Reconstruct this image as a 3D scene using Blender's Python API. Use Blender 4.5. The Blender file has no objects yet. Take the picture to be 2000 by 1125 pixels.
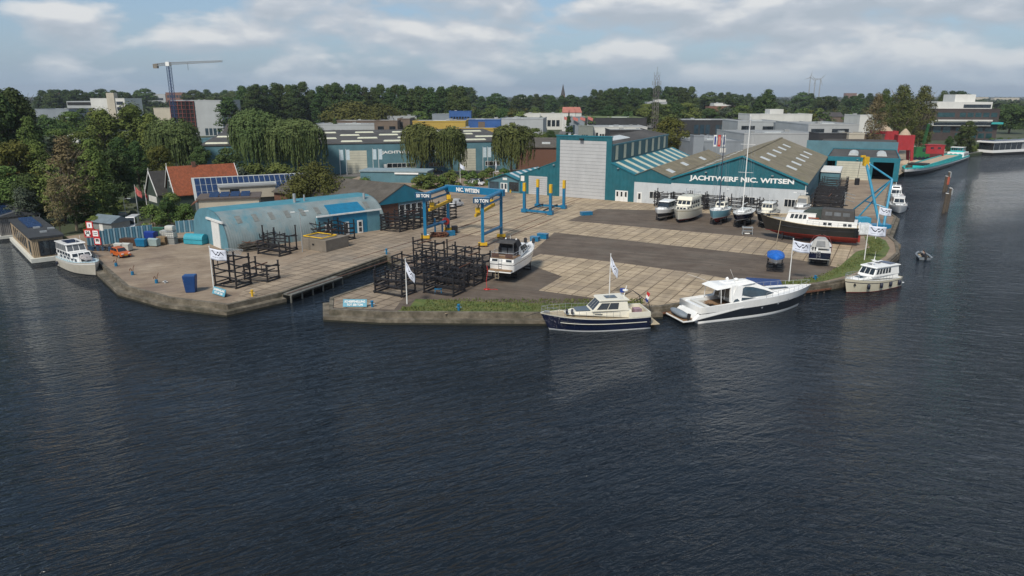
import bpy, bmesh, math, random
from mathutils import Vector, Matrix
R = math.radians
scene = bpy.context.scene
COL = scene.collection
D = bpy.data
# ---------------------------------------------------------------- camera
FPX, CX, CY, CAMZ, HORIZON = 1390.0, 1000.0, 562.5, 27.0, 186.5
PITCH = math.atan((CY - HORIZON) / FPX)
cam_data = D.cameras.new('camera'); cam = D.objects.new('camera', cam_data); COL.objects.link(cam)
cam_data.sensor_width = 36.0; cam_data.lens = FPX / 2000.0 * 36.0
cam_data.clip_start = 0.5; cam_data.clip_end = 40000
cam.location = (0, 0, CAMZ); cam.rotation_euler = (R(90) - PITCH, 0, 0)
scene.camera = cam
# ---------------------------------------------------------------- sky, sun, exposure
SUN_EL, SUN_AZ = R(48), R(205)          # azimuth clockwise from +Y: behind and a little left of the viewer
world = D.worlds.new('World'); scene.world = world; world.use_nodes = True
wt = world.node_tree; wt.nodes.clear()
def wn(t, **k):
    n = wt.nodes.new(t)
    for a, b in k.items(): setattr(n, a, b)
    return n
def wm(op, a, b=None, clamp=False):
    n = wn('ShaderNodeMath', operation=op); n.use_clamp = clamp
    for i, v in enumerate((a, b)):
        if v is None: continue
        if isinstance(v, (int, float)): n.inputs[i].default_value = v
        else: wt.links.new(v, n.inputs[i])
    return n.outputs[0]
def wramp(src, stops):
    r = wn('ShaderNodeValToRGB'); wt.links.new(src, r.inputs[0]); e = r.color_ramp.elements
    while len(e) < len(stops): e.new(0.5)
    for i, (p_, c) in enumerate(stops):
        e[i].position = p_; e[i].color = (c, c, c, 1) if isinstance(c, (int, float)) else (*c, 1)
    return r.outputs[0]
sky = wn('ShaderNodeTexSky', sky_type='NISHITA'); sky.sun_disc = False
sky.sun_elevation = SUN_EL; sky.sun_rotation = SUN_AZ; sky.air_density = 1.0; sky.dust_density = 1.6; sky.ozone_density = 1.5
tc = wn('ShaderNodeTexCoord'); sp = wn('ShaderNodeSeparateXYZ'); wt.links.new(tc.outputs['Generated'], sp.inputs[0])
zz = wm('MAXIMUM', sp.outputs[2], 0.0)
den = wm('ADD', zz, 0.16)
cx_ = wm('DIVIDE', sp.outputs[0], den); cy_ = wm('DIVIDE', sp.outputs[1], den)
cb = wn('ShaderNodeCombineXYZ'); wt.links.new(cx_, cb.inputs[0]); wt.links.new(cy_, cb.inputs[1])
def wnoise(scale, detail, rough, off):
    m = wn('ShaderNodeMapping'); m.inputs['Location'].default_value = off; wt.links.new(cb.outputs[0], m.inputs[0])
    n = wn('ShaderNodeTexNoise'); n.inputs['Scale'].default_value = scale; n.inputs['Detail'].default_value = detail
    n.inputs['Roughness'].default_value = rough; wt.links.new(m.outputs[0], n.inputs[0]); return n.outputs['Fac']
CLOUD_OFF = (3.1, 7.7, 0)
n_big = wnoise(0.36, 3, 0.5, CLOUD_OFF)
def puff(dz, dx=0.0, det=8):
    pv = wn('ShaderNodeMapping'); pv.inputs['Scale'].default_value = (9, 9, 24); pv.inputs['Location'].default_value = (2.3+dx, 5.1, .4+dz); wt.links.new(tc.outputs['Generated'], pv.inputs[0])
    pn = wn('ShaderNodeTexNoise'); pn.inputs['Scale'].default_value = .80; pn.inputs['Detail'].default_value = det; pn.inputs['Roughness'].default_value = .5; pn.inputs['Distortion'].default_value = .1; wt.links.new(pv.outputs[0], pn.inputs[0]); return pn.outputs['Fac']
n_mid = puff(0); n_up = puff(.38, 0, 5)
n_br = wnoise(0.8, 6, 0.55, (1.3, 9.2, 14))
cov = wm('ADD', wm('MULTIPLY', n_big, 0.30), wm('MULTIPLY', n_mid, 0.85))
# a little more open sky towards the left of the view, solid cloud to the right and overhead
bias = wm('ADD', wm('MULTIPLY', sp.outputs[0], 0.10), wm('SUBTRACT', wm('MINIMUM', wm('MULTIPLY', zz, 1.3), 0.10), wm('MULTIPLY', zz, 0.50)))
cov = wm('ADD', cov, bias)
mask = wramp(cov, [(0.530, 0.0), (0.575, .55), (0.64, 0.93)])
shade = wramp(wm('ADD', wm('ADD', wm('MULTIPLY', wm('SUBTRACT', n_mid, n_up), 1.5), .32), wm('MULTIPLY', n_br, 0.36)), [(0.34, (3.2, 3.6, 4.05)), (0.50, (3.9, 4.2, 4.6)), (0.68, (5.6, 5.65, 5.65))])
clear = wn('ShaderNodeMix', data_type='RGBA'); clear.inputs[0].default_value = 0.5
wt.links.new(sky.outputs[0], clear.inputs[6]); clear.inputs[7].default_value = (1.55, 2.65, 4.15, 1)
mx = wn('ShaderNodeMix', data_type='RGBA'); wt.links.new(mask, mx.inputs[0]); wt.links.new(clear.outputs[2], mx.inputs[6]); wt.links.new(shade, mx.inputs[7])
# the open sky overhead is a deeper blue than near the horizon
zd = wramp(zz, [(0.12, 0.0), (0.65, 1.0)]); mz = wn('ShaderNodeMix', data_type='RGBA'); wt.links.new(zd, mz.inputs[0]); wt.links.new(clear.outputs[2], mz.inputs[6]); mz.inputs[7].default_value = (1.15, 1.8, 2.75, 1); wt.links.new(mz.outputs[2], mx.inputs[6])
# pale band low on the horizon
hz = wramp(zz, [(0.0, 0.85), (0.035, 0.22), (0.08, 0.0)])
mx2 = wn('ShaderNodeMix', data_type='RGBA'); wt.links.new(hz, mx2.inputs[0]); wt.links.new(mx.outputs[2], mx2.inputs[6]); mx2.inputs[7].default_value = (2.75, 3.75, 4.7, 1)
bg = wn('ShaderNodeBackground'); bg.inputs[1].default_value = 0.1; wt.links.new(mx2.outputs[2], bg.inputs[0])
wo = wn('ShaderNodeOutputWorld'); wt.links.new(bg.outputs[0], wo.inputs[0])
sl = D.lights.new('sun', 'SUN'); sl.energy = 2.8; sl.angle = R(11); sl.color = (1.0, 0.93, 0.82)
sun = D.objects.new('sun', sl); COL.objects.link(sun)
sun.rotation_euler = Vector((math.sin(SUN_AZ) * math.cos(SUN_EL), math.cos(SUN_AZ) * math.cos(SUN_EL), math.sin(SUN_EL))).to_track_quat('Z', 'Y').to_euler()
scene.view_settings.view_transform = 'Standard'; scene.view_settings.look = 'None'
scene.view_settings.exposure = 0.50; scene.view_settings.gamma = 1; scene.view_settings.use_curve_mapping = False
# ---------------------------------------------------------------- survey helpers
def G(px, py, z=1.2):
    """ground point (at height z) surveyed from the photograph (2000 px wide)"""
    u = (px - CX) / FPX; v = (py - CY) / FPX
    dn = math.sin(PITCH) + v * math.cos(PITCH); fw = math.cos(PITCH) - v * math.sin(PITCH)
    t = (CAMZ - z) / dn
    return Vector((u * t, fw * t, z))
def ZA(P, py):
    """height of something standing at P whose top is at row py"""
    v = (py - CY) / FPX
    return CAMZ - P[1] * (math.sin(PITCH) + v * math.cos(PITCH)) / (math.cos(PITCH) - v * math.sin(PITCH))
def GD(px, dist, z=1.2):
    """point at forward distance dist in column px"""
    return Vector(((px - CX) / FPX * (dist * math.cos(PITCH) + (CAMZ - z) * math.sin(PITCH)), dist, z))
# ---------------------------------------------------------------- materials
MATS = {}
def pm(name, col, rough=.6, var=.18, sc=1.2, metal=0.0, bump=0.0, bsc=6.0, stain=None, corr=0.0, corrw=.3, spec=.5, alt=None, rand=0.0, coat=0.0, emit=None):
    """procedural material: two scales of noise in the colour, optional stain colour, corrugation, bump, per-object variation"""
    if name in MATS: return MATS[name]
    m = D.materials.new(name); m.use_nodes = True; nt = m.node_tree; N = nt.nodes; L = nt.links
    b = N['Principled BSDF']; b.inputs['Roughness'].default_value = rough; b.inputs['Metallic'].default_value = metal
    b.inputs['Specular IOR Level'].default_value = spec; b.inputs['Coat Weight'].default_value = coat
    t = N.new('ShaderNodeTexCoord'); src = t.outputs['Object']
    n1 = N.new('ShaderNodeTexNoise'); n1.inputs['Scale'].default_value = sc; n1.inputs['Detail'].default_value = 5; n1.inputs['Roughness'].default_value = .65; L.new(src, n1.inputs[0])
    r = N.new('ShaderNodeValToRGB'); L.new(n1.outputs['Fac'], r.inputs[0]); e = r.color_ramp.elements
    lo = [c * (1 - var) for c in col]; hi = [min(1, c * (1 + var)) for c in col]
    if alt: hi = alt
    e[0].position = .32; e[0].color = (*lo, 1); e[1].position = .68; e[1].color = (*hi, 1)
    out = r.outputs[0]
    if stain:
        scol, amt, ssc = stain
        mp = N.new('ShaderNodeMapping'); mp.inputs['Scale'].default_value = (1, 1, .25); L.new(src, mp.inputs[0])
        n2 = N.new('ShaderNodeTexNoise'); n2.inputs['Scale'].default_value = ssc; n2.inputs['Detail'].default_value = 7; n2.inputs['Roughness'].default_value = .7; L.new(mp.outputs[0], n2.inputs[0])
        r2 = N.new('ShaderNodeValToRGB'); L.new(n2.outputs['Fac'], r2.inputs[0]); r2.color_ramp.elements[0].position = .5; r2.color_ramp.elements[1].position = .72
        r2.color_ramp.elements[0].color = (0, 0, 0, 1); r2.color_ramp.elements[1].color = (amt, amt, amt, 1)
        x = N.new('ShaderNodeMix'); x.data_type = 'RGBA'; L.new(r2.outputs[0], x.inputs[0]); L.new(out, x.inputs[6]); x.inputs[7].default_value = (*scol, 1); out = x.outputs[2]
    if rand:
        oi = N.new('ShaderNodeObjectInfo'); h = N.new('ShaderNodeHueSaturation'); L.new(out, h.inputs['Color'])
        mr = N.new('ShaderNodeMapRange'); L.new(oi.outputs['Random'], mr.inputs[0]); mr.inputs[3].default_value = 1 - rand; mr.inputs[4].default_value = 1 + rand; L.new(mr.outputs[0], h.inputs['Value'])
        m2 = N.new('ShaderNodeMath'); m2.operation = 'MULTIPLY'; L.new(oi.outputs['Random'], m2.inputs[0]); m2.inputs[1].default_value = 7.31
        m3 = N.new('ShaderNodeMath'); m3.operation = 'FRACT'; L.new(m2.outputs[0], m3.inputs[0])
        mr2 = N.new('ShaderNodeMapRange'); L.new(m3.outputs[0], mr2.inputs[0]); mr2.inputs[3].default_value = .5 - .045 * min(1, rand * 3); mr2.inputs[4].default_value = .5 + .03 * min(1, rand * 3); L.new(mr2.outputs[0], h.inputs['Hue'])
        out = h.outputs[0]
    L.new(out, b.inputs['Base Color'])
    if emit: b.inputs['Emission Color'].default_value = (*emit[0], 1); b.inputs['Emission Strength'].default_value = emit[1]
    hsrc = None
    if bump:
        n3 = N.new('ShaderNodeTexNoise'); n3.inputs['Scale'].default_value = bsc; n3.inputs['Detail'].default_value = 4; L.new(src, n3.inputs[0])
        bp = N.new('ShaderNodeBump'); bp.inputs['Strength'].default_value = bump; bp.inputs['Distance'].default_value = .08; L.new(n3.outputs['Fac'], bp.inputs['Height']); L.new(bp.outputs[0], b.inputs['Normal']); hsrc = bp
    if corr:
        s_ = N.new('ShaderNodeSeparateXYZ'); L.new(src, s_.inputs[0]); a = N.new('ShaderNodeMath'); a.operation = 'ADD'; L.new(s_.outputs[0], a.inputs[0]); L.new(s_.outputs[1], a.inputs[1])
        q = N.new('ShaderNodeMath'); q.operation = 'MULTIPLY'; L.new(a.outputs[0], q.inputs[0]); q.inputs[1].default_value = 2 * math.pi / corrw
        w = N.new('ShaderNodeMath'); w.operation = 'SINE'; L.new(q.outputs[0], w.inputs[0])
        bp = N.new('ShaderNodeBump'); bp.inputs['Strength'].default_value = corr; bp.inputs['Distance'].default_value = .04; L.new(w.outputs[0], bp.inputs['Height'])
        if hsrc: L.new(hsrc.outputs[0], bp.inputs['Normal'])
        L.new(bp.outputs[0], b.inputs['Normal'])
    MATS[name] = m; return m
# ---------------------------------------------------------------- mesh builder
class MB:
    def __init__(s, T=None): s.v = []; s.f = []; s.m = []; s.T = T
    def add(s, vs, fs, m=0):
        n = len(s.v); s.v += [tuple(s.T(*v)) if s.T else tuple(v) for v in vs]
        s.f += [tuple(i + n for i in f) for f in fs]; s.m += [m] * len(fs); return s
    def box(s, x0, x1, y0, y1, z0, z1, m=0):
        return s.add([(x0,y0,z0),(x1,y0,z0),(x1,y1,z0),(x0,y1,z0),(x0,y0,z1),(x1,y0,z1),(x1,y1,z1),(x0,y1,z1)],
                     [(0,3,2,1),(4,5,6,7),(0,1,5,4),(1,2,6,5),(2,3,7,6),(3,0,4,7)], m)
    def cbox(s, c, d, m=0):
        return s.box(c[0]-d[0]/2, c[0]+d[0]/2, c[1]-d[1]/2, c[1]+d[1]/2, c[2]-d[2]/2, c[2]+d[2]/2, m)
    def beam(s, p, q, w, h=None, m=0, up=(0,0,1)):
        h = h or w; p = Vector(p); q = Vector(q); d = (q - p)
        if d.length < 1e-6: return s
        d.normalize(); u = Vector(up)
        if abs(d.dot(u)) > .98: u = Vector((1,0,0))
        a = d.cross(u).normalized() * w / 2; b = a.cross(d).normalized() * h / 2
        vs = [p-a-b, p+a-b, p+a+b, p-a+b, q-a-b, q+a-b, q+a+b, q-a+b]
        return s.add(vs, [(0,3,2,1),(4,5,6,7),(0,1,5,4),(1,2,6,5),(2,3,7,6),(3,0,4,7)], m)
    def tube(s, p, q, r, n=8, m=0, r2=None, cap=True):
        p = Vector(p); q = Vector(q); r2 = r if r2 is None else r2; d = (q - p).normalized(); u = Vector((0,0,1)) if abs(d.z) < .9 else Vector((1,0,0))
        a = d.cross(u).normalized(); b = a.cross(d).normalized(); vs = []
        for c, rr in ((p, r), (q, r2)):
            for i in range(n):
                t = 2*math.pi*i/n; vs.append(c + a*math.cos(t)*rr + b*math.sin(t)*rr)
        fs = [(i, (i+1) % n, n+(i+1) % n, n+i) for i in range(n)]
        if cap: fs += [tuple(range(n))[::-1], tuple(range(n, 2*n))]
        return s.add(vs, fs, m)
    def pipe(s, pts, r, n=6, m=0, closed=False):
        pts = list(pts)
        if closed: pts = pts + [pts[0]]
        for a, b in zip(pts, pts[1:]): s.tube(a, b, r, n, m)
        return s
    def poly(s, pts, m=0): return s.add(pts, [tuple(range(len(pts)))], m)
    def prism(s, pts, off, m=0):
        """pts: 3-D loop, extruded by vector off"""
        n = len(pts); o = Vector(off); a = [Vector(p) for p in pts]; vs = a + [p + o for p in a]
        fs = [tuple(range(n))[::-1], tuple(range(n, 2*n))] + [(i, (i+1) % n, n+(i+1) % n, n+i) for i in range(n)]
        return s.add(vs, fs, m)
    def frus(s, b, t, m=0):
        """b,t: four bottom and four top points, same order"""
        return s.add(list(b)+list(t), [(0,3,2,1),(4,5,6,7),(0,1,5,4),(1,2,6,5),(2,3,7,6),(3,0,4,7)], m)
    def lathe(s, c, prof, n=12, m=0):
        vs = []; c = Vector(c)
        for r_, z_ in prof:
            for i in range(n):
                t = 2*math.pi*i/n; vs.append(c + Vector((r_*math.cos(t), r_*math.sin(t), z_)))
        fs = []
        for k in range(len(prof)-1):
            for i in range(n): fs.append((k*n+i, k*n+(i+1) % n, (k+1)*n+(i+1) % n, (k+1)*n+i))
        fs += [tuple(range(n))[::-1], tuple(range((len(prof)-1)*n, len(prof)*n))]
        return s.add(vs, fs, m)
    def build(s, name, mats, parent=None, smooth=False, bevel=0.0, label=None):
        me = D.meshes.new(name); me.from_pydata(s.v, [], s.f)
        mats = mats if isinstance(mats, (list, tuple)) else [mats]
        for mt in mats: me.materials.append(mt)
        me.polygons.foreach_set('material_index', s.m)
        if smooth: me.polygons.foreach_set('use_smooth', [True]*len(s.f))
        me.update()
        bm = bmesh.new(); bm.from_mesh(me)
        if bevel: bmesh.ops.bevel(bm, geom=list(bm.edges)+list(bm.verts), offset=bevel, segments=2, profile=.6, affect='EDGES', clamp_overlap=True)
        bmesh.ops.recalc_face_normals(bm, faces=bm.faces); bm.to_mesh(me); bm.free()
        o = D.objects.new(name, me); COL.objects.link(o)
        if parent: o.parent = parent
        if label: o['label'] = label
        return o
def thing(name, label, cat, loc=(0,0,0), rz=0.0, group=None):
    o = D.objects.new(name, None); COL.objects.link(o); o.location = loc; o.rotation_euler = (0, 0, rz); o.empty_display_size = .5
    o['label'] = label; o['category'] = cat
    if group: o['group'] = group
    return o
def tag(o, label=None, cat=None, group=None, kind=None):
    if label: o['label'] = label
    if cat: o['category'] = cat
    if group: o['group'] = group
    if kind: o['kind'] = kind
    return o
def copy_tree(o, parent=None):
    c = o.copy(); COL.objects.link(c)
    if parent: c.parent = parent
    for ch in [x for x in o.children]: copy_tree(ch, c)
    return c
def dup(o, label, loc, rz=0.0, scale=None):
    c = copy_tree(o); c['label'] = label; c.location = loc; c.rotation_euler = (0, 0, rz)
    if scale: c.scale = scale if isinstance(scale, (tuple, list)) else (scale,)*3
    return c
def text_mb(body, w, h, depth=.04, bold=.015):
    """mesh data (verts, faces) of lettering stretched to w x h in the XZ plane, facing -Y"""
    cu = D.curves.new('lettering', 'FONT'); cu.body = body; cu.size = 1; cu.extrude = .02; cu.offset = bold; cu.resolution_u = 3
    ob = D.objects.new('lettering', cu); COL.objects.link(ob); bpy.context.view_layer.update()
    me = D.meshes.new_from_object(ob.evaluated_get(bpy.context.evaluated_depsgraph_get()))
    vs = [v.co.copy() for v in me.vertices]; fs = [tuple(p.vertices) for p in me.polygons]
    x0 = min(v.x for v in vs); x1 = max(v.x for v in vs); y0 = min(v.y for v in vs); y1 = max(v.y for v in vs)
    D.objects.remove(ob); D.curves.remove(cu); D.meshes.remove(me)
    return [((v.x-x0)/(x1-x0)*w, -depth if v.z > 0 else 0, (v.y-y0)/(y1-y0)*h) for v in vs], fs
rnd = random.Random(7)
HAZE_D = 8.0e-5
# ================================================================ SETTING
def ground_mat(name, c1, c2, c3, sc, rough=.85, bump=.3, grid=None, wet=None, streak=None):
    m = D.materials.new(name); m.use_nodes = True; nt = m.node_tree; N = nt.nodes; L = nt.links; b = N['Principled BSDF']
    b.inputs['Roughness'].default_value = rough
    t = N.new('ShaderNodeTexCoord'); src = t.outputs['Object']
    n = N.new('ShaderNodeTexNoise'); n.inputs['Scale'].default_value = sc; n.inputs['Detail'].default_value = 9; n.inputs['Roughness'].default_value = .7; L.new(src, n.inputs[0])
    r = N.new('ShaderNodeValToRGB'); L.new(n.outputs['Fac'], r.inputs[0]); e = r.color_ramp.elements; e[0].position = .33; e[0].color = (*c1, 1); e[1].position = .66; e[1].color = (*c3, 1); x = e.new(.5); x.color = (*c2, 1)
    out = r.outputs[0]
    if grid:
        ang, sx, sy, loc = grid
        mp = N.new('ShaderNodeMapping'); mp.vector_type = 'TEXTURE'; mp.inputs['Location'].default_value = loc; mp.inputs['Rotation'].default_value = (0, 0, ang); L.new(src, mp.inputs[0])
        br = N.new('ShaderNodeTexBrick'); br.offset = 0; br.squash = 1; L.new(mp.outputs[0], br.inputs[0])
        br.inputs['Scale'].default_value = 1; br.inputs['Brick Width'].default_value = sx; br.inputs['Row Height'].default_value = sy; br.inputs['Mortar Size'].default_value = .085; br.inputs['Mortar Smooth'].default_value = .3; br.inputs['Bias'].default_value = 0
        br.inputs['Color1'].default_value = (.86, .85, .83, 1); br.inputs['Color2'].default_value = (1.14, 1.12, 1.08, 1); br.inputs['Mortar'].default_value = (.33, .29, .25, 1)
        mu = N.new('ShaderNodeMix'); mu.data_type = 'RGBA'; mu.blend_type = 'MULTIPLY'; mu.inputs[0].default_value = 1; L.new(out, mu.inputs[6]); L.new(br.outputs[0], mu.inputs[7]); out = mu.outputs[2]
        # wider seams along the haul-out direction
        s = N.new('ShaderNodeSeparateXYZ'); L.new(mp.outputs[0], s.inputs[0])
    if wet:
        n2 = N.new('ShaderNodeTexNoise'); n2.inputs['Scale'].default_value = wet[1]; n2.inputs['Detail'].default_value = 6; n2.inputs['Distortion'].default_value = .6; L.new(src, n2.inputs[0])
        r2 = N.new('ShaderNodeValToRGB'); L.new(n2.outputs['Fac'], r2.inputs[0]); r2.color_ramp.elements[0].position = .48; r2.color_ramp.elements[1].position = .7
        r2.color_ramp.elements[0].color = (0,0,0,1); r2.color_ramp.elements[1].color = (wet[2],)*3 + (1,)
        x = N.new('ShaderNodeMix'); x.data_type = 'RGBA'; L.new(r2.outputs[0], x.inputs[0]); L.new(out, x.inputs[6]); x.inputs[7].default_value = (*wet[0], 1); out = x.outputs[2]
    if streak:
        mp = N.new('ShaderNodeMapping'); mp.vector_type = 'TEXTURE'; mp.inputs['Rotation'].default_value = (0, 0, streak[0]); mp.inputs['Scale'].default_value = (26, .9, 1); L.new(src, mp.inputs[0])
        n4 = N.new('ShaderNodeTexNoise'); n4.inputs['Scale'].default_value = 1; n4.inputs['Detail'].default_value = 5; n4.inputs['Roughness'].default_value = .65; n4.inputs['Distortion'].default_value = .35; L.new(mp.outputs[0], n4.inputs[0])
        r4 = N.new('ShaderNodeValToRGB'); L.new(n4.outputs['Fac'], r4.inputs[0]); r4.color_ramp.elements[0].position = .36; r4.color_ramp.elements[1].position = .58; r4.color_ramp.elements[0].color = (streak[1],)*3+(1,); r4.color_ramp.elements[1].color = (1,1,1,1)
        mu = N.new('ShaderNodeMix'); mu.data_type = 'RGBA'; mu.blend_type = 'MULTIPLY'; mu.inputs[0].default_value = 1; L.new(out, mu.inputs[6]); L.new(r4.outputs[0], mu.inputs[7]); out = mu.outputs[2]
        vo = N.new('ShaderNodeTexNoise'); vo.inputs['Scale'].default_value = .75; vo.inputs['Detail'].default_value = 2; L.new(src, vo.inputs[0]); r5 = N.new('ShaderNodeValToRGB'); L.new(vo.outputs['Fac'], r5.inputs[0]); r5.color_ramp.elements[0].position = .24; r5.color_ramp.elements[1].position = .31; r5.color_ramp.elements[0].color = (.55,.53,.5,1); r5.color_ramp.elements[1].color = (1,1,1,1)
        mu = N.new('ShaderNodeMix'); mu.data_type = 'RGBA'; mu.blend_type = 'MULTIPLY'; mu.inputs[0].default_value = 1; L.new(out, mu.inputs[6]); L.new(r5.outputs[0], mu.inputs[7]); out = mu.outputs[2]
    L.new(out, b.inputs['Base Color'])
    n3 = N.new('ShaderNodeTexNoise'); n3.inputs['Scale'].default_value = 9; n3.inputs['Detail'].default_value = 4; L.new(src, n3.inputs[0])
    bp = N.new('ShaderNodeBump'); bp.inputs['Strength'].default_value = bump; bp.inputs['Distance'].default_value = .05; L.new(n3.outputs['Fac'], bp.inputs['Height']); L.new(bp.outputs[0], b.inputs['Normal'])
    MATS[name] = m; return m
YARD_ANG = R(-28.5)
m_yard = ground_mat('yard_concrete', (.20,.146,.098), (.28,.215,.152), (.35,.28,.205), .22, wet=((.15,.105,.085), .09, .6), streak=(R(25), .80))
m_slab = ground_mat('slab_concrete', (.32,.25,.172), (.40,.32,.222), (.455,.368,.266), .35, grid=(YARD_ANG, 2.05, 2.05, (.6, .9, 0)), wet=((.20,.16,.13), .12, .35), streak=(R(64), .80))
m_slab2 = ground_mat('slab_concrete_old', (.235,.185,.135), (.295,.236,.175), (.345,.28,.21), .3, grid=(R(-29), 2.0, 2.0, (.3, .2, 0)), wet=((.18,.17,.15), .1, .4), streak=(R(64), .78))
m_asph = ground_mat('asphalt', (.088,.064,.047), (.118,.090,.068), (.155,.122,.094), .25, rough=.9, wet=((.15,.13,.105), .16, .5), streak=(R(-24), .72))
m_land = ground_mat('land', (.035,.05,.02), (.05,.065,.03), (.085,.085,.05), .02, rough=.95)
m_road = ground_mat('road', (.09,.085,.08), (.12,.115,.11), (.15,.145,.14), .2)
m_grass = ground_mat('grass_turf', (.055,.085,.018), (.09,.125,.028), (.15,.15,.045), .8, rough=.95, bump=.9, wet=((.13,.105,.05), .25, .5))
m_quay = ground_mat('quay_concrete', (.065,.055,.04), (.135,.115,.085), (.22,.19,.145), .8, bump=.8, wet=((.045,.042,.025), .7, .75))
# ---- water
m_water = D.materials.new('water'); m_water.use_nodes = True; MATS['water'] = m_water
nt = m_water.node_tree; N = nt.nodes; L = nt.links; b = N['Principled BSDF']
b.inputs['Base Color'].default_value = (.0085, .0125, .0175, 1); b.inputs['Roughness'].default_value = .02; b.inputs['IOR'].default_value = 1.333
t = N.new('ShaderNodeTexCoord')
def wave(ang, sx, sy, detail, rough, dist=0.0):
    mp = N.new('ShaderNodeMapping'); mp.vector_type = 'TEXTURE'; mp.inputs['Rotation'].default_value = (0, 0, R(ang)); mp.inputs['Scale'].default_value = (sx, sy, 1); L.new(t.outputs['Object'], mp.inputs[0])
    n = N.new('ShaderNodeTexNoise'); n.inputs['Scale'].default_value = 1; n.inputs['Detail'].default_value = detail; n.inputs['Roughness'].default_value = rough; n.inputs['Distortion'].default_value = dist; L.new(mp.outputs[0], n.inputs[0]); return n.outputs['Fac']
def mth(op, a, b_=None):
    n = N.new('ShaderNodeMath'); n.operation = op
    for i, v in enumerate((a, b_)):
        if v is None: continue
        if isinstance(v, (int, float)): n.inputs[i].default_value = v
        else: L.new(v, n.inputs[i])
    return n.outputs[0]
def ridge(f_): return mth('SUBTRACT', 1.0, mth('MULTIPLY', mth('ABSOLUTE', mth('SUBTRACT', f_, .5)), 3.4))
w1 = ridge(wave(26, 3.2, .95, 3, .55, .6))       # wind ripples, long crests
w2 = wave(36, 1.4, .44, 3, .6, .4)       # finer ripples
w3 = ridge(wave(-16, 2.8, .82, 4, .6, .6))       # second ripple train, strongest towards the right
w4 = wave(10, 14, 5, 2, .5)               # slow undulation
sx_ = N.new('ShaderNodeSeparateXYZ'); L.new(t.outputs['Object'], sx_.inputs[0])
mk = N.new('ShaderNodeMapRange'); L.new(sx_.outputs[0], mk.inputs[0]); mk.inputs[1].default_value = -10; mk.inputs[2].default_value = 60; mk.interpolation_type = 'SMOOTHSTEP'
patch = wave(15, 60, 22, 4, .55)
pr = N.new('ShaderNodeMapRange'); L.new(patch, pr.inputs[0]); pr.inputs[1].default_value = .35; pr.inputs[2].default_value = .65; pr.inputs[3].default_value = .35; pr.inputs[4].default_value = 1.35
tr_ = mth('ADD', mth('MULTIPLY', w1, mth('SUBTRACT', 1.15, mk.outputs[0])), mth('MULTIPLY', w3, mth('ADD', mk.outputs[0], .15)))
h = mth('ADD', mth('MULTIPLY', tr_, .25), mth('MULTIPLY', w2, .34))
h = mth('ADD', mth('MULTIPLY', h, pr.outputs[0]), mth('MULTIPLY', w4, .5))
bp = N.new('ShaderNodeBump'); bp.inputs['Strength'].default_value = 1.0; bp.inputs['Distance'].default_value = .56; L.new(h, bp.inputs['Height']); L.new(bp.outputs[0], b.inputs['Normal'])
mb = MB(); mb.poly([(-9000,-400,0),(9000,-400,0),(9000,2500,0),(-9000,2500,0)]); tag(mb.build('water', m_water), kind='structure')
# ---- land with quay edge
SH = [(-900,400),(-300,415),(0,428),(60,440),(128,462),(172,490),(200,520),(245,560),(330,583),(445,597),(550,573),(755,500),(787,512),(732,553),(645,583),(643,606),
      (750,611),(900,612),(1060,613),(1180,605),(1290,600),(1400,583),(1500,567),(1570,560),(1620,553),(1660,545),(1700,530),(1738,510),(1756,494),(1752,474),(1736,460),(1751,424),(1737,416),(1731,397),(1738,365),(1752,340),(1766,334),(1842,311),(1892,301),(1912,299),(1942,289),(2000,279),(2150,262)]
shore = [G(x, y) for x, y in SH]
mb = MB(); n = len(shore)
far = [Vector((9000, 900, 1.2)), Vector((9000, 14000, 1.2)), Vector((-9000, 14000, 1.2)), Vector((-9000, 300, 1.2))]
loop = [p.copy() for p in shore] + far
def fill(pts, z):
    """triangulate a simple, possibly concave outline"""
    from mathutils.geometry import delaunay_2d_cdt
    n_ = len(pts); r_ = delaunay_2d_cdt([Vector((p.x, p.y)) for p in pts], [], [list(range(n_))], 1, 1e-4)
    fs = []
    for f in r_[2]:
        a_, b_, c_ = (r_[0][i] for i in f[:3])
        fs.append(tuple(f) if (b_-a_).cross(c_-a_) > 0 else tuple(f)[::-1])
    return [(v.x, v.y, z) for v in r_[0]], fs
vs, fs = fill(loop, 1.2)
for i in range(len(shore)-1):
    a, c = shore[i], shore[i+1]; k = len(vs)
    vs += [(a.x, a.y, 1.2), (c.x, c.y, 1.2), (c.x, c.y, -1.5), (a.x, a.y, -1.5)]; fs.append((k+3, k+2, k+1, k))
me = D.meshes.new('land'); me.from_pydata(vs, [], fs); me.update(); me.materials.append(m_land)
o = D.objects.new('land', me); COL.objects.link(o); tag(o, kind='structure')
def sheet(name, px, z, mat, kind='structure'):
    """a flat sheet on the ground, corners surveyed in photo pixels at ground level"""
    pts = [G(*q) if len(q) == 2 else Vector(q) for q in px]
    vs, fs = fill(pts, z)
    me = D.meshes.new(name); me.from_pydata(vs, [], fs); me.update(); me.materials.append(mat)
    o = D.objects.new(name, me); COL.objects.link(o); tag(o, kind=kind); return o
sheet('yard', SH[4:38] + [(1880,296),(1800,285),(1560,285),(1000,322),(700,345),(560,395),(170,455)], 1.204, m_yard)
sheet('slab_field', [(868,620-6),(1052,567.6),(1276,598),(1303,596),(1400,582),(1500,566),(1560,558),(1600,548),(1662,512),(1668,500),(1656,430),(1630,408),(1573,421),(1092,383.5),(1018,378),(905,400),(835,446),(1000,470),(930,520)], 1.208, m_slab)
sheet('old_slab_field', [(445,597),(550,573),(752,500),(835,468),(930,420),(1010,385),(940,365),(840,400),(752,450),(690,465),(600,500),(500,545)], 1.212, m_slab2)
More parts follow.
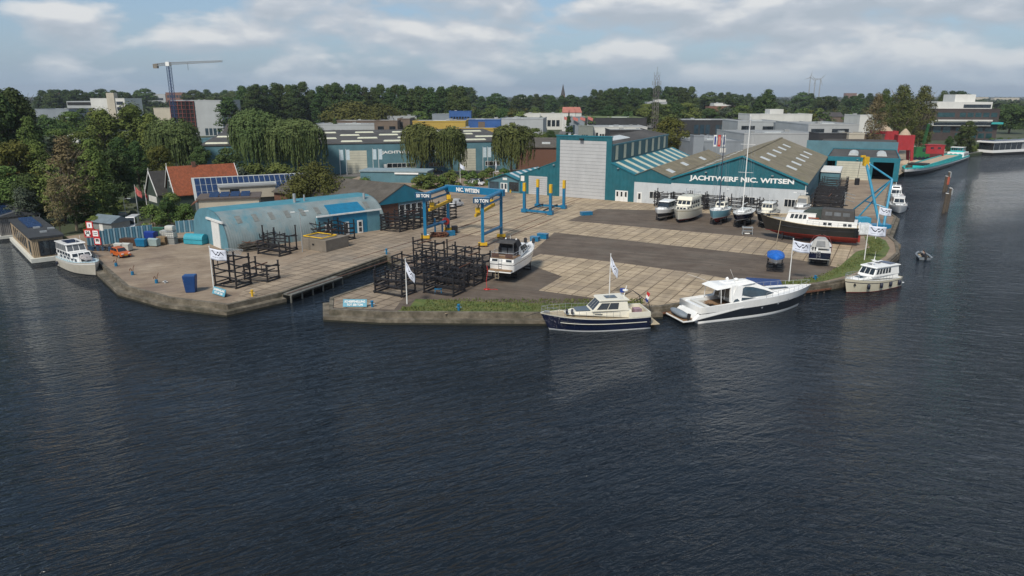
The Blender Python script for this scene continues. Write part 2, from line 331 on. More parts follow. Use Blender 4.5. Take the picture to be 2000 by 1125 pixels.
sheet('asphalt_apron', [(650,596),(735,555),(790,522),(1045,487),(1083,454),(1545,505),(1668,528),(1600,552),(1500,558),(1370,535),(1200,512),(1055,496),(1020,512),(1098,540),(1052,567.5),(1276,598),(1180,602),(1060,610),(900,609),(750,608),(647,603)], 1.216, m_asph)
sheet('asphalt_strip', [(1110,431),(1168,408),(1290,411),(1500,424),(1660,455),(1672,474),(1560,480),(1480,464),(1200,439)], 1.216, m_asph)
sheet('stained_corner', [(650,601),(655,590),(733,566),(800,566),(770,605)], 1.222, m_slab2)
sheet('turf_strip', [(776,607.5),(800,600),(812,584),(880,587),(960,590),(1060,593),(1180,592),(1262,590),(1240,597),(1160,602),(1060,609),(900,608.5)], 1.226, m_grass)
sheet('turf_bend', [(1515,560),(1530,550),(1600,541),(1640,520),(1672,492),(1700,484),(1688,462),(1712,462),(1730,470),(1738,485),(1730,500),(1700,520),(1660,537),(1610,549),(1560,556)], 1.226, m_grass)
sheet('street', [(600,345),(760,345),(945,338),(1000,330),(1010,322),(940,330),(700,338)], 1.209, m_road)
sheet('garden_path', [(222,450),(268,452),(262,425),(240,415),(215,418)], 1.209, m_road)
sheet('river_path', [(1905,298),(2100,272),(2100,266),(1900,290),(1760,300),(1790,330)], 1.21, m_road)
sheet('meadow', [(1905,232),(2400,228),(2400,200),(1880,204)], 1.22, ground_mat('meadow_grass', (.10,.11,.04), (.14,.14,.06), (.17,.15,.08), .01))
qg = random.Random(17); vs, fs = [], []
for k in range(5200):
    if k % 3: px = qg.uniform(784, 1255); py = qg.uniform(585 if px > 830 else 600, 608 if px < 1080 else 608-(px-1080)*.07)
    else:
        u = qg.random(); C = ((1530,556),(1600,546),(1660,520),(1702,494),(1716,480),(1705,468)); i_ = min(4, int(u*5)); f_ = u*5-i_; px = C[i_][0]*(1-f_)+C[i_+1][0]*f_+qg.uniform(-16,12); py = C[i_][1]*(1-f_)+C[i_+1][1]*f_+qg.uniform(-5,5)
    P = G(px, py); a = qg.uniform(0, 3.14); w = qg.uniform(.03,.10); h_ = qg.uniform(.06,.22)*(1.6 if qg.random() < .08 else 1); dx, dy = math.cos(a)*w, math.sin(a)*w; n_ = len(vs); lx, ly = qg.uniform(-.08,.08), qg.uniform(-.08,.08)
    vs += [(P.x-dx,P.y-dy,1.22),(P.x+dx,P.y+dy,1.22),(P.x+dx*.6+lx,P.y+dy*.6+ly,1.22+h_),(P.x-dx*.6+lx,P.y-dy*.6+ly,1.22+h_)]; fs.append((n_,n_+1,n_+2,n_+3))
me = D.meshes.new('grass_tufts'); me.from_pydata(vs, [], fs); me.materials.append(pm('grass_blades', (.05,.08,.018), .9, 0, .8, alt=(.15,.16,.05))); me.update(); o = D.objects.new('grass_tufts', me); COL.objects.link(o); tag(o, kind='stuff')
# quay ledges: a concrete capping that follows the edge, slightly lower than the yard
def ledge(name, idx, w, z, flip=1):
    mb = MB(); P = [shore[i] for i in idx]; out = []
    for k, p in enumerate(P):
        a = P[max(0, k-1)]; c = P[min(len(P)-1, k+1)]; d = (c - a); d.z = 0; d.normalize(); nrm = Vector((d.y, -d.x, 0)) * flip; out.append(p + nrm * w)
    for k in range(len(P)-1):
        a, c, e, g = P[k], P[k+1], out[k+1], out[k]
        mb.frus([(a.x,a.y,-1.4),(c.x,c.y,-1.4),(e.x,e.y,-1.4),(g.x,g.y,-1.4)], [(a.x,a.y,z),(c.x,c.y,z),(e.x,e.y,z-.03),(g.x,g.y,z-.03)])
    for k in range(len(P)-1):      # dark weed-grown band at the waterline
        d = (P[k+1]-P[k]).normalized(); o_ = Vector((d.y, -d.x, 0))*flip*.025; g, e = out[k]+o_, out[k+1]+o_
        mb.add([(g.x,g.y,-.3),(e.x,e.y,-.3),(e.x,e.y,.24),(g.x,g.y,.24)], [(0,1,2,3)], 1)
    tag(mb.build(name, [m_quay, MATS['weed_band'] if 'weed_band' in MATS else pm('weed_band', (.018,.018,.010), .8, .4, 1.5)]), kind='structure')
    # raised kerb on the yard side
    mb = MB()
    for k in range(len(P)-1):
        d = (P[k+1]-P[k]).normalized(); nrm = Vector((-d.y, d.x, 0)) * flip
        a, c = P[k]-nrm*.05, P[k+1]-nrm*.05; ai, ci = P[k]+nrm*.45, P[k+1]+nrm*.45; mb.frus([(a.x,a.y,.3),(c.x,c.y,.3),(ci.x,ci.y,.3),(ai.x,ai.y,.3)], [(a.x,a.y,1.34),(c.x,c.y,1.34),(ci.x,ci.y,1.33),(ai.x,ai.y,1.33)])
    tag(mb.build(name + '_kerb', m_quay), kind='structure')
ledge('quay_edge', range(5, 11), 1.1, .72)
ledge('quay_front', range(14, 21), 1.0, .68)
ledge('quay_middle', range(20, 30), .16, 1.0)
ledge('dock_wall', range(10, 15), .18, 1.05)
ledge('quay_bend', range(29, 36), .7, .9)
# wooden fendering and the dock deck strips
wood_d = pm('weathered_timber', (.075,.06,.045), .9, .35, 2, bump=.5)
rust = pm('rusty_steel', (.13,.055,.03), .85, .4, 2.5, bump=.4)
def P2(a, b, t): return a + (b - a) * t
dk = MB()
for (a, b_, w, z) in ((G(552,572), G(653,538), 1.6, 1.12),):
    d = (b_-a).normalized(); nn = Vector((d.y, -d.x, 0)) * w 
    dk.prism([(a.x,a.y,z-.18),(b_.x,b_.y,z-.18),(b_.x+nn.x,b_.y+nn.y,z-.18),(a.x+nn.x,a.y+nn.y,z-.18)], (0,0,.18))
    for k in range(6):
        p = P2(a, b_, k/5) + nn*.9; dk.tube((p.x,p.y,-1.5), (p.x,p.y,z-.18), .13, 7)
tag(dk.build('dock_walkway', ground_mat('walkway_concrete', (.08,.08,.07), (.13,.13,.115), (.18,.18,.16), 1.2, bump=.6)), kind='structure')
fd = MB()
for i in range(20, 24):
    a, c = shore[i], shore[i+1]; d = (c-a).normalized(); nn = Vector((d.y,-d.x,0))*.28; k = max(2, int((c-a).length/1.0))
    for j in range(k):
        p = P2(a, c, j/k) + nn; fd.beam((p.x,p.y,-1.2), (p.x,p.y,.66), .14, .22)
    a2 = a+nn*1.4; c2 = c+nn*1.4; fd.beam((a2.x,a2.y,.5), (c2.x,c2.y,.5), .2, .22, 1); 
tag(fd.build('quay_fendering', [wood_d, rust]), kind='structure')
sheet('dock_apron', [(646,584),(732,554),(733,566),(667,588)], 1.24, m_slab2)
# crane rails let into the slabs
ra = MB()
for a, b_ in (((560,574),(1165,378)), ((905,492),(1122,396)), ((690,506),(930,435))):
    A_, B_ = G(*a), G(*b_); ra.beam((A_.x,A_.y,1.23), (B_.x,B_.y,1.23), .16, .03)
for a, b_ in (((830,468),(1018,402)), ((942,483),(1078,428))):
    A_, B_ = G(*a), G(*b_); ra.beam((A_.x,A_.y,1.232), (B_.x,B_.y,1.232), .22, .03)
tag(ra.build('crane_rails', rust), kind='structure')
# ================================================================ MATERIALS
teal = pm('teal_cladding', (.010,.105,.135), .5, .16, .5, corr=.5, corrw=.35, stain=((.03,.10,.12), .5, .6))
teal_flat = pm('teal_trim', (.012,.15,.20), .45, .12, 1)
teal2 = pm('teal_cladding_pale', (.085,.185,.225), .55, .14, .3, corr=.35, corrw=.5, stain=((.10,.19,.20), .5, .3))
blue_p = pm('blue_paint', (.010,.16,.29), .4, .15, 1.2, stain=((.02,.12,.19), .5, 1.5))
white_p = pm('white_paint', (.72,.72,.70), .45, .06, 1.5, stain=((.42,.42,.39), .5, 1.2))
grey_w = pm('pale_grey_sheet', (.50,.53,.55), .5, .07, .4, corr=.25, corrw=.5, stain=((.28,.30,.31), .4, .5))
door_g = pm('grey_sectional_door', (.44,.45,.46), .45, .06, .3, stain=((.33,.34,.35), .5, .3))
door_c = pm('cream_door', (.50,.49,.40), .5, .07, .5, stain=((.36,.35,.28), .5, .6))
seam = pm('door_seam', (.20,.21,.22), .6)
trim_w = pm('cream_trim', (.62,.62,.56), .5, .08)
glass = pm('window_glass', (.018,.024,.030), .08, .4, .6, spec=.9)
glass_b = pm('blue_glass', (.03,.055,.075), .08, .4, .5, spec=.9)
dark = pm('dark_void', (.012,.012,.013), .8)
asb = pm('fibre_cement_roof', (.19,.165,.115), .95, .25, .35, bump=.4, corr=.45, corrw=.5, stain=((.13,.12,.05), .8, .3))
asb_d = pm('old_dark_roof', (.085,.075,.062), .95, .25, .5, corr=.45, corrw=.5, stain=((.13,.12,.11), .6, .5))
roof_bit = pm('bitumen_roof', (.060,.056,.052), .9, .3, .12, stain=((.11,.10,.09), .6, .15))
skyl = pm('translucent_sheet', (.52,.55,.55), .35, .1, 1)
skyl_y = pm('yellowed_sheet', (.55,.56,.44), .45, .12, 1)
brick = pm('brown_brick', (.125,.062,.042), .9, .25, 3, bump=.3)
steel_b = pm('black_steel', (.013,.013,.016), .55, .5, 4, stain=((.05,.035,.028), .5, 3))
conc = pm('grey_concrete', (.19,.165,.135), .9, .18, .8, stain=((.15,.13,.10), .6, .6))
letter_w = pm('white_lettering', (.80,.80,.78), .5, .03)
galv = pm('galvanised_steel', (.36,.38,.39), .45, .12, 3, metal=.3)
# ================================================================ YARD HALLS (frame: s along the front, d into the depth)
A0 = G(1092, 383.5); TH = R(-30.66); E1 = Vector((math.cos(TH), math.sin(TH), 0)); E2 = Vector((math.cos(R(64)), math.sin(R(64)), 0))
def FT(s, d, z): return E1 * s + E2 * d + Vector((0, 0, z))
def FW(s, d, z=0): return A0 + FT(s, d, z)
def sub(root, name, mats, fn, **k):
    m = MB(FT); fn(m); return m.build(name, mats, root, **k)
def window(root, s0, s1, z0, z1, d, n=2, fr=white_p, gl=glass, name='window', T=None, pr=.06, rows=1):
    """framed window on a wall facing -d: frame, mullions (child: pane)"""
    m = MB(T or FT); w = .09
    m.box(s0-w, s1+w, d-pr, d+.02, z0-w, z0); m.box(s0-w, s1+w, d-pr, d+.02, z1, z1+w)
    for k in range(n+1):
        x = s0 + (s1-s0)*k/n; m.box(x-w/2 if 0 < k < n else (x-w if k == 0 else x), x+w/2 if 0 < k < n else (x if k == 0 else x+w), d-pr, d+.02, z0, z1)
    for k in range(1, rows):
        z = z0+(z1-z0)*k/rows; m.box(s0, s1, d-pr+.01, d+.02, z-.04, z+.04)
    f = m.build(name, fr, root); g = MB(T or FT); g.box(s0, s1, d-.025, d+.015, z0, z1); g.build('pane', gl, f); return f
def sectional(root, s0, s1, z0, z1, d, n, mt=door_g, T=None, name='sectional_door'):
    m = MB(T or FT); h = (z1-z0)/n
    for k in range(n): m.box(s0, s1, d-.10, d+.02, z0+k*h+.035, z0+(k+1)*h-.035)
    m.box(s0, s1, d-.06, d+.02, z0, z1, 1)
    return m.build(name, [mt, seam], root)
def lamp_box(root, s, z, d, T=None):
    m = MB(T or FT); m.box(s-.25, s+.25, d-.5, d, z, z+.18); m.build('floodlight', galv, root)
# --- tall hall
h = thing('boat_hall', 'tallest teal boat hall with huge grey sectional door and cream-striped side wall', 'boat hall', A0)
def f(m):
    m.box(-1.05, .02, 0, .5, 0, 15.7); m.box(13.05, 14.5, 0, .5, 0, 15.7); m.box(.02, 13.05, 0, .5, 14.7, 15.7)
    m.box(-1.0, -.7, .5, 57, 0, 13.6); m.box(14.2, 14.5, .5, 57, 0, 13.7); m.box(-.7, 14.2, 56.7, 57, 0, 13.6)
sub(h, 'wall', teal, f)
sub(h, 'cornice', teal_flat, lambda m: m.box(-1.2, 14.65, -.12, .6, 15.7, 15.95))
sectional(h, .02, 13.05, 0, 14.7, .14, 17)
def f(m):
    m.frus([FT0 for FT0 in ((-1.0,.5,13.6),(6.7,.5,14.9),(6.7,57,14.9),(-1.0,57,13.6))], [(-1.0,.5,13.8),(6.7,.5,15.1),(6.7,57,15.1),(-1.0,57,13.8)])
    m.frus([(6.7,.5,14.9),(14.6,.5,13.7),(14.6,57,13.7),(6.7,57,14.9)], [(6.7,.5,15.1),(14.6,.5,13.9),(14.6,57,13.9),(6.7,57,15.1)])
sub(h, 'roof', roof_bit, f)
sub(h, 'rooflight', skyl, lambda m: m.frus([(8.5,8,14.85),(11.8,8,14.35),(11.8,24,14.35),(8.5,24,14.85)], [(8.7,8.2,15.05),(11.6,8.2,14.55),(11.6,23.8,14.55),(8.7,23.8,15.05)]))
for k in range(8): sub(h, 'light_strip', skyl_y, lambda m: m.box(14.5, 14.56, 3.2+k*6.9, 5.3+k*6.9, 9.9, 13.6))
sub(h, 'ridge_flashing', teal_flat, lambda m: m.box(14.45, 14.75, .5, 57, 13.55, 13.95))
sub(h, 'floodlight', steel_b, lambda m: m.box(5.8, 6.8, -.9, 0, 14.9, 15.25))
# --- right lean-to with striped roof
h = thing('lean_to_hall', 'teal lean-to with a striped roof and white triple doors right of the tall hall', 'lean-to', A0)
sub(h, 'wall', teal, lambda m: m.prism([(14.5,.0,0),(20.85,.0,0),(20.85,.0,6.9),(14.5,.0,9.45)], (0,.4,0)))
def f(m): m.frus([(14.55,-.15,9.35),(21.0,-.15,6.75),(21.0,63,6.75),(14.55,63,9.35)], [(14.55,-.15,9.5),(21.0,-.15,6.9),(21.0,63,6.9),(14.55,63,9.5)])
sub(h, 'roof', teal_flat, f)
for k in range(9):
    d0 = 2.6+k*6.9; sub(h, 'light_strip', skyl_y, lambda m: m.frus([(14.9,d0,9.3),(20.8,d0,6.94),(20.8,d0+2.3,6.94),(14.9,d0+2.3,9.3)], [(14.9,d0,9.42),(20.8,d0,7.04),(20.8,d0+2.3,7.04),(14.9,d0+2.3,9.42)]))
sub(h, 'fascia', teal_flat, lambda m: m.beam((14.5,-.15,9.5), (21,-.15,6.9), .2, .3))
for k in range(3):
    s0 = 15.95+k*1.13; dr = sub(h, 'door', white_p, lambda m: m.box(s0, s0+1.09, -.1, .02, 0, 2.7)); sub(dr, 'pane', glass, lambda m: m.box(s0+.3, s0+.8, -.13, -.1, 1.2, 2.4))
lamp_box(h, 16.5, 8.1, 0)
# --- left lean-to with garage door
h = thing('side_hall', 'teal side hall left of the tall hall, with a square grey roller door', 'side hall', A0)
sub(h, 'wall', teal, lambda m: m.prism([(-12.1,0,0),(-1.06,0,0),(-1.06,0,9.0),(-12.1,0,4.9)], (0,.4,0)))
sub(h, 'wall', teal, lambda m: m.box(-12.1,-11.8,.4,26,0,4.85))
def f(m): m.frus([(-12.3,-.12,4.85),(-1.06,-.12,9.0),(-1.06,34,9.0),(-12.3,34,4.85)], [(-12.3,-.12,5.0),(-1.06,-.12,9.15),(-1.06,34,9.15),(-12.3,34,5.0)])
sub(h, 'roof', teal_flat, f)
for k in range(6):
    d0 = 2+k*5; sub(h, 'light_strip', skyl, lambda m: m.frus([(-11.6,d0,5.1),(-1.6,d0,8.8),(-1.6,d0+1.6,8.8),(-11.6,d0+1.6,5.1)], [(-11.6,d0,5.3),(-1.6,d0,9.02),(-1.6,d0+1.6,9.02),(-11.6,d0+1.6,5.3)]))
sectional(h, -9.25, -3.6, 0, 4.95, .05, 9)
for s in (-6.2, -1.6): lamp_box(h, s, 7.2 if s < -3 else 8.1, 0)
sub(h, 'notice_board', white_p, lambda m: m.box(-11.7, -10.6, -.1, -.01, 3.4, 4.8))
sub(h, 'notice_board', blue_p, lambda m: m.box(-11.6, -10.7, -.12, -.01, .5, 3.0))
# --- small office shop
h = thing('yard_office', 'small pale-blue office with glass shop front at the left end of the halls', 'office', A0)
sub(h, 'wall', teal2, lambda m: m.prism([(-22.4,.3,0),(-12.15,.3,0),(-12.15,.3,3.4),(-16.6,.3,4.95),(-22.4,.3,3.0)], (0,.4,0)))
sub(h, 'wall', teal2, lambda m: m.box(-22.4,-22.1,.7,14,0,3.0))
def f(m):
    m.frus([(-22.9,-.3,2.95),(-16.6,-.3,5.0),(-16.6,22,5.0),(-22.9,22,2.95)], [(-22.9,-.3,3.1),(-16.6,-.3,5.15),(-16.6,22,5.15),(-22.9,22,3.1)])
    m.frus([(-16.6,-.3,5.0),(-12.32,-.3,3.5),(-12.32,22,3.5),(-16.6,22,5.0)], [(-16.6,-.3,5.15),(-12.32,-.3,3.65),(-12.32,22,3.65),(-16.6,22,5.15)])
sub(h, 'roof', teal_flat, f)
for k in range(5):
    d0 = 2+k*4; sub(h, 'light_strip', skyl, lambda m: m.frus([(-16.3,d0,4.95),(-12.6,d0,3.7),(-12.6,d0+1.4,3.7),(-16.3,d0+1.4,4.95)], [(-16.3,d0,5.13),(-12.6,d0,3.84),(-12.6,d0+1.4,3.84),(-16.3,d0+1.4,5.13)]))
window(h, -22.0, -18.9, .5, 2.7, .3, 1, gl=glass_b, fr=teal2); window(h, -15.6, -12.5, .4, 2.9, .3, 1, gl=glass, fr=teal2)
for s0 in (-18.3, -17.2): dr = sub(h, 'door', white_p, lambda m: m.box(s0, s0+1.05, .22, .33, 0, 2.5)); sub(dr, 'pane', glass_b, lambda m: m.box(s0+.2, s0+.85, .18, .22, .9, 2.3))
sub(h, 'sign_board', white_p, lambda m: m.box(-17.6, -16.2, .2, .3, 3.3, 3.9))
# --- small gable hall and big gable hall sharing the long front
h = thing('old_shed', 'narrow old shed with moss-stained roof between striped lean-to and big gabled hall', 'shed', A0)
sub(h, 'wall', teal, lambda m: m.prism([(20.85,.03,5.1),(30.3,.03,5.1),(30.3,.03,6.6),(25.1,.03,8.55),(20.85,.03,6.75)], (0,.4,0)))
sub(h, 'wall', grey_w, lambda m: m.box(20.85, 30.3, .06, .45, 0, 5.1))
def f(m):
    m.frus([(25.1,-.2,8.5),(30.0,-.2,6.55),(30.0,70,6.55),(25.1,70,8.5)], [(25.1,-.2,8.62),(30.0,-.2,6.67),(30.0,70,6.67),(25.1,70,8.62)])
    m.frus([(21.05,-.2,6.8),(25.1,-.2,8.5),(25.1,70,8.5),(21.05,70,6.8)], [(21.05,-.2,6.92),(25.1,-.2,8.62),(25.1,70,8.62),(21.05,70,6.92)])
sub(h, 'roof', asb, f)
for (s0, d0) in ((27.2,6),(26.6,24),(27.0,46)): sub(h, 'rooflight', skyl, lambda m: m.frus([(s0,d0,8.55-(s0-25.1)*.398),(s0+1.8,d0,8.55-(s0-23.3)*.398),(s0+1.8,d0+3.5,8.55-(s0-23.3)*.398),(s0,d0+3.5,8.55-(s0-25.1)*.398)], [(s0,d0,8.68-(s0-25.1)*.398),(s0+1.8,d0,8.68-(s0-23.3)*.398),(s0+1.8,d0+3.5,8.68-(s0-23.3)*.398),(s0,d0+3.5,8.68-(s0-25.1)*.398)]))
dr = sub(h, 'door', white_p, lambda m: m.box(21.75, 22.95, -.02, .08, 0, 2.6)); sub(dr, 'pane', glass, lambda m: m.box(22.05, 22.65, -.05, -.02, .9, 2.3))
window(h, 25.0, 27.7, 1.35, 2.9, .06, 3)
BG = thing('gabled_hall', 'broad gabled boat hall carrying the yard name over its white front, patched grey roof', 'boat hall', A0)
h = BG
sub(h, 'wall', teal, lambda m: m.prism([(30.3,0,5.4),(61.1,0,5.65),(61.1,0,7.0),(46.7,0,12.4),(30.3,0,6.6)], (0,.4,0)), label='teal gable wall')
sub(h, 'wall', grey_w, lambda m: m.prism([(30.3,.05,0),(61.0,.05,0),(61.0,.05,5.66),(30.3,.05,5.42)], (0,.4,0)), label='pale lower wall')
sub(h, 'wall', teal2, lambda m: m.box(60.7, 61.0, .45, 80, 0, 6.95))
def f(m):
    m.frus([(46.7,-.3,12.35),(61.35,-.3,6.85),(61.35,81,6.85),(46.7,81,12.35)], [(46.7,-.3,12.5),(61.35,-.3,7.0),(61.35,81,7.0),(46.7,81,12.5)])
    m.frus([(30.3,-.3,6.55),(46.7,-.3,12.35),(46.7,81,12.35),(30.3,81,6.55)], [(30.3,-.3,6.7),(46.7,-.3,12.5),(46.7,81,12.5),(30.3,81,6.7)])
    m.box(46.4,47.0,-.3,81,12.42,12.62)
sub(h, 'roof', asb, f)
def rl(s): return 12.5-(s-46.7)*.3754
for row, (s0, w_) in enumerate(((49.2, 2.2), (55.0, 2.4))):
    for k in range(5):
        d0 = (10 if row == 0 else 14)+k*12.5; sub(h, 'rooflight', skyl, lambda m: m.frus([(s0,d0,rl(s0)-.05),(s0+w_,d0,rl(s0+w_)-.05),(s0+w_,d0+3.2,rl(s0+w_)-.05),(s0,d0+3.2,rl(s0)-.05)], [(s0,d0,rl(s0)+.05),(s0+w_,d0,rl(s0+w_)+.05),(s0+w_,d0+3.2,rl(s0+w_)+.05),(s0,d0+3.2,rl(s0)+.05)]))
for k in range(6):
    d0 = 5+k*12; sub(h, 'rooflight', skyl, lambda m: m.frus([(35,d0,8.2),(37,d0,8.9),(37,d0+3,8.9),(35,d0+3,8.2)], [(35,d0,8.45),(37,d0,9.15),(37,d0+3,9.15),(35,d0+3,8.45)]))
vs, fs = text_mb('JACHTWERF NIC. WITSEN', 23.6, 1.45, .06, .035)
m = MB(FT); m.add([(34.7+v[0], -.01+v[1], 6.05 + v[0]*.0155 + v[2]) for v in vs], fs); m.build('lettering', letter_w, h)
sub(h, 'bargeboard', teal_flat, lambda m: m.beam((46.7,-.36,12.45), (61.3,-.36,6.95), .12, .4).beam((30.3,-.36,6.6), (46.7,-.36,12.45), .12, .4))
sub(h, 'drainpipe', white_p, lambda m: m.tube((60.85,-.12,.2),(60.85,-.12,6.6),.08))
for s in (38.6, 53.6): lamp_box(h, s, 8.3, 0)
window(h, 56.7, 59.7, 1.7, 3.3, .05, 4); window(h, 47.8, 50.2, 1.7, 3.2, .05, 2); window(h, 35.5, 38.5, 1.6, 3.1, .05, 3)
dr = sub(h, 'door', white_p, lambda m: m.box(43.6, 44.9, -.04, .08, 0, 2.9)); sub(dr, 'pane', dark, lambda m: m.box(43.8, 44.6, -.07, -.04, .6, 2.6))
# --- annex and right hall
h = thing('white_annex', 'small flat-roofed white annex squeezed between gabled hall and right-hand hall', 'annex', A0)
sub(h, 'wall', teal2, lambda m: m.box(61.3, 66.2, 47, 62, 0, 5.3))
sub(h, 'roof', white_p, lambda m: m.box(61.2, 66.4, 46.7, 62.2, 5.3, 5.8))
RH0 = G(1631, 349.5); TR = R(-26); R1 = Vector((math.cos(TR), math.sin(TR), 0))
def RT(s, d, z): return R1 * s * .825 + E2 * d + Vector((0, 0, z))
h = thing('right_hall', 'flat-roofed teal hall with cream shutter and open dark bay at the canal side', 'boat hall', RH0)
def sb(root, name, mats, fn, T): m = MB(T); fn(m); return m.build(name, mats, root)
def f(m):
    m.box(-3.8, 21.5, 0, .4, 5.75, 7.1); m.box(-.6,-.02,0,.4,0,5.75); m.box(11.5,12.6,0,.4,0,5.75); m.box(19.6,21.5,0,.4,0,5.75); m.box(21.1,21.5,.4,42,0,7.1); m.box(-3.8,-3.5,.4,42,0,7.1); m.box(-3.5,21.1,41.7,42,0,7.1)
sb(h, 'wall', teal_flat, f, RT)
sb(h, 'roof', roof_bit, lambda m: m.box(-3.4, 21.0, .5, 41.6, 6.5, 6.85), RT)
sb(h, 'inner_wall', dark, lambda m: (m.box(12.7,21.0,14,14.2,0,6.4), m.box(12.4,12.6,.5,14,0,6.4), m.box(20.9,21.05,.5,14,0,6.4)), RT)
sectional(h, -.02, 11.5, 0, 5.75, .1, 8, door_c, RT)
for s0 in (5.2, 15.4):
    for d0 in (10, 18):
        m = MB(RT)
        for k in range(5):
            a0, a1 = math.pi*k/5, math.pi*(k+1)/5
            m.frus([(s0-1.8*math.cos(a0),d0,6.8),(s0-1.8*math.cos(a1),d0,6.8),(s0-1.8*math.cos(a1),d0+5,6.8),(s0-1.8*math.cos(a0),d0+5,6.8)], [(s0-1.8*math.cos(a0),d0,6.86+1.0*math.sin(a0)),(s0-1.8*math.cos(a1),d0,6.86+1.0*math.sin(a1)),(s0-1.8*math.cos(a1),d0+5,6.86+1.0*math.sin(a1)),(s0-1.8*math.cos(a0),d0+5,6.86+1.0*math.sin(a0))])
        m.build('rooflight', skyl, h)
sb(h, 'upper_parapet', teal2, lambda m: m.box(-15, 21.9, 42.1, 42.6, 0, 9.6), RT)
sb(h, 'rear_roof', roof_bit, lambda m: m.box(-9.5, 21.9, 42.6, 70, 8.6, 9.0), RT)
lamp_box(h, 7.0, 6.3, 0, RT)
# --- big second hall behind the willows
H0 = G(395, 346); H1 = G(1007, 331); TB = math.atan2(H1.y-H0.y, H1.x-H0.x); LB = (H1-H0).length
B1_ = Vector((math.cos(TB), math.sin(TB), 0)); B2_ = Vector((-math.sin(TB), math.cos(TB), 0))
def BT(s, d, z): return B1_ * s + B2_ * d + Vector((0, 0, z))
def bs(px, py=336): 
    # position along the front of something seen in column px
    for k in range(2000):
        s = k*.1; P = H0 + B1_*s
        if CX + FPX*P.x/(P.y*math.cos(PITCH)+(CAMZ-1.2)*math.sin(PITCH)) >= px: return s
    return 200
h = thing('long_hall', 'very long low pale-teal hall behind the willows with rows of cream rooflights', 'boat hall', H0)
HH = 9.9
sb(h, 'wall', teal2, lambda m: (m.box(0,LB,0,.4,0,HH), m.box(0,.4,.4,60,0,HH), m.box(LB-.4,LB,.4,60,0,HH)), BT)
sb(h, 'roof', roof_bit, lambda m: m.frus([(-.2,-.2,HH),(LB+.2,-.2,HH),(LB+.2,60,HH),(-.2,60,HH)], [(-.2,-.2,HH+.25),(LB+.2,-.2,HH+.25),(LB+.2,60,HH+2.0),(-.2,60,HH+2.0)]), BT)
for r_ in range(4):
    for k in range(8):
        s0 = 1 + k*14.6 + (r_ % 2)*6; d0 = 5+r_*13; z0 = HH+.25+d0/60*1.75
        if s0+7.5 > LB: continue
        sb(h, 'rooflight', skyl_y, lambda m: m.frus([(s0,d0,z0-.1),(s0+7.5,d0,z0-.1),(s0+7.5,d0+2.4,z0-.05),(s0,d0+2.4,z0-.05)], [(s0+.4,d0+.3,z0+.45),(s0+7.1,d0+.3,z0+.45),(s0+7.1,d0+2.1,z0+.45),(s0+.4,d0+2.1,z0+.45)]), BT)
for a, b_ in ((679, 718), (901, 929)): sectional(h, bs(a), bs(b_), 0, 7.7, .05, 9, door_c, BT)
for a, b_, n in ((757,776,2),(777,793,2),(795,812,2),(838,846,1),(848,866,2),(948,962,2),(964,975,2)): window(h, bs(a), bs(b_), 1.7, 3.1, 0, n, T=BT)
dr = sb(h, 'door', white_p, lambda m: m.box(bs(750), bs(756), -.08, .02, 0, 2.9), BT)
sx = bs(747); vs, fs = text_mb('JACHTWERF NIC. WITSEN', bs(872)-sx, 1.25, .06, .03)
m = MB(BT); m.add([(sx+v[0], -.01+v[1], 6.2+v[2]) for v in vs], fs); m.build('lettering', letter_w, h)
# banner poles before the long hall
bann = pm('banner_cloth', (.50,.60,.66), .8, .12, 2)
proto = None
for k, (px, lab) in enumerate(((665,'leftmost white banner on its pole, left of the cream shutter'),(677,'white banner on its pole just left of the cream shutter'),(728,'white banner on its pole just right of the left cream shutter'),(739,'white banner on its pole nearest the wall lettering'),(939,'white banner on its pole right of the second cream shutter'),(948,'white banner on its pole at the drooping tree by the shop'))):
    loc = H0 + B1_*bs(px) - B2_*4
    if proto is None:
        proto = t_ = thing('banner_pole', lab, 'banner', loc, TB, 'banner poles before the long hall'); m = MB(); m.tube((0,0,0),(0,0,8.6),.09,7,0,.06); m.build('pole', white_p, t_)
        m = MB(); m.box(.1,1.25,-.015,.015,4.9,8.3); m.build('banner', bann, t_)
    else: dup(proto, lab, loc, TB)
# --- arched hangar
Q0 = G(447, 491); Q1 = G(754, 447); dq = (Q1-Q0); LQ = dq.length; dq.normalize(); nq = Vector((-dq.y, dq.x, 0)); WQ = 16.5; HQ = 6.4
def QT(s, d, z): return dq * s + nq * d + Vector((0, 0, z))
arch_m = pm('weathered_blue_sheet', (.20,.245,.25), .6, .15, .35, stain=((.05,.20,.26), .95, .22), corr=.3, corrw=.6)
arch_top = pm('teal_ridge_sheet', (.055,.22,.275), .5, .15, .5)
blue_pan = pm('faded_blue_panel', (.10,.235,.295), .55, .14, .6, stain=((.12,.30,.36), .5, .8))
h = thing('arched_hangar', 'long arched hangar in faded blue-grey sheeting with a blue door box on its side', 'hangar', Q0)
def arch(n=22):
    pts = []
    for k in range(n+1):
        a = math.pi*k/n; c, s_ = math.cos(a), math.sin(a)
        pts.append((WQ/2 - WQ/2*math.copysign(abs(c)**.80, c), HQ*abs(s_)**.85))
    return pts
AR = arch()
m = MB(QT); n = len(AR); vs = []; 
for s in (0, LQ):
    for (d, z) in AR: vs.append((s, d, z))
m.add(vs, [(i, i+1, n+i+1, n+i) for i in range(n-1)], 0)
for i in range(n-1):
    if 9 <= i <= 14: m.m[i] = 1
m.build('roof', [arch_m, arch_top], h, smooth=True)
m = MB(QT); m.prism([(0,d,z) for d, z in AR], (.15,0,0)); m.prism([(LQ-.15,d,z) for d, z in AR], (.15,0,0)); m.build('wall', blue_pan, h)
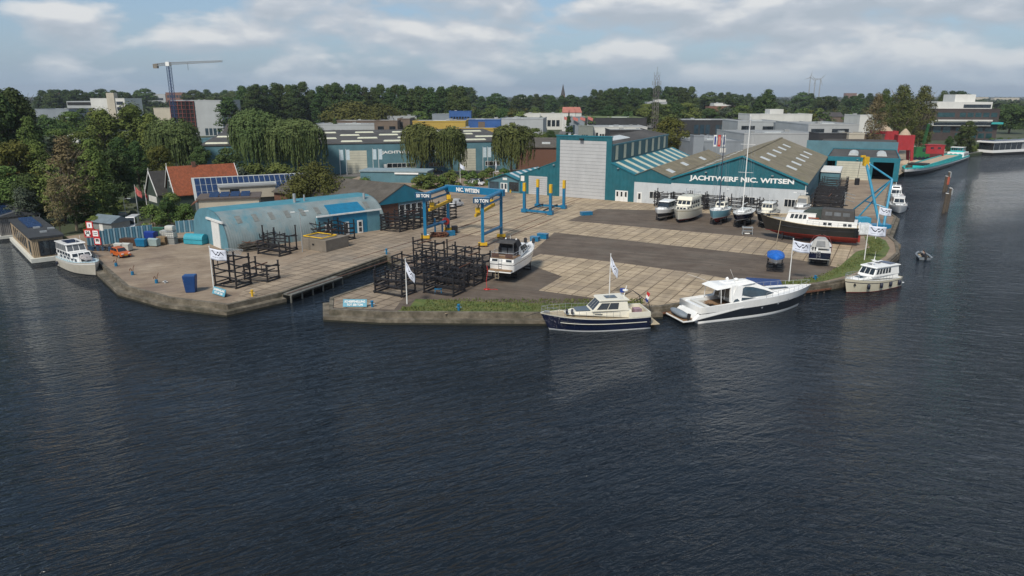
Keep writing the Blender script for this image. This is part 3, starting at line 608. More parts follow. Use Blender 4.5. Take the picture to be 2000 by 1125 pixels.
m = MB(QT); m.box(-.14, -.02, 3.2, 6.6, 0, 4.6); m.build('door', white_p, h, label='tall white sliding door'); m = MB(QT); m.box(-.3, -.02, 1.2, 8.6, 4.6, 4.95); m.build('door_rail', white_p, h)
def archz(d):
    for (d0, z0), (d1, z1) in zip(AR, AR[1:]):
        if d0 <= d <= d1: return z0+(z1-z0)*(d-d0)/(d1-d0+1e-6)
    return 0
vent_m = pm('dull_rooflight', (.17,.18,.17), .5, .25, 2)
for k in range(9):
    s0 = 2.6+k*3.0 + (1.6 if k > 6 else 0); m = MB(QT)
    for (d0, d1) in ((1.5,2.1),(2.1,2.9)): m.frus([(s0,d0,archz(d0)-.05),(s0+.9,d0,archz(d0)-.05),(s0+.9,d1,archz(d1)-.05),(s0,d1,archz(d1)-.05)], [(s0,d0,archz(d0)+.09),(s0+.9,d0,archz(d0)+.09),(s0+.9,d1,archz(d1)+.09),(s0,d1,archz(d1)+.09)])
    m.build('rooflight', vent_m, h)
sb(h, 'door_box', blue_p, lambda m: m.prism([(20.0,-.25,0),(20.0,-.25,4.0),(20.0,3.1,5.6),(20.0,3.1,0)], tuple((7.2,0,0))), QT)
sb(h, 'side_panel', blue_pan, lambda m: m.box(16.7,19.95,-.2,.4,0,3.9), QT); sb(h, 'side_panel', blue_pan, lambda m: m.box(27.25,30.2,-.2,.4,0,3.9), QT)
sb(h, 'door_rail', white_p, lambda m: m.box(16.5,30.4,-.55,-.25,4.0,4.25), QT)
for s0 in (18.2, 22.0, 25.0):
    dr = sb(h, 'door', white_p, lambda m: m.box(s0, s0+1.15, -.36, -.26, 0, 2.5), QT); sb(dr, 'pane', glass, lambda m: (m.box(s0+.28,s0+.87,-.40,-.36,.3,1.1), m.box(s0+.28,s0+.87,-.40,-.36,1.35,2.2)), QT)
sb(h, 'chimney', galv, lambda m: (m.tube((15.5,6.0,HQ-.6),(15.5,6.0,HQ+1.5),.28,9), m.tube((17.6,6.2,HQ-.6),(17.6,6.2,HQ+1.1),.16,8), m.tube((LQ-2.3,4.0,HQ-1.2),(LQ-2.3,4.0,HQ+.6),.25,9)), QT)
# --- brick workshop with teal gable
K0 = G(752, 437); K1 = G(852, 420); dk_ = (K1-K0); LK = dk_.length; dk_.normalize(); nk = Vector((-math.cos(R(35)), math.sin(R(35)), 0)).normalized()
def KT(s, d, z): return dk_*s + nk*d + Vector((0,0,z))
h = thing('brick_workshop', 'brick workshop with grey slate-like roof and bright teal gable beside the arched hangar', 'workshop', K0)
sb(h, 'wall', brick, lambda m: (m.box(-1.4, 3.8, 0, .4, 0, 4.0), m.box(-1.4,-1.0,.4,34,0,4.0)), KT)
sb(h, 'wall', teal2, lambda m: m.box(3.85, 12.6, .02, .4, 0, 4.0), KT)
sb(h, 'gable', blue_pan if False else pm('bright_teal_sheet', (.012,.17,.25), .5, .12, .6, corr=.4, corrw=.4), lambda m: m.prism([(-1.8,-.25,4.0),(12.9,-.25,4.0),(12.9,-.25,4.7),(5.5,-.25,7.7),(-1.8,-.25,4.4)], (0,.3,0)), KT)
sb(h, 'roof', asb_d, lambda m: (m.frus([(-2.0,-.3,4.2),(5.5,-.3,7.6),(5.5,34,7.6),(-2.0,34,4.2)], [(-2.0,-.3,4.4),(5.5,-.3,7.8),(5.5,34,7.8),(-2.0,34,4.4)]), m.frus([(5.5,-.3,7.6),(13.0,-.3,4.5),(13.0,34,4.5),(5.5,34,7.6)], [(5.5,-.3,7.8),(13.0,-.3,4.7),(13.0,34,4.7),(5.5,34,7.8)])), KT)
for k in range(5): window(h, 4.1+k*1.7, 5.4+k*1.7, 1.2, 3.4, .02, 1, T=KT, rows=2)
# --- low flat teal kiosk behind the workshop, with blue lettering fascia
h = thing('flat_kiosk', 'low pale-blue flat-roofed kiosk below the banners of the long hall', 'kiosk', G(735,356), R(-8))
m = MB(); m.box(-5,16,0,8,0,3.2); m.build('wall', teal2, h); m = MB(); m.box(-5.3,16.3,-.3,8.3,3.2,3.6); m.build('roof', pm('pale_blue_roof', (.22,.29,.32), .8, .15, .5), h)
m = MB(); m.box(6,13.5,-.36,-.31,2.6,3.1); m.build('sign_board', letter_w, h)
# --- brown brick building at the end of the street
h = thing('brick_offices', 'low brown brick building with dark roofs and white gable end behind the tall hall', 'building', G(1009,330), R(-4))
m = MB(); m.box(0,17,0,14,0,7.6); m.build('wall', brick, h); m = MB(); m.box(24,46,-1,12,0,7.4); m.build('wall', brick, h)
m = MB(); m.prism([(17,-1.5,0),(24,-1.5,0),(24,-1.5,10),(20,-1.5,10.8),(17,-1.5,8)], (0,13,0)); m.build('gable', white_p, h)
m = MB(); m.frus([(-.4,-.5,7.6),(17.2,-.5,7.6),(17.2,14,7.6),(-.4,14,7.6)], [(-.4,-.5,7.9),(17.2,-.5,7.9),(17.2,14,10.5),(-.4,14,10.5)]); m.frus([(23.8,-1.5,7.4),(46.4,-1.5,7.4),(46.4,12,7.4),(23.8,12,7.4)], [(23.8,-1.5,7.7),(46.4,-1.5,7.7),(46.4,12,10),(23.8,12,10)]); m.build('roof', asb_d, h)
m = MB(); m.box(28,30,-1.1,-1.0,2.2,4.6); m.build('window', white_p, h); m = MB(); m.box(17.4,18.8,-1.6,-1.5,2.5,7); m.build('window', glass, h)
m = MB(); m.box(9,12,4,6,8.6,9.3); m.build('rooflight', skyl, h)
# ================================================================ BOATS
gel = pm('white_gelcoat', (.82,.82,.80), .25, .04, 1.2, coat=.3, stain=((.55,.54,.50), .35, 1.2))
cream = pm('cream_gelcoat', (.66,.61,.47), .28, .05, 1, coat=.3, stain=((.50,.45,.33), .4, 1.3))
cream_p = pm('pale_cream_gelcoat', (.72,.69,.58), .3, .04, 1.2, coat=.2)
navy = pm('navy_gelcoat', (.008,.013,.038), .16, .2, .7, coat=.6)
blackh = pm('black_hull', (.010,.011,.012), .3, .3, 1, coat=.3, stain=((.05,.045,.04), .4, .8))
redb = pm('red_antifouling', (.30,.035,.025), .75, .22, 1.1, stain=((.15,.03,.025), .7, .9))
blackb = pm('black_antifouling', (.022,.022,.025), .8, .3, 1.2)
lblue = pm('light_blue_hull', (.22,.44,.52), .35, .08, 1, coat=.2)
teak = pm('teak_deck', (.23,.14,.075), .7, .25, 6)
tan = pm('tan_deck', (.42,.35,.24), .75, .15, 3)
chrome = pm('stainless_rail', (.55,.56,.58), .25, .08, 3, metal=.7)
canv_k = pm('black_canvas', (.022,.022,.026), .85, .3, 2)
canv_g = pm('grey_canvas', (.36,.36,.35), .85, .1, 2)
canv_d = pm('charcoal_canvas', (.055,.052,.050), .85, .25, 1.5)
canv_b = pm('blue_tarpaulin', (.010,.13,.52), .6, .2, 1.3, bump=.6, bsc=3)
clearp = pm('clear_hood_window', (.10,.11,.12), .55, .3, 1)
rubber = pm('navy_fender', (.012,.016,.035), .5, .2, 4)
hypal = pm('grey_rib_cover', (.19,.22,.25), .8, .12, 1.5, bump=.4, bsc=4)
greysh = pm('greyblue_hull_band', (.016,.020,.028), .3, .2, 1, coat=.4)
redf = pm('red_cloth', (.48,.03,.03), .8, .1); bluef = pm('blue_cloth', (.02,.05,.25), .8, .1)
solar = pm('solar_panel', (.012,.030,.085), .2, .3, 2, spec=.8)
def lerp(a, b, t): return a + (b-a)*t
class Hull:
    def __init__(s, L, B, fs, fb, draft, full=2.4, stern=.88, rake=1.0, wl=.94, mid=.0):
        s.L, s.B, s.fs, s.fb, s.draft, s.full, s.stern, s.rake, s.wl, s.mid = L, B, fs, fb, draft, full, stern, rake, wl, mid
    def hb(s, t):
        aft = s.stern + (1-s.stern)*min(1, t/.42)**.7
        return s.B/2 * aft * max(0, 1 - (max(0, t-.42)/.58)**s.full)
    def sz(s, t): return s.fs + (s.fb-s.fs)*t**2.0 - s.mid*math.sin(math.pi*t)
    def pt(s, t, side=1, inset=0, dz=0): return Vector((s.L*t, side*max(0.0, s.hb(t)-inset), s.sz(t)+dz))
    def build(s, root, mats, bands=None, n=20, name='hull'):
        """mats: bottom, boot, topside, rub; bands: list of (height fraction of freeboard, material index)"""
        bands = bands or [(.08, 1), (.80, 2), (.90, 3), (1.0, 2)]
        lev = [(-1.0, 0.0, 0), (-.62, .50, 0), (-.22, .86, 0), (0, 1.0, 0)] + [(f, None, mi) for f, mi in bands]
        rings = []
        for i in range(n+1):
            t = i/n; t = 1-(1-t)**1.35; row = []
            b = s.hb(t); z1 = s.sz(t); bw = b*lerp(s.wl, s.wl*.55, t**3)
            for (f, w, mi) in lev:
                if f < 0:
                    kk = 1-t**5*.9; z = s.draft*f*kk; y = bw*w*(1-.25*t**4)
                else: z = z1*f; y = lerp(bw, b, f**.8)
                x = s.L*t - s.rake*(1-max(f, -.6))*t**3*(.62)
                row.append((x, y, z))
            rings.append(row)
        m = MB(); k = len(lev); vs = []
        for row in rings:
            vs += [(x, y, z) for x, y, z in row] + [(x, -y, z) for x, y, z in row]
        fs = []; ms = []
        for i in range(n):
            a = i*2*k; b_ = a+2*k
            for j in range(k-1):
                fs.append((a+j, b_+j, b_+j+1, a+j+1)); ms.append(lev[j+1][2])
                fs.append((a+k+j, a+k+j+1, b_+k+j+1, b_+k+j)); ms.append(lev[j+1][2])
        for j in range(k-1): fs.append((j, j+1, k+j+1, k+j)); ms.append(lev[j+1][2])
        m.add(vs, fs); m.m = ms
        o = m.build(name, mats, root, smooth=False)
        for p in o.data.polygons: p.use_smooth = True
        o.data.update(); return o
    def deck(s, root, mat, drop=.10, n=16, name='deck', t0=0, t1=1, ins=.07):
        m = MB(); vs = []
        for i in range(n+1):
            t = lerp(t0, t1, i/n); b = max(0.01, s.hb(t)-ins); vs += [(s.L*t-(.1 if t == 1 else 0), b, s.sz(t)-drop), (s.L*t-(.1 if t == 1 else 0), -b, s.sz(t)-drop)]
        m.add(vs, [(2*i, 2*i+1, 2*i+3, 2*i+2) for i in range(n)]); return m.build(name, mat, root)
    def rail(s, root, t0, t1, h=.65, mat=None, n=10, r=.02, ins=.08, name='railing', mid=True, close=True):
        m = MB(); L_, R_ = [], []
        for i in range(n+1):
            t = lerp(t0, t1, i/n); L_.append(s.pt(t, 1, ins)); R_.append(s.pt(t, -1, ins))
        up = Vector((0,0,h))
        for S in (L_, R_):
            for a, b in zip(S, S[1:]): m.tube(a+up, b+up, r, 5); 
            if mid:
                for a, b in zip(S, S[1:]): m.tube(a+up*.5, b+up*.5, r*.7, 5)
            for a in S: m.tube(a, a+up, r, 5)
        if close: m.tube(L_[-1]+up, R_[-1]+up, r, 5)
        return m.build(name, mat or chrome, root)
def quadpt(q, u, v): return (q[0]*(1-u)+q[1]*u)*(1-v) + (q[3]*(1-u)+q[2]*u)*v
def pane_on(root, q, u0, u1, v0, v1, mat, name='window', off=.02, th=.03, slant=0.0):
    """thin slab laid on a face q = (bottom-left, bottom-right, top-right, top-left)"""
    q = [Vector(p) for p in q]; nn = (q[1]-q[0]).cross(q[3]-q[0]).normalized()
    pts = [quadpt(q, u0, v0), quadpt(q, u1, v0), quadpt(q, u1-slant, v1), quadpt(q, u0+slant, v1)]
    m = MB(); m.prism([p - nn*(th-off) for p in pts], nn*th); return m.build(name, mat, root)
def house(root, x0, x1, w0, w1, z0, z1, rf=.5, rb=.1, ins=.12, mat=None, side=None, front=None, back=None, roof=None, gl=None, name='cabin', dz=0.0, bevel=.07, zf=None, zb=None):
    """deckhouse: x0 aft end, x1 front end, widths, slopes; side/front/back = (u0,u1,v0,v1,count) window rows"""
    gl = gl or glass; zf = z0 if zf is None else zf
    b = [Vector((x0,-w0/2,z0)), Vector((x1,-w1/2,zf)), Vector((x1,w1/2,zf)), Vector((x0,w0/2,z0))]
    t = [Vector((x0+rb,-w0/2+ins,z1+dz)), Vector((x1-rf,-w1/2+ins,z1)), Vector((x1-rf,w1/2-ins,z1)), Vector((x0+rb,w0/2-ins,z1+dz))]
    m = MB(); m.frus(b, t); o = m.build(name, mat or gel, root, bevel=bevel)
    faces = dict(r=(b[0],b[1],t[1],t[0]), l=(b[2],b[3],t[3],t[2]), f=(b[1],b[2],t[2],t[1]), k=(b[3],b[0],t[0],t[3]))
    def row(fc, spec):
        u0, u1, v0, v1, n = spec[:5]; gap = (spec[5] if len(spec) > 5 else .12)
        for i in range(n):
            a = lerp(u0, u1, (i+gap/2)/n); c = lerp(u0, u1, (i+1-gap/2)/n); pane_on(o, faces[fc], a, c, v0, v1, gl)
    if side:
        row('r', side); s2 = list(side); s2[0], s2[1] = 1-side[1], 1-side[0]; row('l', s2)
    if front: row('f', front)
    if back: row('k', back)
    if roof:
        ov, th, rm = roof; tt = [t[0]+Vector((-ov,-ov*.6,0)), t[1]+Vector((ov,-ov*.6,0)), t[2]+Vector((ov,ov*.6,0)), t[3]+Vector((-ov,ov*.6,0))]
        m = MB(); m.frus(tt, [p+Vector((0,0,th)) + (Vector((sgnx*ov*.5, 0, 0))) for p, sgnx in zip(tt, (1,-1,-1,1))]); m.build('roof', rm, root, bevel=.04)
    return o, t
def fender(root, p, r=.16, h=.65):
    m = MB(); m.lathe(p, [(.03,0),(r,.1),(r,h-.1),(.03,h)], 8); m.build('fender', rubber, root, smooth=True)
def ladder(root, x, y0, z0, z1, w=.45, n=4, mat=None):
    m = MB(); m.tube((x,y0-w/2,z0),(x,y0-w/2,z1),.03,5); m.tube((x,y0+w/2,z0),(x,y0+w/2,z1),.03,5)
    for k in range(n): z = lerp(z0+.1, z1-.05, k/(n-1)); m.tube((x,y0-w/2,z),(x,y0+w/2,z),.03,5)
    m.build('boarding_ladder', mat or chrome, root)
def flagstaff(root, x, y, z, h=1.4, lean=-.5):
    m = MB(); m.tube((x,y,z),(x+lean,y,z+h),.02,5); m.build('flagstaff', teak, root)
    m = MB(); a = Vector((x+lean,y,z+h)); b_ = Vector((x+lean*.45,y,z+h*.45))
    for k, mi in enumerate((0,1,2)):
        p0 = a.lerp(b_, k/3); p1 = a.lerp(b_, (k+1)/3)
        m.prism([p0, p1, p1+Vector((-.25,.1,-.35)), p0+Vector((-.35,.1,-.30))], (0,.02,0), mi)
    m.build('ensign', [redf, letter_w, bluef], root)
def place(stern, bow, z=0.0):
    """position and heading from surveyed stern and bow points"""
    d = bow - stern; return Vector((stern.x, stern.y, z)), math.atan2(d.y, d.x), math.hypot(d.x, d.y)
# ---- 1 navy-hulled cabin yacht in front
def yacht_navy():
    r = thing('cabin_yacht', 'navy-hulled cabin yacht with cream deckhouse moored at the front quay', 'yacht', (16.3, 82.9, 0), R(190.5))
    H = Hull(13.2, 4.1, 1.55, 2.25, .7, 2.6, .9, 1.9, .95, .05)
    H.build(r, [blackb, letter_w, navy, cream_p], [(.10, 1), (.40, 2), (.80, 2), (.93, 2), (1.0, 3)])
    H.deck(r, tan)
    for sd in (1, -1):
        m = MB()
        for k in range(12):
            t0, t1 = .05+.066*k, .05+.066*(k+1); m.beam((H.L*t0-.1, sd*(H.hb(t0)+.0), H.sz(t0)*.60), (H.L*t1-.1, sd*(H.hb(t1)*.995-.0), H.sz(t1)*.60), .07, .06)
        m.build('rubbing_strip', cream_p, r)
    house(r, 2.3, 10.2, 3.3, 1.6, 1.45, 2.35, .9, .1, .12, cream_p, side=(.46,.60,.2,.55,1), name='coachroof', dz=.08, zf=2.0)
    pane_on(r, [(7.3,-1.0,2.44),(9.0,-.75,2.41),(9.0,.75,2.41),(7.3,1.0,2.44)], 0, 1, 0, 1, glass_b, 'deck_hatch')
    o, t = house(r, 2.7, 7.2, 3.1, 2.7, 2.35, 3.55, 1.15, .2, .22, cream_p, side=(.30,.93,.18,.80,2,.06), front=(.06,.94,.12,.88,3), back=(.3,.7,.0,.75,1), roof=(.28,.16,cream_p))
    pane_on(r, [(3.9,-.6,3.74),(5.3,-.55,3.74),(5.3,.55,3.74),(3.9,.6,3.74)], 0, 1, 0, 1, glass_b, 'roof_hatch')
    m = MB(); m.box(.15,2.6,-1.85,1.85,1.5,1.56); m.build('aft_deck', tan, r)
    m = MB(); m.box(.1,2.8,1.7,1.85,1.45,2.15); m.box(.1,2.8,-1.85,-1.7,1.45,2.15); m.box(.05,.2,-1.8,1.8,1.45,2.1); m.build('bulwark', cream_p, r)
    m = MB(); m.box(.7,1.6,-.5,.5,1.56,2.1); m.build('deck_seat', pm('mauve_cushion', (.30,.20,.24), .8, .15), r)
    H.rail(r, .30, .985, .78, n=11)
    m = MB(); m.box(-1.15,.05,-1.75,1.75,.42,.55); m.build('swim_platform', tan, r, bevel=.05)
    m = MB()
    for y in (-1.6, 1.6): m.pipe([(2.2,y,3.4),(1.2,y,3.9),(.35,y,3.3),(.05,y,2.1)], .045, 6)
    m.pipe([(1.2,-1.6,3.9),(1.2,1.6,3.9)], .045, 6); m.build('hood_frame', canv_k, r)
    m = MB(); m.tube((2.9,0,3.7),(2.6,0,5.0),.05,6); m.lathe((2.75,0,4.35),[(.05,0),(.32,.04),(.32,.16),(.05,.22)],10); m.build('mast', gel, r)
    m = MB(); m.box(2.6,3.1,-.9,-.5,4.0,4.45); m.build('rolled_flag', bluef, r)
    flagstaff(r, .0, -.9, 1.9, 2.0, -.4)
    for x in (9.6, 10.2): fender(r, (x, 1.15-.3*(x-9.6), 2.12), .15, .7)
    m = MB(); m.tube((12.75,0,2.3),(13.1,0,2.2),.09,6); m.box(12.1,12.7,-.12,.12,2.2,2.4); m.build('anchor', galv, r)
    return r
yn = yacht_navy()
m = MB(); m.pipe([(12.6,-.5,2.2),(13.6,-1.6,1.6),(14.6,-2.6,1.0)], .03, 5); m.build('mooring_line', canv_k, yn); m = MB(); m.pipe([(.3,-1.8,1.9),(-.8,-2.6,1.3),(-2.2,-3.6,1.25)], .03, 5); m.build('mooring_line', canv_k, yn)
# ---- 2 large white sport yacht
def yacht_sport():
    r = thing('motor_yacht', 'largest white motor yacht with charcoal hull band and tender on its stern', 'yacht', (22.1, 84.9, 0), R(19.5))
    H = Hull(18.6, 4.9, 2.1, 2.9, .8, 2.5, .94, 3.2, .93, -.15)
    H.build(r, [blackb, gel, greysh, gel], [(.06, 1), (.16, 1), (.62, 2), (.68, 1), (.86, 1), (1.0, 1)], n=24)
    H.deck(r, gel, .04, t0=.33)
    m = MB(); m.box(.2,6.3,-2.05,2.05,1.5,1.6); m.build('cockpit_sole', teak, r)
    m = MB()
    for sd in (1,-1): m.frus([(-.9,sd*1.75,.55),(6.4,sd*1.95,1.4),(6.4,sd*2.42,1.5),(-.9,sd*2.3,.45)], [(.9,sd*1.8,2.0),(6.4,sd*1.95,2.35),(6.4,sd*2.3,2.25),(.9,sd*2.2,2.0)])
    m.build('quarter_moulding', gel, r, bevel=.12)
    m = MB(); m.frus([(-.55,-1.7,.6),(.9,-1.7,.6),(.9,1.7,.6),(-.55,1.7,.6)], [(.35,-1.7,1.95),(.95,-1.7,1.95),(.95,1.7,1.95),(.35,1.7,1.95)]); m.build('transom', gel, r, bevel=.05)
    vs, fs = text_mb('SWEET', 1.7, .3, .02, .01); m = MB(); m.add([(-.22-.35*(1.05+v[2]-1.3)+.27 - .08 + (v[2])*.66-.2, .85-v[0], 1.05+v[2]) for v in vs], fs); m.build('lettering', pm('grey_lettering', (.25,.26,.28), .5), r)
    m = MB(); m.box(-2.2,-.3,-2.15,2.15,.38,.56); m.build('swim_platform', gel, r, bevel=.06)
    m = MB(); m.box(-2.1,-.5,-2.05,2.05,.57,.585); m.build('platform_deck', teak, r)
    # foredeck trunk and cabin
    m = MB(); m.frus([(6.0,-1.9,2.1),(16.2,-.55,2.6),(16.2,.55,2.6),(6.0,1.9,2.1)], [(6.6,-1.5,2.95),(15.4,-.35,2.78),(15.4,.35,2.78),(6.6,1.5,2.95)]); m.build('foredeck_trunk', gel, r, bevel=.1)
    o, t = house(r, 4.6, 13.2, 4.0, 2.4, 2.2, 4.2, 4.4, .25, .55, gel, front=(.06,.94,.10,.90,2,.03), bevel=.10, back=(.08,.92,.0,.86,3))
    q = [Vector((4.6,-2.0,2.2)), Vector((13.2,-1.2,2.2)), Vector((8.8,-.65,4.2)), Vector((4.85,-1.45,4.2))]; ql = [Vector((p.x,-p.y,p.z)) for p in (q[1],q[0],q[3],q[2])]
    for qq, sg in ((q, 0), (ql, 1)):
        U = (lambda u: u) if sg == 0 else (lambda u: 1-u)
        def win(pts, off=.03):
            P = [quadpt(qq, U(u), v) for u, v in pts]; nn = (qq[1]-qq[0]).cross(qq[3]-qq[0]).normalized(); m = MB(); m.prism([p - nn*.02 for p in P], nn*(.02+off)); m.build('window', glass_b, o)
        win([(.22,.42),(.42,.16),(.72,.14),(.93,.22),(.86,.50),(.70,.74),(.50,.82),(.34,.70)])
        win([(.04,.02),(.30,.02),(.52,.08),(.36,.16),(.18,.24),(.08,.16)])
    m = MB(); m.frus([(2.6,-1.8,3.9),(9.0,-1.0,4.15),(9.0,1.0,4.15),(2.6,1.8,3.9)], [(3.4,-1.3,4.35),(8.4,-.6,4.4),(8.4,.6,4.4),(3.4,1.3,4.35)]); m.build('hardtop', gel, r, bevel=.14)
    m = MB(); m.frus([(4.4,-.6,4.34),(8.2,-.5,4.36),(8.2,.5,4.36),(4.4,.6,4.34)], [(4.6,-.5,4.5),(7.9,-.4,4.5),(7.9,.4,4.5),(4.6,.5,4.5)]); m.build('sunroof', gel, r, bevel=.03)
    m = MB()
    for sd in (1,-1): m.pipe([(3.3,sd*1.6,4.0),(3.3,sd*1.8,2.2)], .04, 6); m.frus([(4.6,sd*1.75,2.2),(6.2,sd*1.8,2.2),(6.2,sd*1.9,2.2),(4.6,sd*1.85,2.2)], [(5.6,sd*1.45,4.1),(6.6,sd*1.4,4.1),(6.6,sd*1.5,4.1),(5.6,sd*1.55,4.1)])
    m.build('hardtop_support', gel, r)
    m = MB(); m.lathe((6.6,0,4.48),[(.05,0),(.33,.05),(.33,.2),(.05,.3)],12); m.lathe((5.7,.6,4.4),[(.2,0),(.22,.25),(.05,.42)],10); m.tube((6.2,-.6,4.1),(5.0,-.8,6.2),.015,4); m.tube((4.2,1.2,4.0),(1.4,3.0,5.0),.015,4); m.build('radar', gel, r, smooth=True)
    m = MB(); m.box(1.2,3.2,.9,1.9,1.6,2.05); m.box(1.2,1.7,-1.9,.9,1.6,2.05); m.build('cockpit_seat', pm('seat_cushion', (.60,.60,.57), .7, .05), r, bevel=.08)
    m = MB(); m.box(2.2,3.2,-1.0,.2,2.02,2.1); m.tube((2.7,-.4,1.6),(2.7,-.4,2.02),.06,6); m.build('cockpit_table', teak, r)
    m = MB(); m.beam((11.9,-.1,2.92),(14.6,-.1,2.88),.55,.05); m.build('deck_hatch', glass, r)
    H.rail(r, .52, .985, .62, n=9, mid=False, ins=.16)
    m = MB()
    for sd in (1,-1):
        for x, z in ((9.6,1.25),(12.2,1.5),(14.0,1.75)): 
            t_ = x/H.L; yy = lerp(H.hb(t_)*.86, H.hb(t_), .55); m.tube((x-.5,sd*(yy-.08),z),(x-.5,sd*(yy+.05),z),.14,10)
    m.build('porthole', chrome, r)
    # tender is its own thing lying on the platform
    t = thing('tender', 'grey covered inflatable tender lying across the stern of the large motor yacht', 'tender', r.matrix_basis @ Vector((-1.55,-1.0,.98)) if False else (0,0,0))
    c, s_ = math.cos(R(19.5)), math.sin(R(19.5)); px, py = -1.45, -1.75
    t.location = (22.1+px*c-py*s_, 84.9+px*s_+py*c, .95); t.rotation_euler = (R(12), 0, R(109.5))
    m = MB(); prof = [(-.1,.08),(.1,.42),(.6,.60),(1.6,.66),(2.6,.60),(3.2,.38),(3.45,.06)]; vs = []; K = 12
    for x, rr in prof:
        for k in range(K):
            a = 2*math.pi*k/K; vs.append((x, rr*1.15*math.cos(a), rr*.62*math.sin(a)+.12*(x/3.4)**2))
    m.add(vs, [(i*K+k, i*K+(k+1) % K, (i+1)*K+(k+1) % K, (i+1)*K+k) for i in range(len(prof)-1) for k in range(K)] + [tuple(range(K))[::-1], tuple(range((len(prof)-1)*K, len(prof)*K))])
    m.build('cover', hypal, t, smooth=True)
    m = MB(); m.box(-.5,-.15,-.15,.15,-.1,.5); m.tube((-.35,0,-.4),(-.35,0,0),.06,6); m.build('outboard_motor', canv_k, t, bevel=.04)
yacht_sport()
# ---- 3 cream motor cruiser at the bend
def cruiser_cream():
    lo, a, d_ = place(Vector((56.3,102.3,0)), Vector((47.0,97.0,0)))
    r = thing('motor_cruiser', 'cream motor cruiser with white deckhouse and dark fenders moored at the grassy bend', 'cruiser', lo, a)
    H = Hull(11.0, 3.9, 1.45, 2.2, .7, 2.7, .9, 1.3, .95, .05)
    H.build(r, [redb, navy, cream, navy], [(.06, 0), (.74, 2), (.80, 3), (1.0, 2)])
    H.deck(r, gel)
    house(r, .9, 8.9, 3.2, 1.5, 1.4, 2.0, .7, .1, .08, gel, name='coachroof', zf=1.8)
    o, t = house(r, .8, 6.4, 3.1, 2.6, 2.0, 3.25, .75, .1, .16, gel, side=(.34,.95,.28,.85,5,.25), front=(.05,.95,.25,.88,3), roof=(.3,.14,gel))
    q = [(.8,-1.55,2.0),(2.5,-1.5,2.0),(2.5,-1.4,3.2),(.85,-1.42,3.2)]; pane_on(r, q, .05, .95, .1, .9, tan, 'hood_panel', .03); 
    pane_on(r, [(6.9,-.6,2.03),(8.2,-.5,2.0),(8.2,.5,2.0),(6.9,.6,2.03)], 0, 1, 0, 1, glass_b, 'deck_hatch')
    m = MB()
    for x in (2.6, 4.3): m.box(x, x+.6, -.9, -.3, 3.40, 3.46)
    m.build('roof_hatch', glass, r)
    m = MB(); m.box(1.0,2.2,-.9,.9,3.40,3.47); m.build('solar_panel', solar, r)
    m = MB(); m.tube((5.0,0,3.4),(4.7,0,4.7),.05,6); m.tube((4.75,-.5,4.1),(4.75,.5,4.1),.03,5); m.lathe((4.85,0,4.0),[(.05,0),(.28,.04),(.28,.16),(.05,.2)],10); m.tube((4.7,0,4.7),(4.7,0,5.4),.015,4); m.build('mast', gel, r)
    H.rail(r, .25, .985, .6, n=11)
    for t_ in (.1,.3,.5,.72): fender(r, (H.L*t_, (H.hb(t_)+.12), .35+.3*t_), .22, .8)
    m = MB(); m.box(-.7,.05,-1.6,1.6,.4,.52); m.build('swim_platform', gel, r, bevel=.04)
    m = MB(); m.box(9.35,9.75,.62,.80,1.1,1.45); m.build('anchor_pocket', blackb, r)
cruiser_cream()
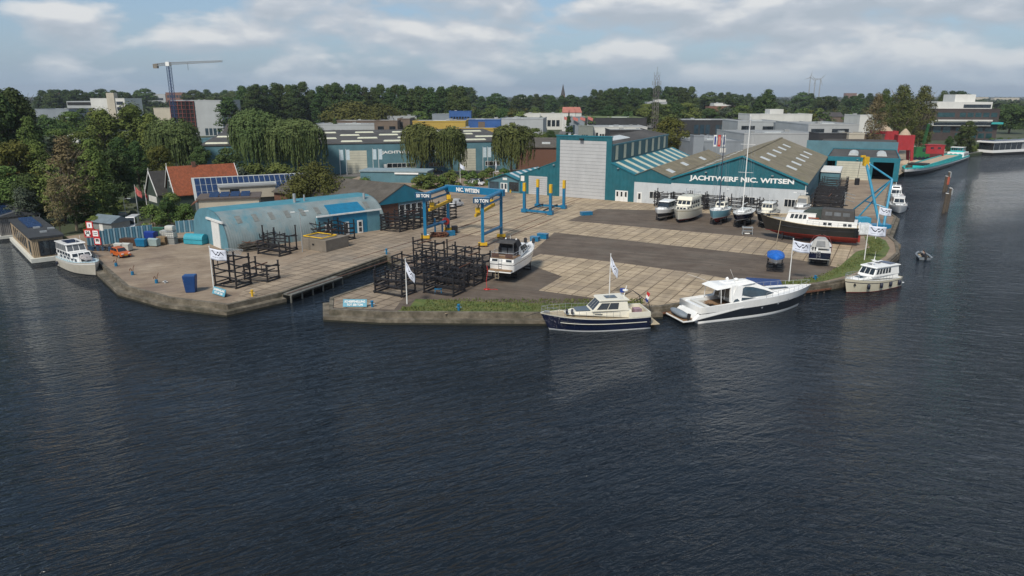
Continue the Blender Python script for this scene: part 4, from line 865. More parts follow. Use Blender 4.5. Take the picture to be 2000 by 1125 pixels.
# ---- 4 white motor yacht on the hard, seen from its stern
def cruiser_hard():
    r = thing('motor_cruiser', 'white cruiser with black cockpit hood propped on the asphalt beside the racks', 'cruiser', (-1.5, 98.2, 2.75), R(68))
    H = Hull(12.6, 3.9, 1.5, 2.2, .75, 2.6, .92, 1.4, .94, .0)
    H.build(r, [blackb, blackb, gel, navy], [(.06, 1), (.70, 2), (.76, 3), (1.0, 2)])
    H.deck(r, gel)
    house(r, 3.0, 10.4, 3.2, 1.4, 1.5, 2.35, .9, .1, .15, gel, side=(.30,.92,.30,.72,4,.4), name='coachroof', zf=2.0)
    o, t = house(r, 3.1, 7.4, 3.0, 2.6, 2.3, 3.15, .9, .1, .2, gel, side=(.25,.95,.15,.85,3), front=(.05,.95,.15,.88,3))
    m = MB(); m.box(.15,3.1,-1.75,1.75,1.95,2.03); m.build('aft_deck', teak, r)
    m = MB(); m.frus([(.1,-1.82,1.4),(3.0,-1.85,1.4),(3.0,1.85,1.4),(.1,1.82,1.4)], [(.2,-1.78,1.95),(3.0,-1.8,1.95),(3.0,1.8,1.95),(.2,1.78,1.95)]); ac = m.build('aft_cabin', gel, r)
    for u0 in (.08,.68): pane_on(ac, [(.1,1.82,1.4),(.1,-1.82,1.4),(.2,-1.78,1.95),(.2,1.78,1.95)], u0, u0+.24, .2, .8, glass)
    # hood
    m = MB(); m.frus([(2.6,-1.5,3.1),(4.6,-1.35,3.2),(4.6,1.35,3.2),(2.6,1.5,3.1)], [(2.2,-1.2,4.1),(4.1,-1.1,4.15),(4.1,1.1,4.15),(2.2,1.2,4.1)]); m.build('cockpit_hood', canv_k, r, bevel=.1)
    m = MB(); m.frus([(1.0,-1.4,3.95),(2.4,-1.3,4.1),(2.4,1.3,4.1),(1.0,1.4,3.95)], [(1.0,-1.3,4.0),(2.4,-1.2,4.2),(2.4,1.2,4.2),(1.0,1.3,4.0)]); m.build('sun_awning', canv_d, r)
    m = MB(); m.box(2.3,3.1,-1.45,1.45,2.03,3.15); m.build('hood_side', canv_k, r)
    for y in (-.9,.1): pane_on(r, [(2.28,y+.8,2.3),(2.28,y,2.3),(2.28,y,3.1),(2.28,y+.8,3.1)], 0, 1, 0, 1, clearp, 'hood_window')
    m = MB()
    for y in (-1.4,1.4): m.tube((1.0,y,2.0),(1.0,y,4.0),.025,5)
    m.build('awning_post', chrome, r)
    H2 = Hull(12.6, 3.7, 2.0, 2.2, .7, 2.6, .92); m = MB()
    pts = [(3.0,1.7,2.75),(.25,1.7,2.75),(.25,-1.7,2.75),(3.0,-1.7,2.75)]; m.pipe(pts, .03, 5); m.pipe([(x,y,2.4) for x,y,z in pts], .02, 5)
    for x,y,z in ((3.0,1.7,0),(1.6,1.7,0),(.25,1.7,0),(.25,.6,0),(.25,-.6,0),(.25,-1.7,0),(1.6,-1.7,0),(3.0,-1.7,0)): m.tube((x,y,2.0),(x,y,2.75),.02,5)
    m.build('aft_railing', chrome, r); m = MB()
    for y0,y1 in ((.5,1.6),(-1.6,-.5)): m.box(.22,.27,y0,y1,2.1,2.65)
    m.build('rail_cloth', pm('brown_canvas', (.09,.05,.04), .85, .2), r)
    m = MB(); m.box(-.75,.02,-1.7,1.7,.30,.45); m.build('swim_platform', teak, r, bevel=.03)
    m = MB(); m.box(-.74,-.0,-1.72,1.72,.12,.29); m.build('platform_edge', gel, r)
    ladder(r, -.05, .2, .45, 2.0, .5, 5); ladder(r, -.8, .35, -.8, .3, .5, 3, tan)
    H.rail(r, .32, .985, .62, n=10)
    for y in (.75,-.75):
        m = MB(); m.lathe((11.2,y*.9,2.1),[(.05,0),(.24,.1),(.24,.75),(.05,.85)],10); m.build('fender', canv_k, r, smooth=True)
    m = MB(); m.tube((3.4,0,4.2),(3.4,0,4.7),.03,5); m.lathe((3.4,.7,4.15),[(.12,0),(.12,.12),(.02,.2)],8); m.lathe((3.4,-.9,4.15),[(.12,0),(.12,.12),(.02,.2)],8); m.build('antenna', gel, r)
cruiser_hard()
# ---- row on the hard under the name board: bows towards the viewer
def on_hard(px, py, L, head=240):
    """stern position for a boat whose bow stands over ground pixel (px,py)"""
    b = G(px, py); a = R(head); return Vector((b.x - math.cos(a)*L, b.y - math.sin(a)*L, 0)), a
def boat_sport(px, py):
    lo, a = on_hard(px, py, 9.2); lo.z = 2.1
    r = thing('sport_cruiser', 'small white sport cruiser with black wrap-around windscreen, leftmost under the name wall', 'cruiser', lo, a)
    H = Hull(9.4, 3.7, 1.35, 1.8, .65, 2.3, .95, 1.2, .88)
    H.build(r, [gel, gel, gel, greysh], [(.05, 1), (.52, 3), (.6, 2), (1.0, 2)]); H.deck(r, gel, .05)
    house(r, 1.2, 7.8, 3.1, 1.6, 1.4, 1.9, .8, .1, .1, gel, name='coachroof', zf=1.5)
    house(r, 1.4, 5.9, 3.0, 2.5, 1.8, 2.9, .9, .2, .18, glass, front=None, name='windscreen'); m = MB(); m.frus([(1.1,-1.4,2.87),(5.3,-1.15,2.87),(5.3,1.15,2.87),(1.1,1.4,2.87)], [(1.4,-1.2,3.1),(4.9,-1.0,3.08),(4.9,1.0,3.08),(1.4,1.2,3.1)]); m.build('hardtop', gel, r, bevel=.06)
    H.rail(r, .4, .98, .5, n=8, mid=False); m = MB(); m.tube((1.9,0,2.9),(1.5,0,4.2),.04,6); m.lathe((1.75,0,3.4),[(.05,0),(.26,.04),(.26,.16),(.05,.2)],10); m.build('mast', gel, r)
boat_sport(1283, 434)
def boat_fly(px, py):
    lo, a = on_hard(px, py, 11.5); lo.z = 2.05
    r = thing('flybridge_cruiser', 'cream two-decked cruiser with flybridge and red antifouling, second under the name wall', 'cruiser', lo, a)
    H = Hull(11.6, 4.5, 1.7, 2.3, .75, 2.6, .93, 1.2, .94)
    H.build(r, [redb, letter_w, cream_p, tan], [(.06, 1), (.76, 2), (.82, 3), (1.0, 2)]); H.deck(r, cream_p)
    house(r, .6, 9.4, 3.8, 2.4, 1.7, 2.5, .5, .1, .1, cream_p, side=(.1,.95,.3,.75,5,.4), front=(.05,.95,.25,.8,3,.2), name='coachroof')
    house(r, .6, 7.6, 3.7, 3.1, 2.5, 3.6, .7, .1, .14, cream_p, side=(.15,.95,.2,.8,4,.25), front=(.04,.96,.25,.85,3,.16)); m = MB(); m.frus([(.3,-1.85,3.6),(7.2,-1.6,3.6),(7.2,1.6,3.6),(.3,1.85,3.6)], [(.3,-1.85,4.1),(6.6,-1.5,4.35),(6.6,1.5,4.35),(.3,1.85,4.1)]); m.build('flybridge', cream_p, r, bevel=.08)
    H.rail(r, .3, .98, .6, n=10); m = MB(); m.pipe([(3.2,-.9,4.2),(3.0,-.9,5.7),(3.0,.9,5.7),(3.2,.9,4.2)], .05, 6); m.pipe([(.4,1.5,4.7),(5,1.3,4.9),(5,-1.3,4.9),(.4,-1.5,4.7),(.4,1.5,4.7)], .03, 5)
    for x in (.4,2,3.5,5): m.tube((x,1.4,4.1),(x,1.4,4.8),.025,5); m.tube((x,-1.4,4.1),(x,-1.4,4.8),.025,5)
    m.build('mast_frame', chrome, r)
boat_fly(1322, 438)
def rigging(m, x, z0, z1, L, B, zd):
    m.tube((x,0,z0), (x,0,z1), .12, 8, 0, .09)
def boat_sail(px, py, L, B, hullm, bot, mastH, xm, label, mastm, house_m=gel, keel=1.5, fb=1.5, fs=1.15, pilot=False):
    lo, a = on_hard(px, py, L); lo.z = 1.2 + keel + .15
    r = thing('sailing_yacht', label, 'yacht', lo, a)
    H = Hull(L, B, fs, fb, .75, 2.1, .7, 1.2, .9)
    H.build(r, [bot, letter_w, hullm, gel], [(.08, 0), (.13, 1), (.86, 2), (1.0, 2 if hullm is lblue else 3)]); H.deck(r, gel, .06)
    m = MB(); m.frus([(L*.28,-.12,-keel),(L*.62,-.12,-keel),(L*.62,.12,-keel),(L*.28,.12,-keel)], [(L*.22,-.25,-.4),(L*.75,-.25,-.4),(L*.75,.25,-.4),(L*.22,.25,-.4)]); m.box(.1,.9,-.06,.06,-keel*.8,.1); m.build('keel', bot, r)
    house(r, L*.22, L*.70, B*.6, B*.35, fs, fs+.55, .5, .1, .1, house_m, side=(.15,.9,.3,.75,3,.5), name='coachroof', zf=fs+.2)
    if pilot: house(r, L*.22, L*.48, B*.6, B*.5, fs+.5, fs+1.45, .4, .1, .12, cream_p, side=(.1,.9,.3,.85,2), front=(.05,.95,.3,.85,2), name='wheelhouse')
    m = MB(); m.tube((xm,0,fs+.5), (xm-.1,0,mastH), .11, 8, 0, .08); m.build('mast', mastm, r)
    for zz_ in (mastH*.45, mastH*.72): m = MB(); m.tube((xm,-B*.36,zz_),(xm,B*.36,zz_),.035,5); m.build('spreader', mastm, r)
    m = MB(); m.tube((xm,0,fs+1.6),(xm-L*.34,0,fs+1.5),.09,6); m.build('boom', mastm, r)
    m = MB(); top = (xm-.1,0,mastH)
    for p in ((L*.97,0,fb),(.2,0,fs),(xm-.3,B*.46,fs+.1),(xm-.3,-B*.46,fs+.1)): m.tube(p, top, .018, 4)
    for sd in (1,-1): m.tube((xm,sd*B*.46,fs), (xm,sd*B*.36,mastH*.45), .016, 4); m.tube((xm,sd*B*.36,mastH*.45), (xm,sd*B*.34,mastH*.72), .014, 4); m.tube((xm,sd*B*.34,mastH*.72), top, .014, 4)
    m.build('standing_rigging', chrome, r); H.rail(r, .05, .98, .6, n=9, mid=True, r=.016)
    return r
bs7 = boat_sail(1390, 443, 10.4, 3.9, lblue, redb, 17.0, 5.6, 'light-blue ketch with red underwater hull and dark mast standing on the hard', pm('dark_mast', (.05,.06,.09), .4, .2), pilot=True, keel=1.3, fb=1.8, fs=1.4)
m = MB(); m.tube((1.6,.6,1.5),(1.6,.6,5.2),.05,6); m.lathe((1.6,.6,5.2),[(.1,0),(.42,.05),(.42,.16),(.1,.22)],12); m.build('radar_post', gel, bs7)
boat_sail(1436, 449, 11.6, 4.0, navy, blackb, 20.5, 6.4, 'dark navy sailing yacht with tall white mast standing on the hard', gel, keel=1.5)
def boat_trawler(px, py):
    lo, a = on_hard(px, py, 10.2); lo.z = 2.55
    r = thing('pilot_boat', 'black-hulled boat with cream wheelhouse between navy sailing yacht and big black motor vessel', 'boat', lo, a)
    H = Hull(10.4, 4.0, 1.4, 2.1, 1.0, 2.3, .85, 1.3, .9)
    H.build(r, [greysh, letter_w, blackh, letter_w], [(.06, 1), (.84, 2), (.92, 3), (1.0, 2)]); H.deck(r, canv_g)
    house(r, 1.2, 8.0, 2.8, 1.5, 1.4, 2.1, .6, .1, .1, cream_p, side=(.2,.9,.3,.75,3,.4), name='coachroof')
    house(r, 2.4, 5.8, 2.6, 2.2, 2.0, 3.35, .4, .1, .14, cream_p, side=(.1,.95,.35,.85,3), front=(.04,.96,.35,.85,3), roof=(.2,.1,gel)); H.rail(r, .3, .98, .55, n=8)
    m = MB(); m.tube((3.4,0,3.4),(4.6,0,5.0),.05,6); m.build('mast', gel, r)
    m = MB(); m.box(.3,1.2,-1.1,1.1,1.35,2.0); m.build('aft_locker', tan, r)
boat_trawler(1486, 449)
def boat_canopy(px, py):
    lo, a = on_hard(px, py, 8.8, 240); lo.z = 2.5
    r = thing('cabin_boat', 'white boat with rounded beige cockpit hood standing behind the big black vessel', 'boat', lo, a)
    H = Hull(8.8, 3.2, 1.25, 1.7, .7, 2.4, .92, 1.1, .92); H.build(r, [blackb, navy, gel, navy], [(.06,1),(.80,2),(.86,3),(1,2)]); H.deck(r, gel)
    house(r, 3.2, 7.4, 2.6, 1.5, 1.3, 2.0, .8, .1, .1, gel, side=(.1,.9,.3,.75,3), name='coachroof'); m = MB()
    m.frus([(.6,-1.35,1.6),(4.2,-1.25,1.7),(4.2,1.25,1.7),(.6,1.35,1.6)], [(1.0,-1.05,3.3),(3.5,-.95,3.35),(3.5,.95,3.35),(1.0,1.05,3.3)]); o = m.build('cockpit_hood', pm('beige_canvas', (.40,.36,.29), .85, .1), r, bevel=.25)
    pane_on(r, [(4.22,-1.2,1.7),(4.22,1.2,1.7),(3.6,.95,3.2),(3.6,-.95,3.2)], .08, .92, .15, .8, clearp, 'hood_window', .06); H.rail(r, .4, .98, .55, n=8)
boat_canopy(1556, 432)
# ---- 10 big black and red vessel
def vessel_black():
    st = Vector((61.6,124.6,0)); lo, a, _ = place(st, Vector((45.6,132.9,0)), 2.75)
    r = thing('motor_vessel', 'biggest boat on the hard, black hull over red bottom with charcoal canvas wheelhouse tent', 'vessel', lo, a)
    H = Hull(17.0, 4.9, 1.85, 2.85, 1.05, 2.6, .86, 2.0, .97, .25)
    H.build(r, [redb, redb, blackh, blackh], [(.04, 1), (.5, 2), (.56, 3), (1.0, 2)], n=26); H.deck(r, tan)
    for sd in (1,-1):
        m = MB()
        for k in range(16):
            t0, t1 = .04+.055*k, .04+.055*(k+1); m.beam((H.L*t0, sd*(H.hb(t0)-.01), H.sz(t0)), (H.L*t1, sd*(H.hb(t1)-.01), H.sz(t1)), .12, .09)
        m.build('cap_rail', tan, r)
        m = MB()
        for k in range(14):
            t0, t1 = .04+.055*k, .04+.055*(k+1); m.beam((H.L*t0-.05, sd*(H.hb(t0)*.985), H.sz(t0)*.60), (H.L*t1-.05, sd*(H.hb(t1)*.985), H.sz(t1)*.60), .12, .12)
        m.build('rubbing_strake', blackb, r)
    m = MB(); m.box(.9,.91,-2.1,2.1,1.4,1.41); m.frus([(.3,-1.9,1.35),(9.2,-2.05,1.35),(9.2,2.05,1.35),(.3,1.9,1.35)], [(.4,-1.75,2.75),(9.1,-1.9,2.75),(9.1,1.9,2.75),(.4,1.75,2.75)]); o = m.build('deckhouse', gel, r, bevel=.06)
    for sd in (1,-1):
        q = [Vector((.3,-1.9,1.35)),Vector((9.2,-2.05,1.35)),Vector((9.1,-1.9,2.75)),Vector((.4,-1.75,2.75))]
        if sd == 1: q = [Vector((p.x,-p.y,p.z)) for p in (q[1],q[0],q[3],q[2])]
        for u in (.10,.19,.47,.56): u_ = u if sd == -1 else 1-u-.065; pane_on(o, q, u_, u_+.065, .42, .74, glass)
    o, t = house(r, 7.2, 12.6, 3.6, 3.2, 1.6, 3.75, .7, .0, .15, gel, side=(.30,.88,.52,.88,4,.25), front=(.05,.95,.52,.9,3,.15), roof=(.12,.1,gel), name='wheelhouse')
    pane_on(r, [(11.9,-1.72,2.8),(12.5,-1.62,2.8),(12.1,-1.5,3.7),(11.7,-1.6,3.7)], 0, 1, 0, 1, cream, 'wing_panel')
    m = MB(); m.frus([(.9,-1.75,2.75),(6.4,-1.8,2.75),(6.4,1.8,2.75),(.9,1.75,2.75)], [(1.1,-1.45,4.65),(6.3,-1.45,4.75),(6.3,1.45,4.75),(1.1,1.45,4.65)]); o = m.build('canvas_tent', canv_d, r, bevel=.15)
    for sd in (1,-1):
        q = [Vector((.9,-1.75,2.75)),Vector((6.4,-1.8,2.75)),Vector((6.3,-1.45,4.75)),Vector((1.1,-1.45,4.65))]
        if sd == 1: q = [Vector((p.x,-p.y,p.z)) for p in (q[1],q[0],q[3],q[2])]
        for k in range(3): pane_on(o, q, .12+.27*k, .33+.27*k, .45, .78, clearp, 'tent_window')
    m = MB(); m.frus([(6.3,-1.6,2.8),(9.6,-1.5,3.75),(9.6,1.5,3.75),(6.3,1.6,2.8)], [(6.3,-1.4,4.7),(8.3,-1.3,4.55),(8.3,1.3,4.55),(6.3,1.4,4.7)]); m.build('windscreen_hood', pm('green_canvas', (.03,.045,.042), .8, .2), r, bevel=.08)
    m = MB(); m.box(6.6,8.4,-1.98,-1.90,2.95,3.15); m.box(6.6,8.4,1.90,1.98,2.95,3.15); m.build('name_board', pm('varnished_wood', (.28,.07,.03), .4, .2), r)
    m = MB(); m.frus([(12.4,-1.3,1.9),(15.2,-.8,2.1),(15.2,.8,2.1),(12.4,1.3,1.9)], [(12.5,-1.2,2.35),(15.0,-.7,2.4),(15.0,.7,2.4),(12.5,1.2,2.35)]); m.build('fore_hatch', canv_g, r, bevel=.04)
    m = MB(); m.box(15.2,15.8,-.35,.35,2.5,3.0); m.tube((16.4,0,2.8),(16.9,0,3.0),.1,6); m.build('windlass', blackb, r)
    m = MB(); m.tube((16.2,0,3.0),(6.9,0,3.4),.09,8); m.build('lowered_mast', tan, r)
    m = MB(); m.box(-.35,.55,-.09,.09,-1.0,.2); m.build('rudder', redb, r); m = MB(); m.box(-.1,.15,-2.1,2.1,1.3,2.3); m.build('stern_board', gel, r); m = MB(); m.box(.2,10.5,-.12,.12,-1.2,-.9); m.build('keel', redb, r)
    H.rail(r, .02, .5, .75, n=8, mid=False)
vessel_black()
# ---- 12 navy-transom boat with grey hood, seen from behind
def boat_stern_view():
    st = G(1598, 521); r = thing('cabin_boat', 'navy-transomed boat with grey hood seen stern-on right of the blue-covered boat', 'boat', (st.x, st.y, 2.35), R(66))
    H = Hull(9.2, 3.4, 1.35, 1.8, .6, 2.4, .95, 1.1, .92); H.build(r, [blackb, letter_w, navy, gel], [(.08,1),(.82,2),(1,3)]); H.deck(r, gel, .3, t0=.0, t1=.45); H.deck(r, gel, .06, t0=.42, t1=1, name='foredeck')
    m = MB(); m.frus([(1.8,-1.45,1.35),(7.4,-.85,1.55),(7.4,.85,1.55),(1.8,1.45,1.35)], [(2.4,-1.05,2.75),(6.4,-.6,2.5),(6.4,.6,2.5),(2.4,1.05,2.75)]); m.build('cockpit_hood', canv_g, r, bevel=.25)
    pane_on(r, [(1.85,.9,1.6),(1.85,-.9,1.6),(2.35,-.7,2.6),(2.35,.7,2.6)], .1, .9, .1, .9, clearp, 'hood_window', .05)
    m = MB()
    for sd in (1,-1): m.pipe([(.1,sd*1.55,1.35),(.1,sd*1.55,2.0),(2.5,sd*1.6,2.1),(6.5,sd*1.15,2.4),(8.9,sd*.2,2.4)], .025, 5)
    m.build('railing', pm('red_rail', (.35,.10,.09), .5, .1), r)
    ladder(r, -.08, .15, .1, 1.3, .5, 4); m = MB(); m.box(.4,1.4,.3,1.2,1.1,1.6); m.build('cockpit_seat', gel, r); m = MB()
    for y in (.7,1.05): m.lathe((.5,y,1.15),[(.05,0),(.14,.1),(.14,.6),(.05,.7)],8)
    m.build('fender', canv_k, r)
    vs, fs = text_mb('SUNNY', .9, .16, .02, .01); m = MB(); m.add([(-.05, 1.25-v[0], .95+v[2]) for v in vs], fs); m.build('lettering', letter_w, r)
boat_stern_view()
# ---- 13 small boat under a blue tarpaulin
def boat_tarp():
    lo, a = on_hard(1514, 536, 5.6, 252); lo.z = 2.75
    r = thing('covered_boat', 'small white boat under a bright blue tarpaulin on a black stand', 'boat', lo, a)
    H = Hull(5.6, 2.3, .75, .95, .5, 2.1, .9, .7, .85); H.build(r, [gel, gel, gel, gel]); m = MB(); vs = []; n = 12
    for i in range(n+1):
        t_ = i/n; b = H.hb(t_)+.12; z = H.sz(t_); hgt = .55*math.sin(math.pi*min(1, .12+t_*.86))**.6
        vs += [(5.7*t_-.05, b, z-.28), (5.7*t_-.05, b, z), (5.7*t_-.05, b*.5, z+hgt*.75+.03*math.sin(i*2)), (5.7*t_-.05, 0, z+hgt+.04*math.sin(i*3)), (5.7*t_-.05, -b*.5, z+hgt*.75), (5.7*t_-.05, -b, z), (5.7*t_-.05, -b, z-.28)]
    m.add(vs, [(7*i+j, 7*i+j+1, 7*i+j+8, 7*i+j+7) for i in range(n) for j in range(6)] + [tuple(range(7)), tuple(range(7*n, 7*n+7))[::-1]]); m.build('tarpaulin', canv_b, r, smooth=True)
    m = MB(); m.tube((1.3,-.2,.8),(1.2,.3,6.4),.04,6); m.build('mast', tan, r)
boat_tarp()
# ---- 14, 15 moored along the right quay
def boat_moored(stern, L, name, lab, a, sc):
    r = thing(name, lab, 'cruiser', stern, a)
    H = Hull(L, L*.33, 1.3, 1.9, .6, 2.3, .93, 1.4, .9); H.build(r, [blackb, navy, gel, gel], [(.07,1),(.8,2),(1,2)]); H.deck(r, gel, .05)
    house(r, L*.12, L*.82, L*.27, L*.13, 1.3, 2.0, .9, .1, .1, gel, side=(.3,.85,.3,.75,3,.3), name='coachroof', zf=1.75)
    house(r, L*.15, L*.58, L*.26, L*.21, 1.9, 3.0, 1.0, .2, .2, gel if sc else cream_p, side=(.1,.92,.15,.8,3,.1), front=(.05,.95,.12,.85,2,.05), roof=(.2,.12,gel))
    if sc == 2: house(r, L*.12, L*.45, L*.22, L*.18, 3.1, 3.75, .4, .1, .1, gel, front=(.05,.95,.2,.8,1), name='flybridge')
    H.rail(r, .4, .98, .55, n=8, mid=False); m = MB(); m.tube((L*.2,0,3.1),(L*.16,0,4.4),.05,6); m.lathe((L*.18,0,3.6),[(.05,0),(.25,.04),(.25,.16),(.05,.2)],10); m.build('mast', gel, r)
    for t_ in (.3,.55): fender(r, (L*t_, H.hb(t_)+.12, .4), .17, .8)
ang14 = R(245)
p14 = G(1752, 417, 0)
boat_moored((p14.x+5.2, p14.y+10.2, 0), 12.2, 'sport_cruiser', 'white sport cruiser moored at the right quay, nearer of the two', ang14, 1)
boat_moored((p14.x+13.2, p14.y+27.0, 0), 12.6, 'flybridge_cruiser', 'white flybridge cruiser moored at the right quay, farther of the two', ang14, 2)
# ---- 16 cream cruiser moored at the left
def boat_left():
    r = thing('river_cruiser', 'off-white river cruiser with glazed saloon moored beside the timber houseboat', 'cruiser', (-74.0, 115.6, 0), R(-42))
    H = Hull(13.2, 4.0, 1.5, 2.2, .7, 3.2, .9, .9, .95); offw = pm('off_white_hull', (.50,.47,.40), .45, .07, 1, stain=((.35,.32,.26), .5, 1)); H.build(r, [blackb, redb, offw, gel], [(.05,0),(.84,2),(.92,3),(1,2)]); H.deck(r, pm('pale_blue_deck', (.42,.55,.60), .6, .1), .05)
    house(r, 1.0, 9.6, 3.3, 2.2, 1.5, 2.3, .7, .1, .1, gel, side=(.1,.95,.3,.78,5,.4), front=(.1,.9,.25,.75,2,.4), name='coachroof')
    house(r, .6, 7.6, 3.2, 3.0, 2.2, 2.9, .5, .1, .1, gel, side=(.05,.95,.2,.85,5,.2), front=(.04,.96,.2,.85,3,.15), name='saloon')
    house(r, .5, 5.6, 3.1, 2.9, 2.8, 4.0, .6, .1, .12, gel, side=(.04,.96,.15,.85,5,.15), front=(.03,.97,.15,.88,3,.12), gl=clearp, roof=(.3,.12,gel), name='wheelhouse')
    m = MB()
    for x in (1.5,3.2): m.box(x,x+1.3,-.9,.9,4.16,4.2)
    m.build('solar_panel', solar, r); H.rail(r, .05, .97, .6, n=12)
    m = MB(); m.frus([(8.6,-.9,2.3),(10.8,-.6,2.2),(10.8,.6,2.2),(8.6,.9,2.3)], [(8.8,-.6,2.9),(10.4,-.4,2.7),(10.4,.4,2.7),(8.8,.6,2.9)]); m.build('deck_bundle', pm('bundled_sheets', (.30,.28,.28), .8, .5, 3, bump=.8), r, bevel=.15)
    fender(r, (2, -2.1, .4)); fender(r, (11.2, 1.5, .6))
    m = MB(); m.tube((5.8,0,4.1),(5.8,0,5.0),.03,5); m.tube((4.9,.9,4.1),(4.9,.9,5.3),.02,5); m.build('antenna', gel, r)
boat_left()
# ---- dinghy with its crew
def dinghy():
    P = G(1803, 507, 0); r = thing('dinghy', 'small grey open dinghy motoring on the canal far from the quay', 'dinghy', (P.x, P.y-.6, 0), R(75)); r.scale = (.9,.9,.9)
    H = Hull(4.3, 2.2, .55, .8, .25, 2.0, .95, .6, .9); H.build(r, [greysh, hypal, hypal, hypal]); H.deck(r, dark, .25); 
    m = MB()
    for sd in (1,-1):
        for k in range(9):
            t0, t1 = k/9*.95, (k+1)/9*.95; m.tube((4.3*t0,sd*(H.hb(t0)),H.sz(t0)),(4.3*t1,sd*H.hb(t1),H.sz(t1)),.2,8)
    m.build('inflatable_tube', hypal, r, smooth=True); m = MB(); m.box(-.45,-.05,-.18,.18,.2,1.0); m.build('outboard_motor', canv_k, r, bevel=.05)
    m = MB(); m.box(1.2,1.6,-.7,.7,.45,.6); m.box(2.6,2.9,-.6,.6,.45,.6); m.build('thwart', tan, r); return P
PD = dinghy()
def person(label, loc, rz, cloth, legs_m, reach=.45):
    """seated figure: one skinned body, hair and jacket as parts"""
    r = thing('person', label, 'person', loc, rz)
    def skin(name, V, E, mat, sub=2):
        me = D.meshes.new(name); me.from_pydata([v[:3] for v in V], E, []); o = D.objects.new(name, me); COL.objects.link(o)
        md = o.modifiers.new('s', 'SKIN'); md.use_smooth_shade = True
        for i, v in enumerate(V): me.skin_vertices[0].data[i].radius = (v[3], v[3] if len(v) < 5 else v[4])
        me.skin_vertices[0].data[0].use_root = True
        o.modifiers.new('u', 'SUBSURF').levels = sub; bpy.context.view_layer.update()
        nm = D.meshes.new_from_object(o.evaluated_get(bpy.context.evaluated_depsgraph_get())); D.objects.remove(o)
        nm.materials.clear(); nm.materials.append(mat); q = D.objects.new(name, nm); COL.objects.link(q); q.parent = r; return q
    skinm = pm('skin', (.45,.26,.18), .6, .08)
    V = [(0,0,.10,.13,.16),(0,0,.35,.12,.15),(.02,0,.55,.12,.17),(.03,0,.66,.05),(.05,0,.76,.085,.08),(.06,0,.86,.09,.08),(.03,.19,.56,.055),(.10,.26,.34,.045),(reach,.18,.30,.035),(reach+.1,.17,.30,.03),(.03,-.19,.56,.055),(.10,-.26,.34,.045),(reach,-.18,.30,.035),(reach+.1,-.17,.30,.03),
         (.05,.10,.08,.09),(.45,.14,.10,.07),(.48,.14,-.28,.045),(.60,.14,-.32,.04),(.05,-.10,.08,.09),(.45,-.14,.10,.07),(.48,-.14,-.28,.045),(.60,-.14,-.32,.04)]
    E = [(0,1),(1,2),(2,3),(3,4),(4,5),(2,6),(6,7),(7,8),(8,9),(2,10),(10,11),(11,12),(12,13),(0,14),(14,15),(15,16),(16,17),(0,18),(18,19),(19,20),(20,21)]
    skin('body', V, E, skinm)
    skin('jacket', [(0,0,.10,.20,.23),(0,0,.35,.19,.225),(.02,0,.58,.17,.22),(.03,.21,.56,.10),(.10,.28,.34,.085),(reach-.04,.19,.30,.065),(.03,-.21,.56,.10),(.10,-.28,.34,.085),(reach-.04,-.19,.30,.065)], [(0,1),(1,2),(2,3),(3,4),(4,5),(2,6),(6,7),(7,8)], cloth)
    skin('trousers', [(0,0,.08,.18,.20),(.08,.11,.09,.13),(.45,.14,.11,.11),(.48,.14,-.26,.08),(.08,-.11,.09,.13),(.45,-.14,.11,.11),(.48,-.14,-.26,.08)], [(0,1),(1,2),(2,3),(0,4),(4,5),(5,6)], legs_m)
    m = MB(); m.lathe((.03,0,.79),[(.09,-.02),(.112,.06),(.09,.13),(.03,.165)],10); m.build('hair', pm('brown_hair', (.05,.03,.02), .8, .3), r, smooth=True)
    return r
c75, s75 = math.cos(R(75)), math.sin(R(75)); L0 = Vector((PD.x, PD.y-.6, 0))
def dl(x, y, z): return (L0.x + x*c75 - y*s75, L0.y + x*s75 + y*c75, z)
person('person in dark jacket steering from the stern seat of the dinghy', dl(.75,.1,.48), R(75), pm('dark_jacket', (.02,.022,.03), .85, .2), pm('dark_trousers', (.03,.03,.04), .9, .2))
person('person in grey jacket sitting forward in the dinghy, facing the bow', dl(1.9,-.1,.5), R(75), pm('grey_jacket', (.20,.20,.20), .85, .15), pm('dark_trousers', (.03,.03,.04), .9, .2))
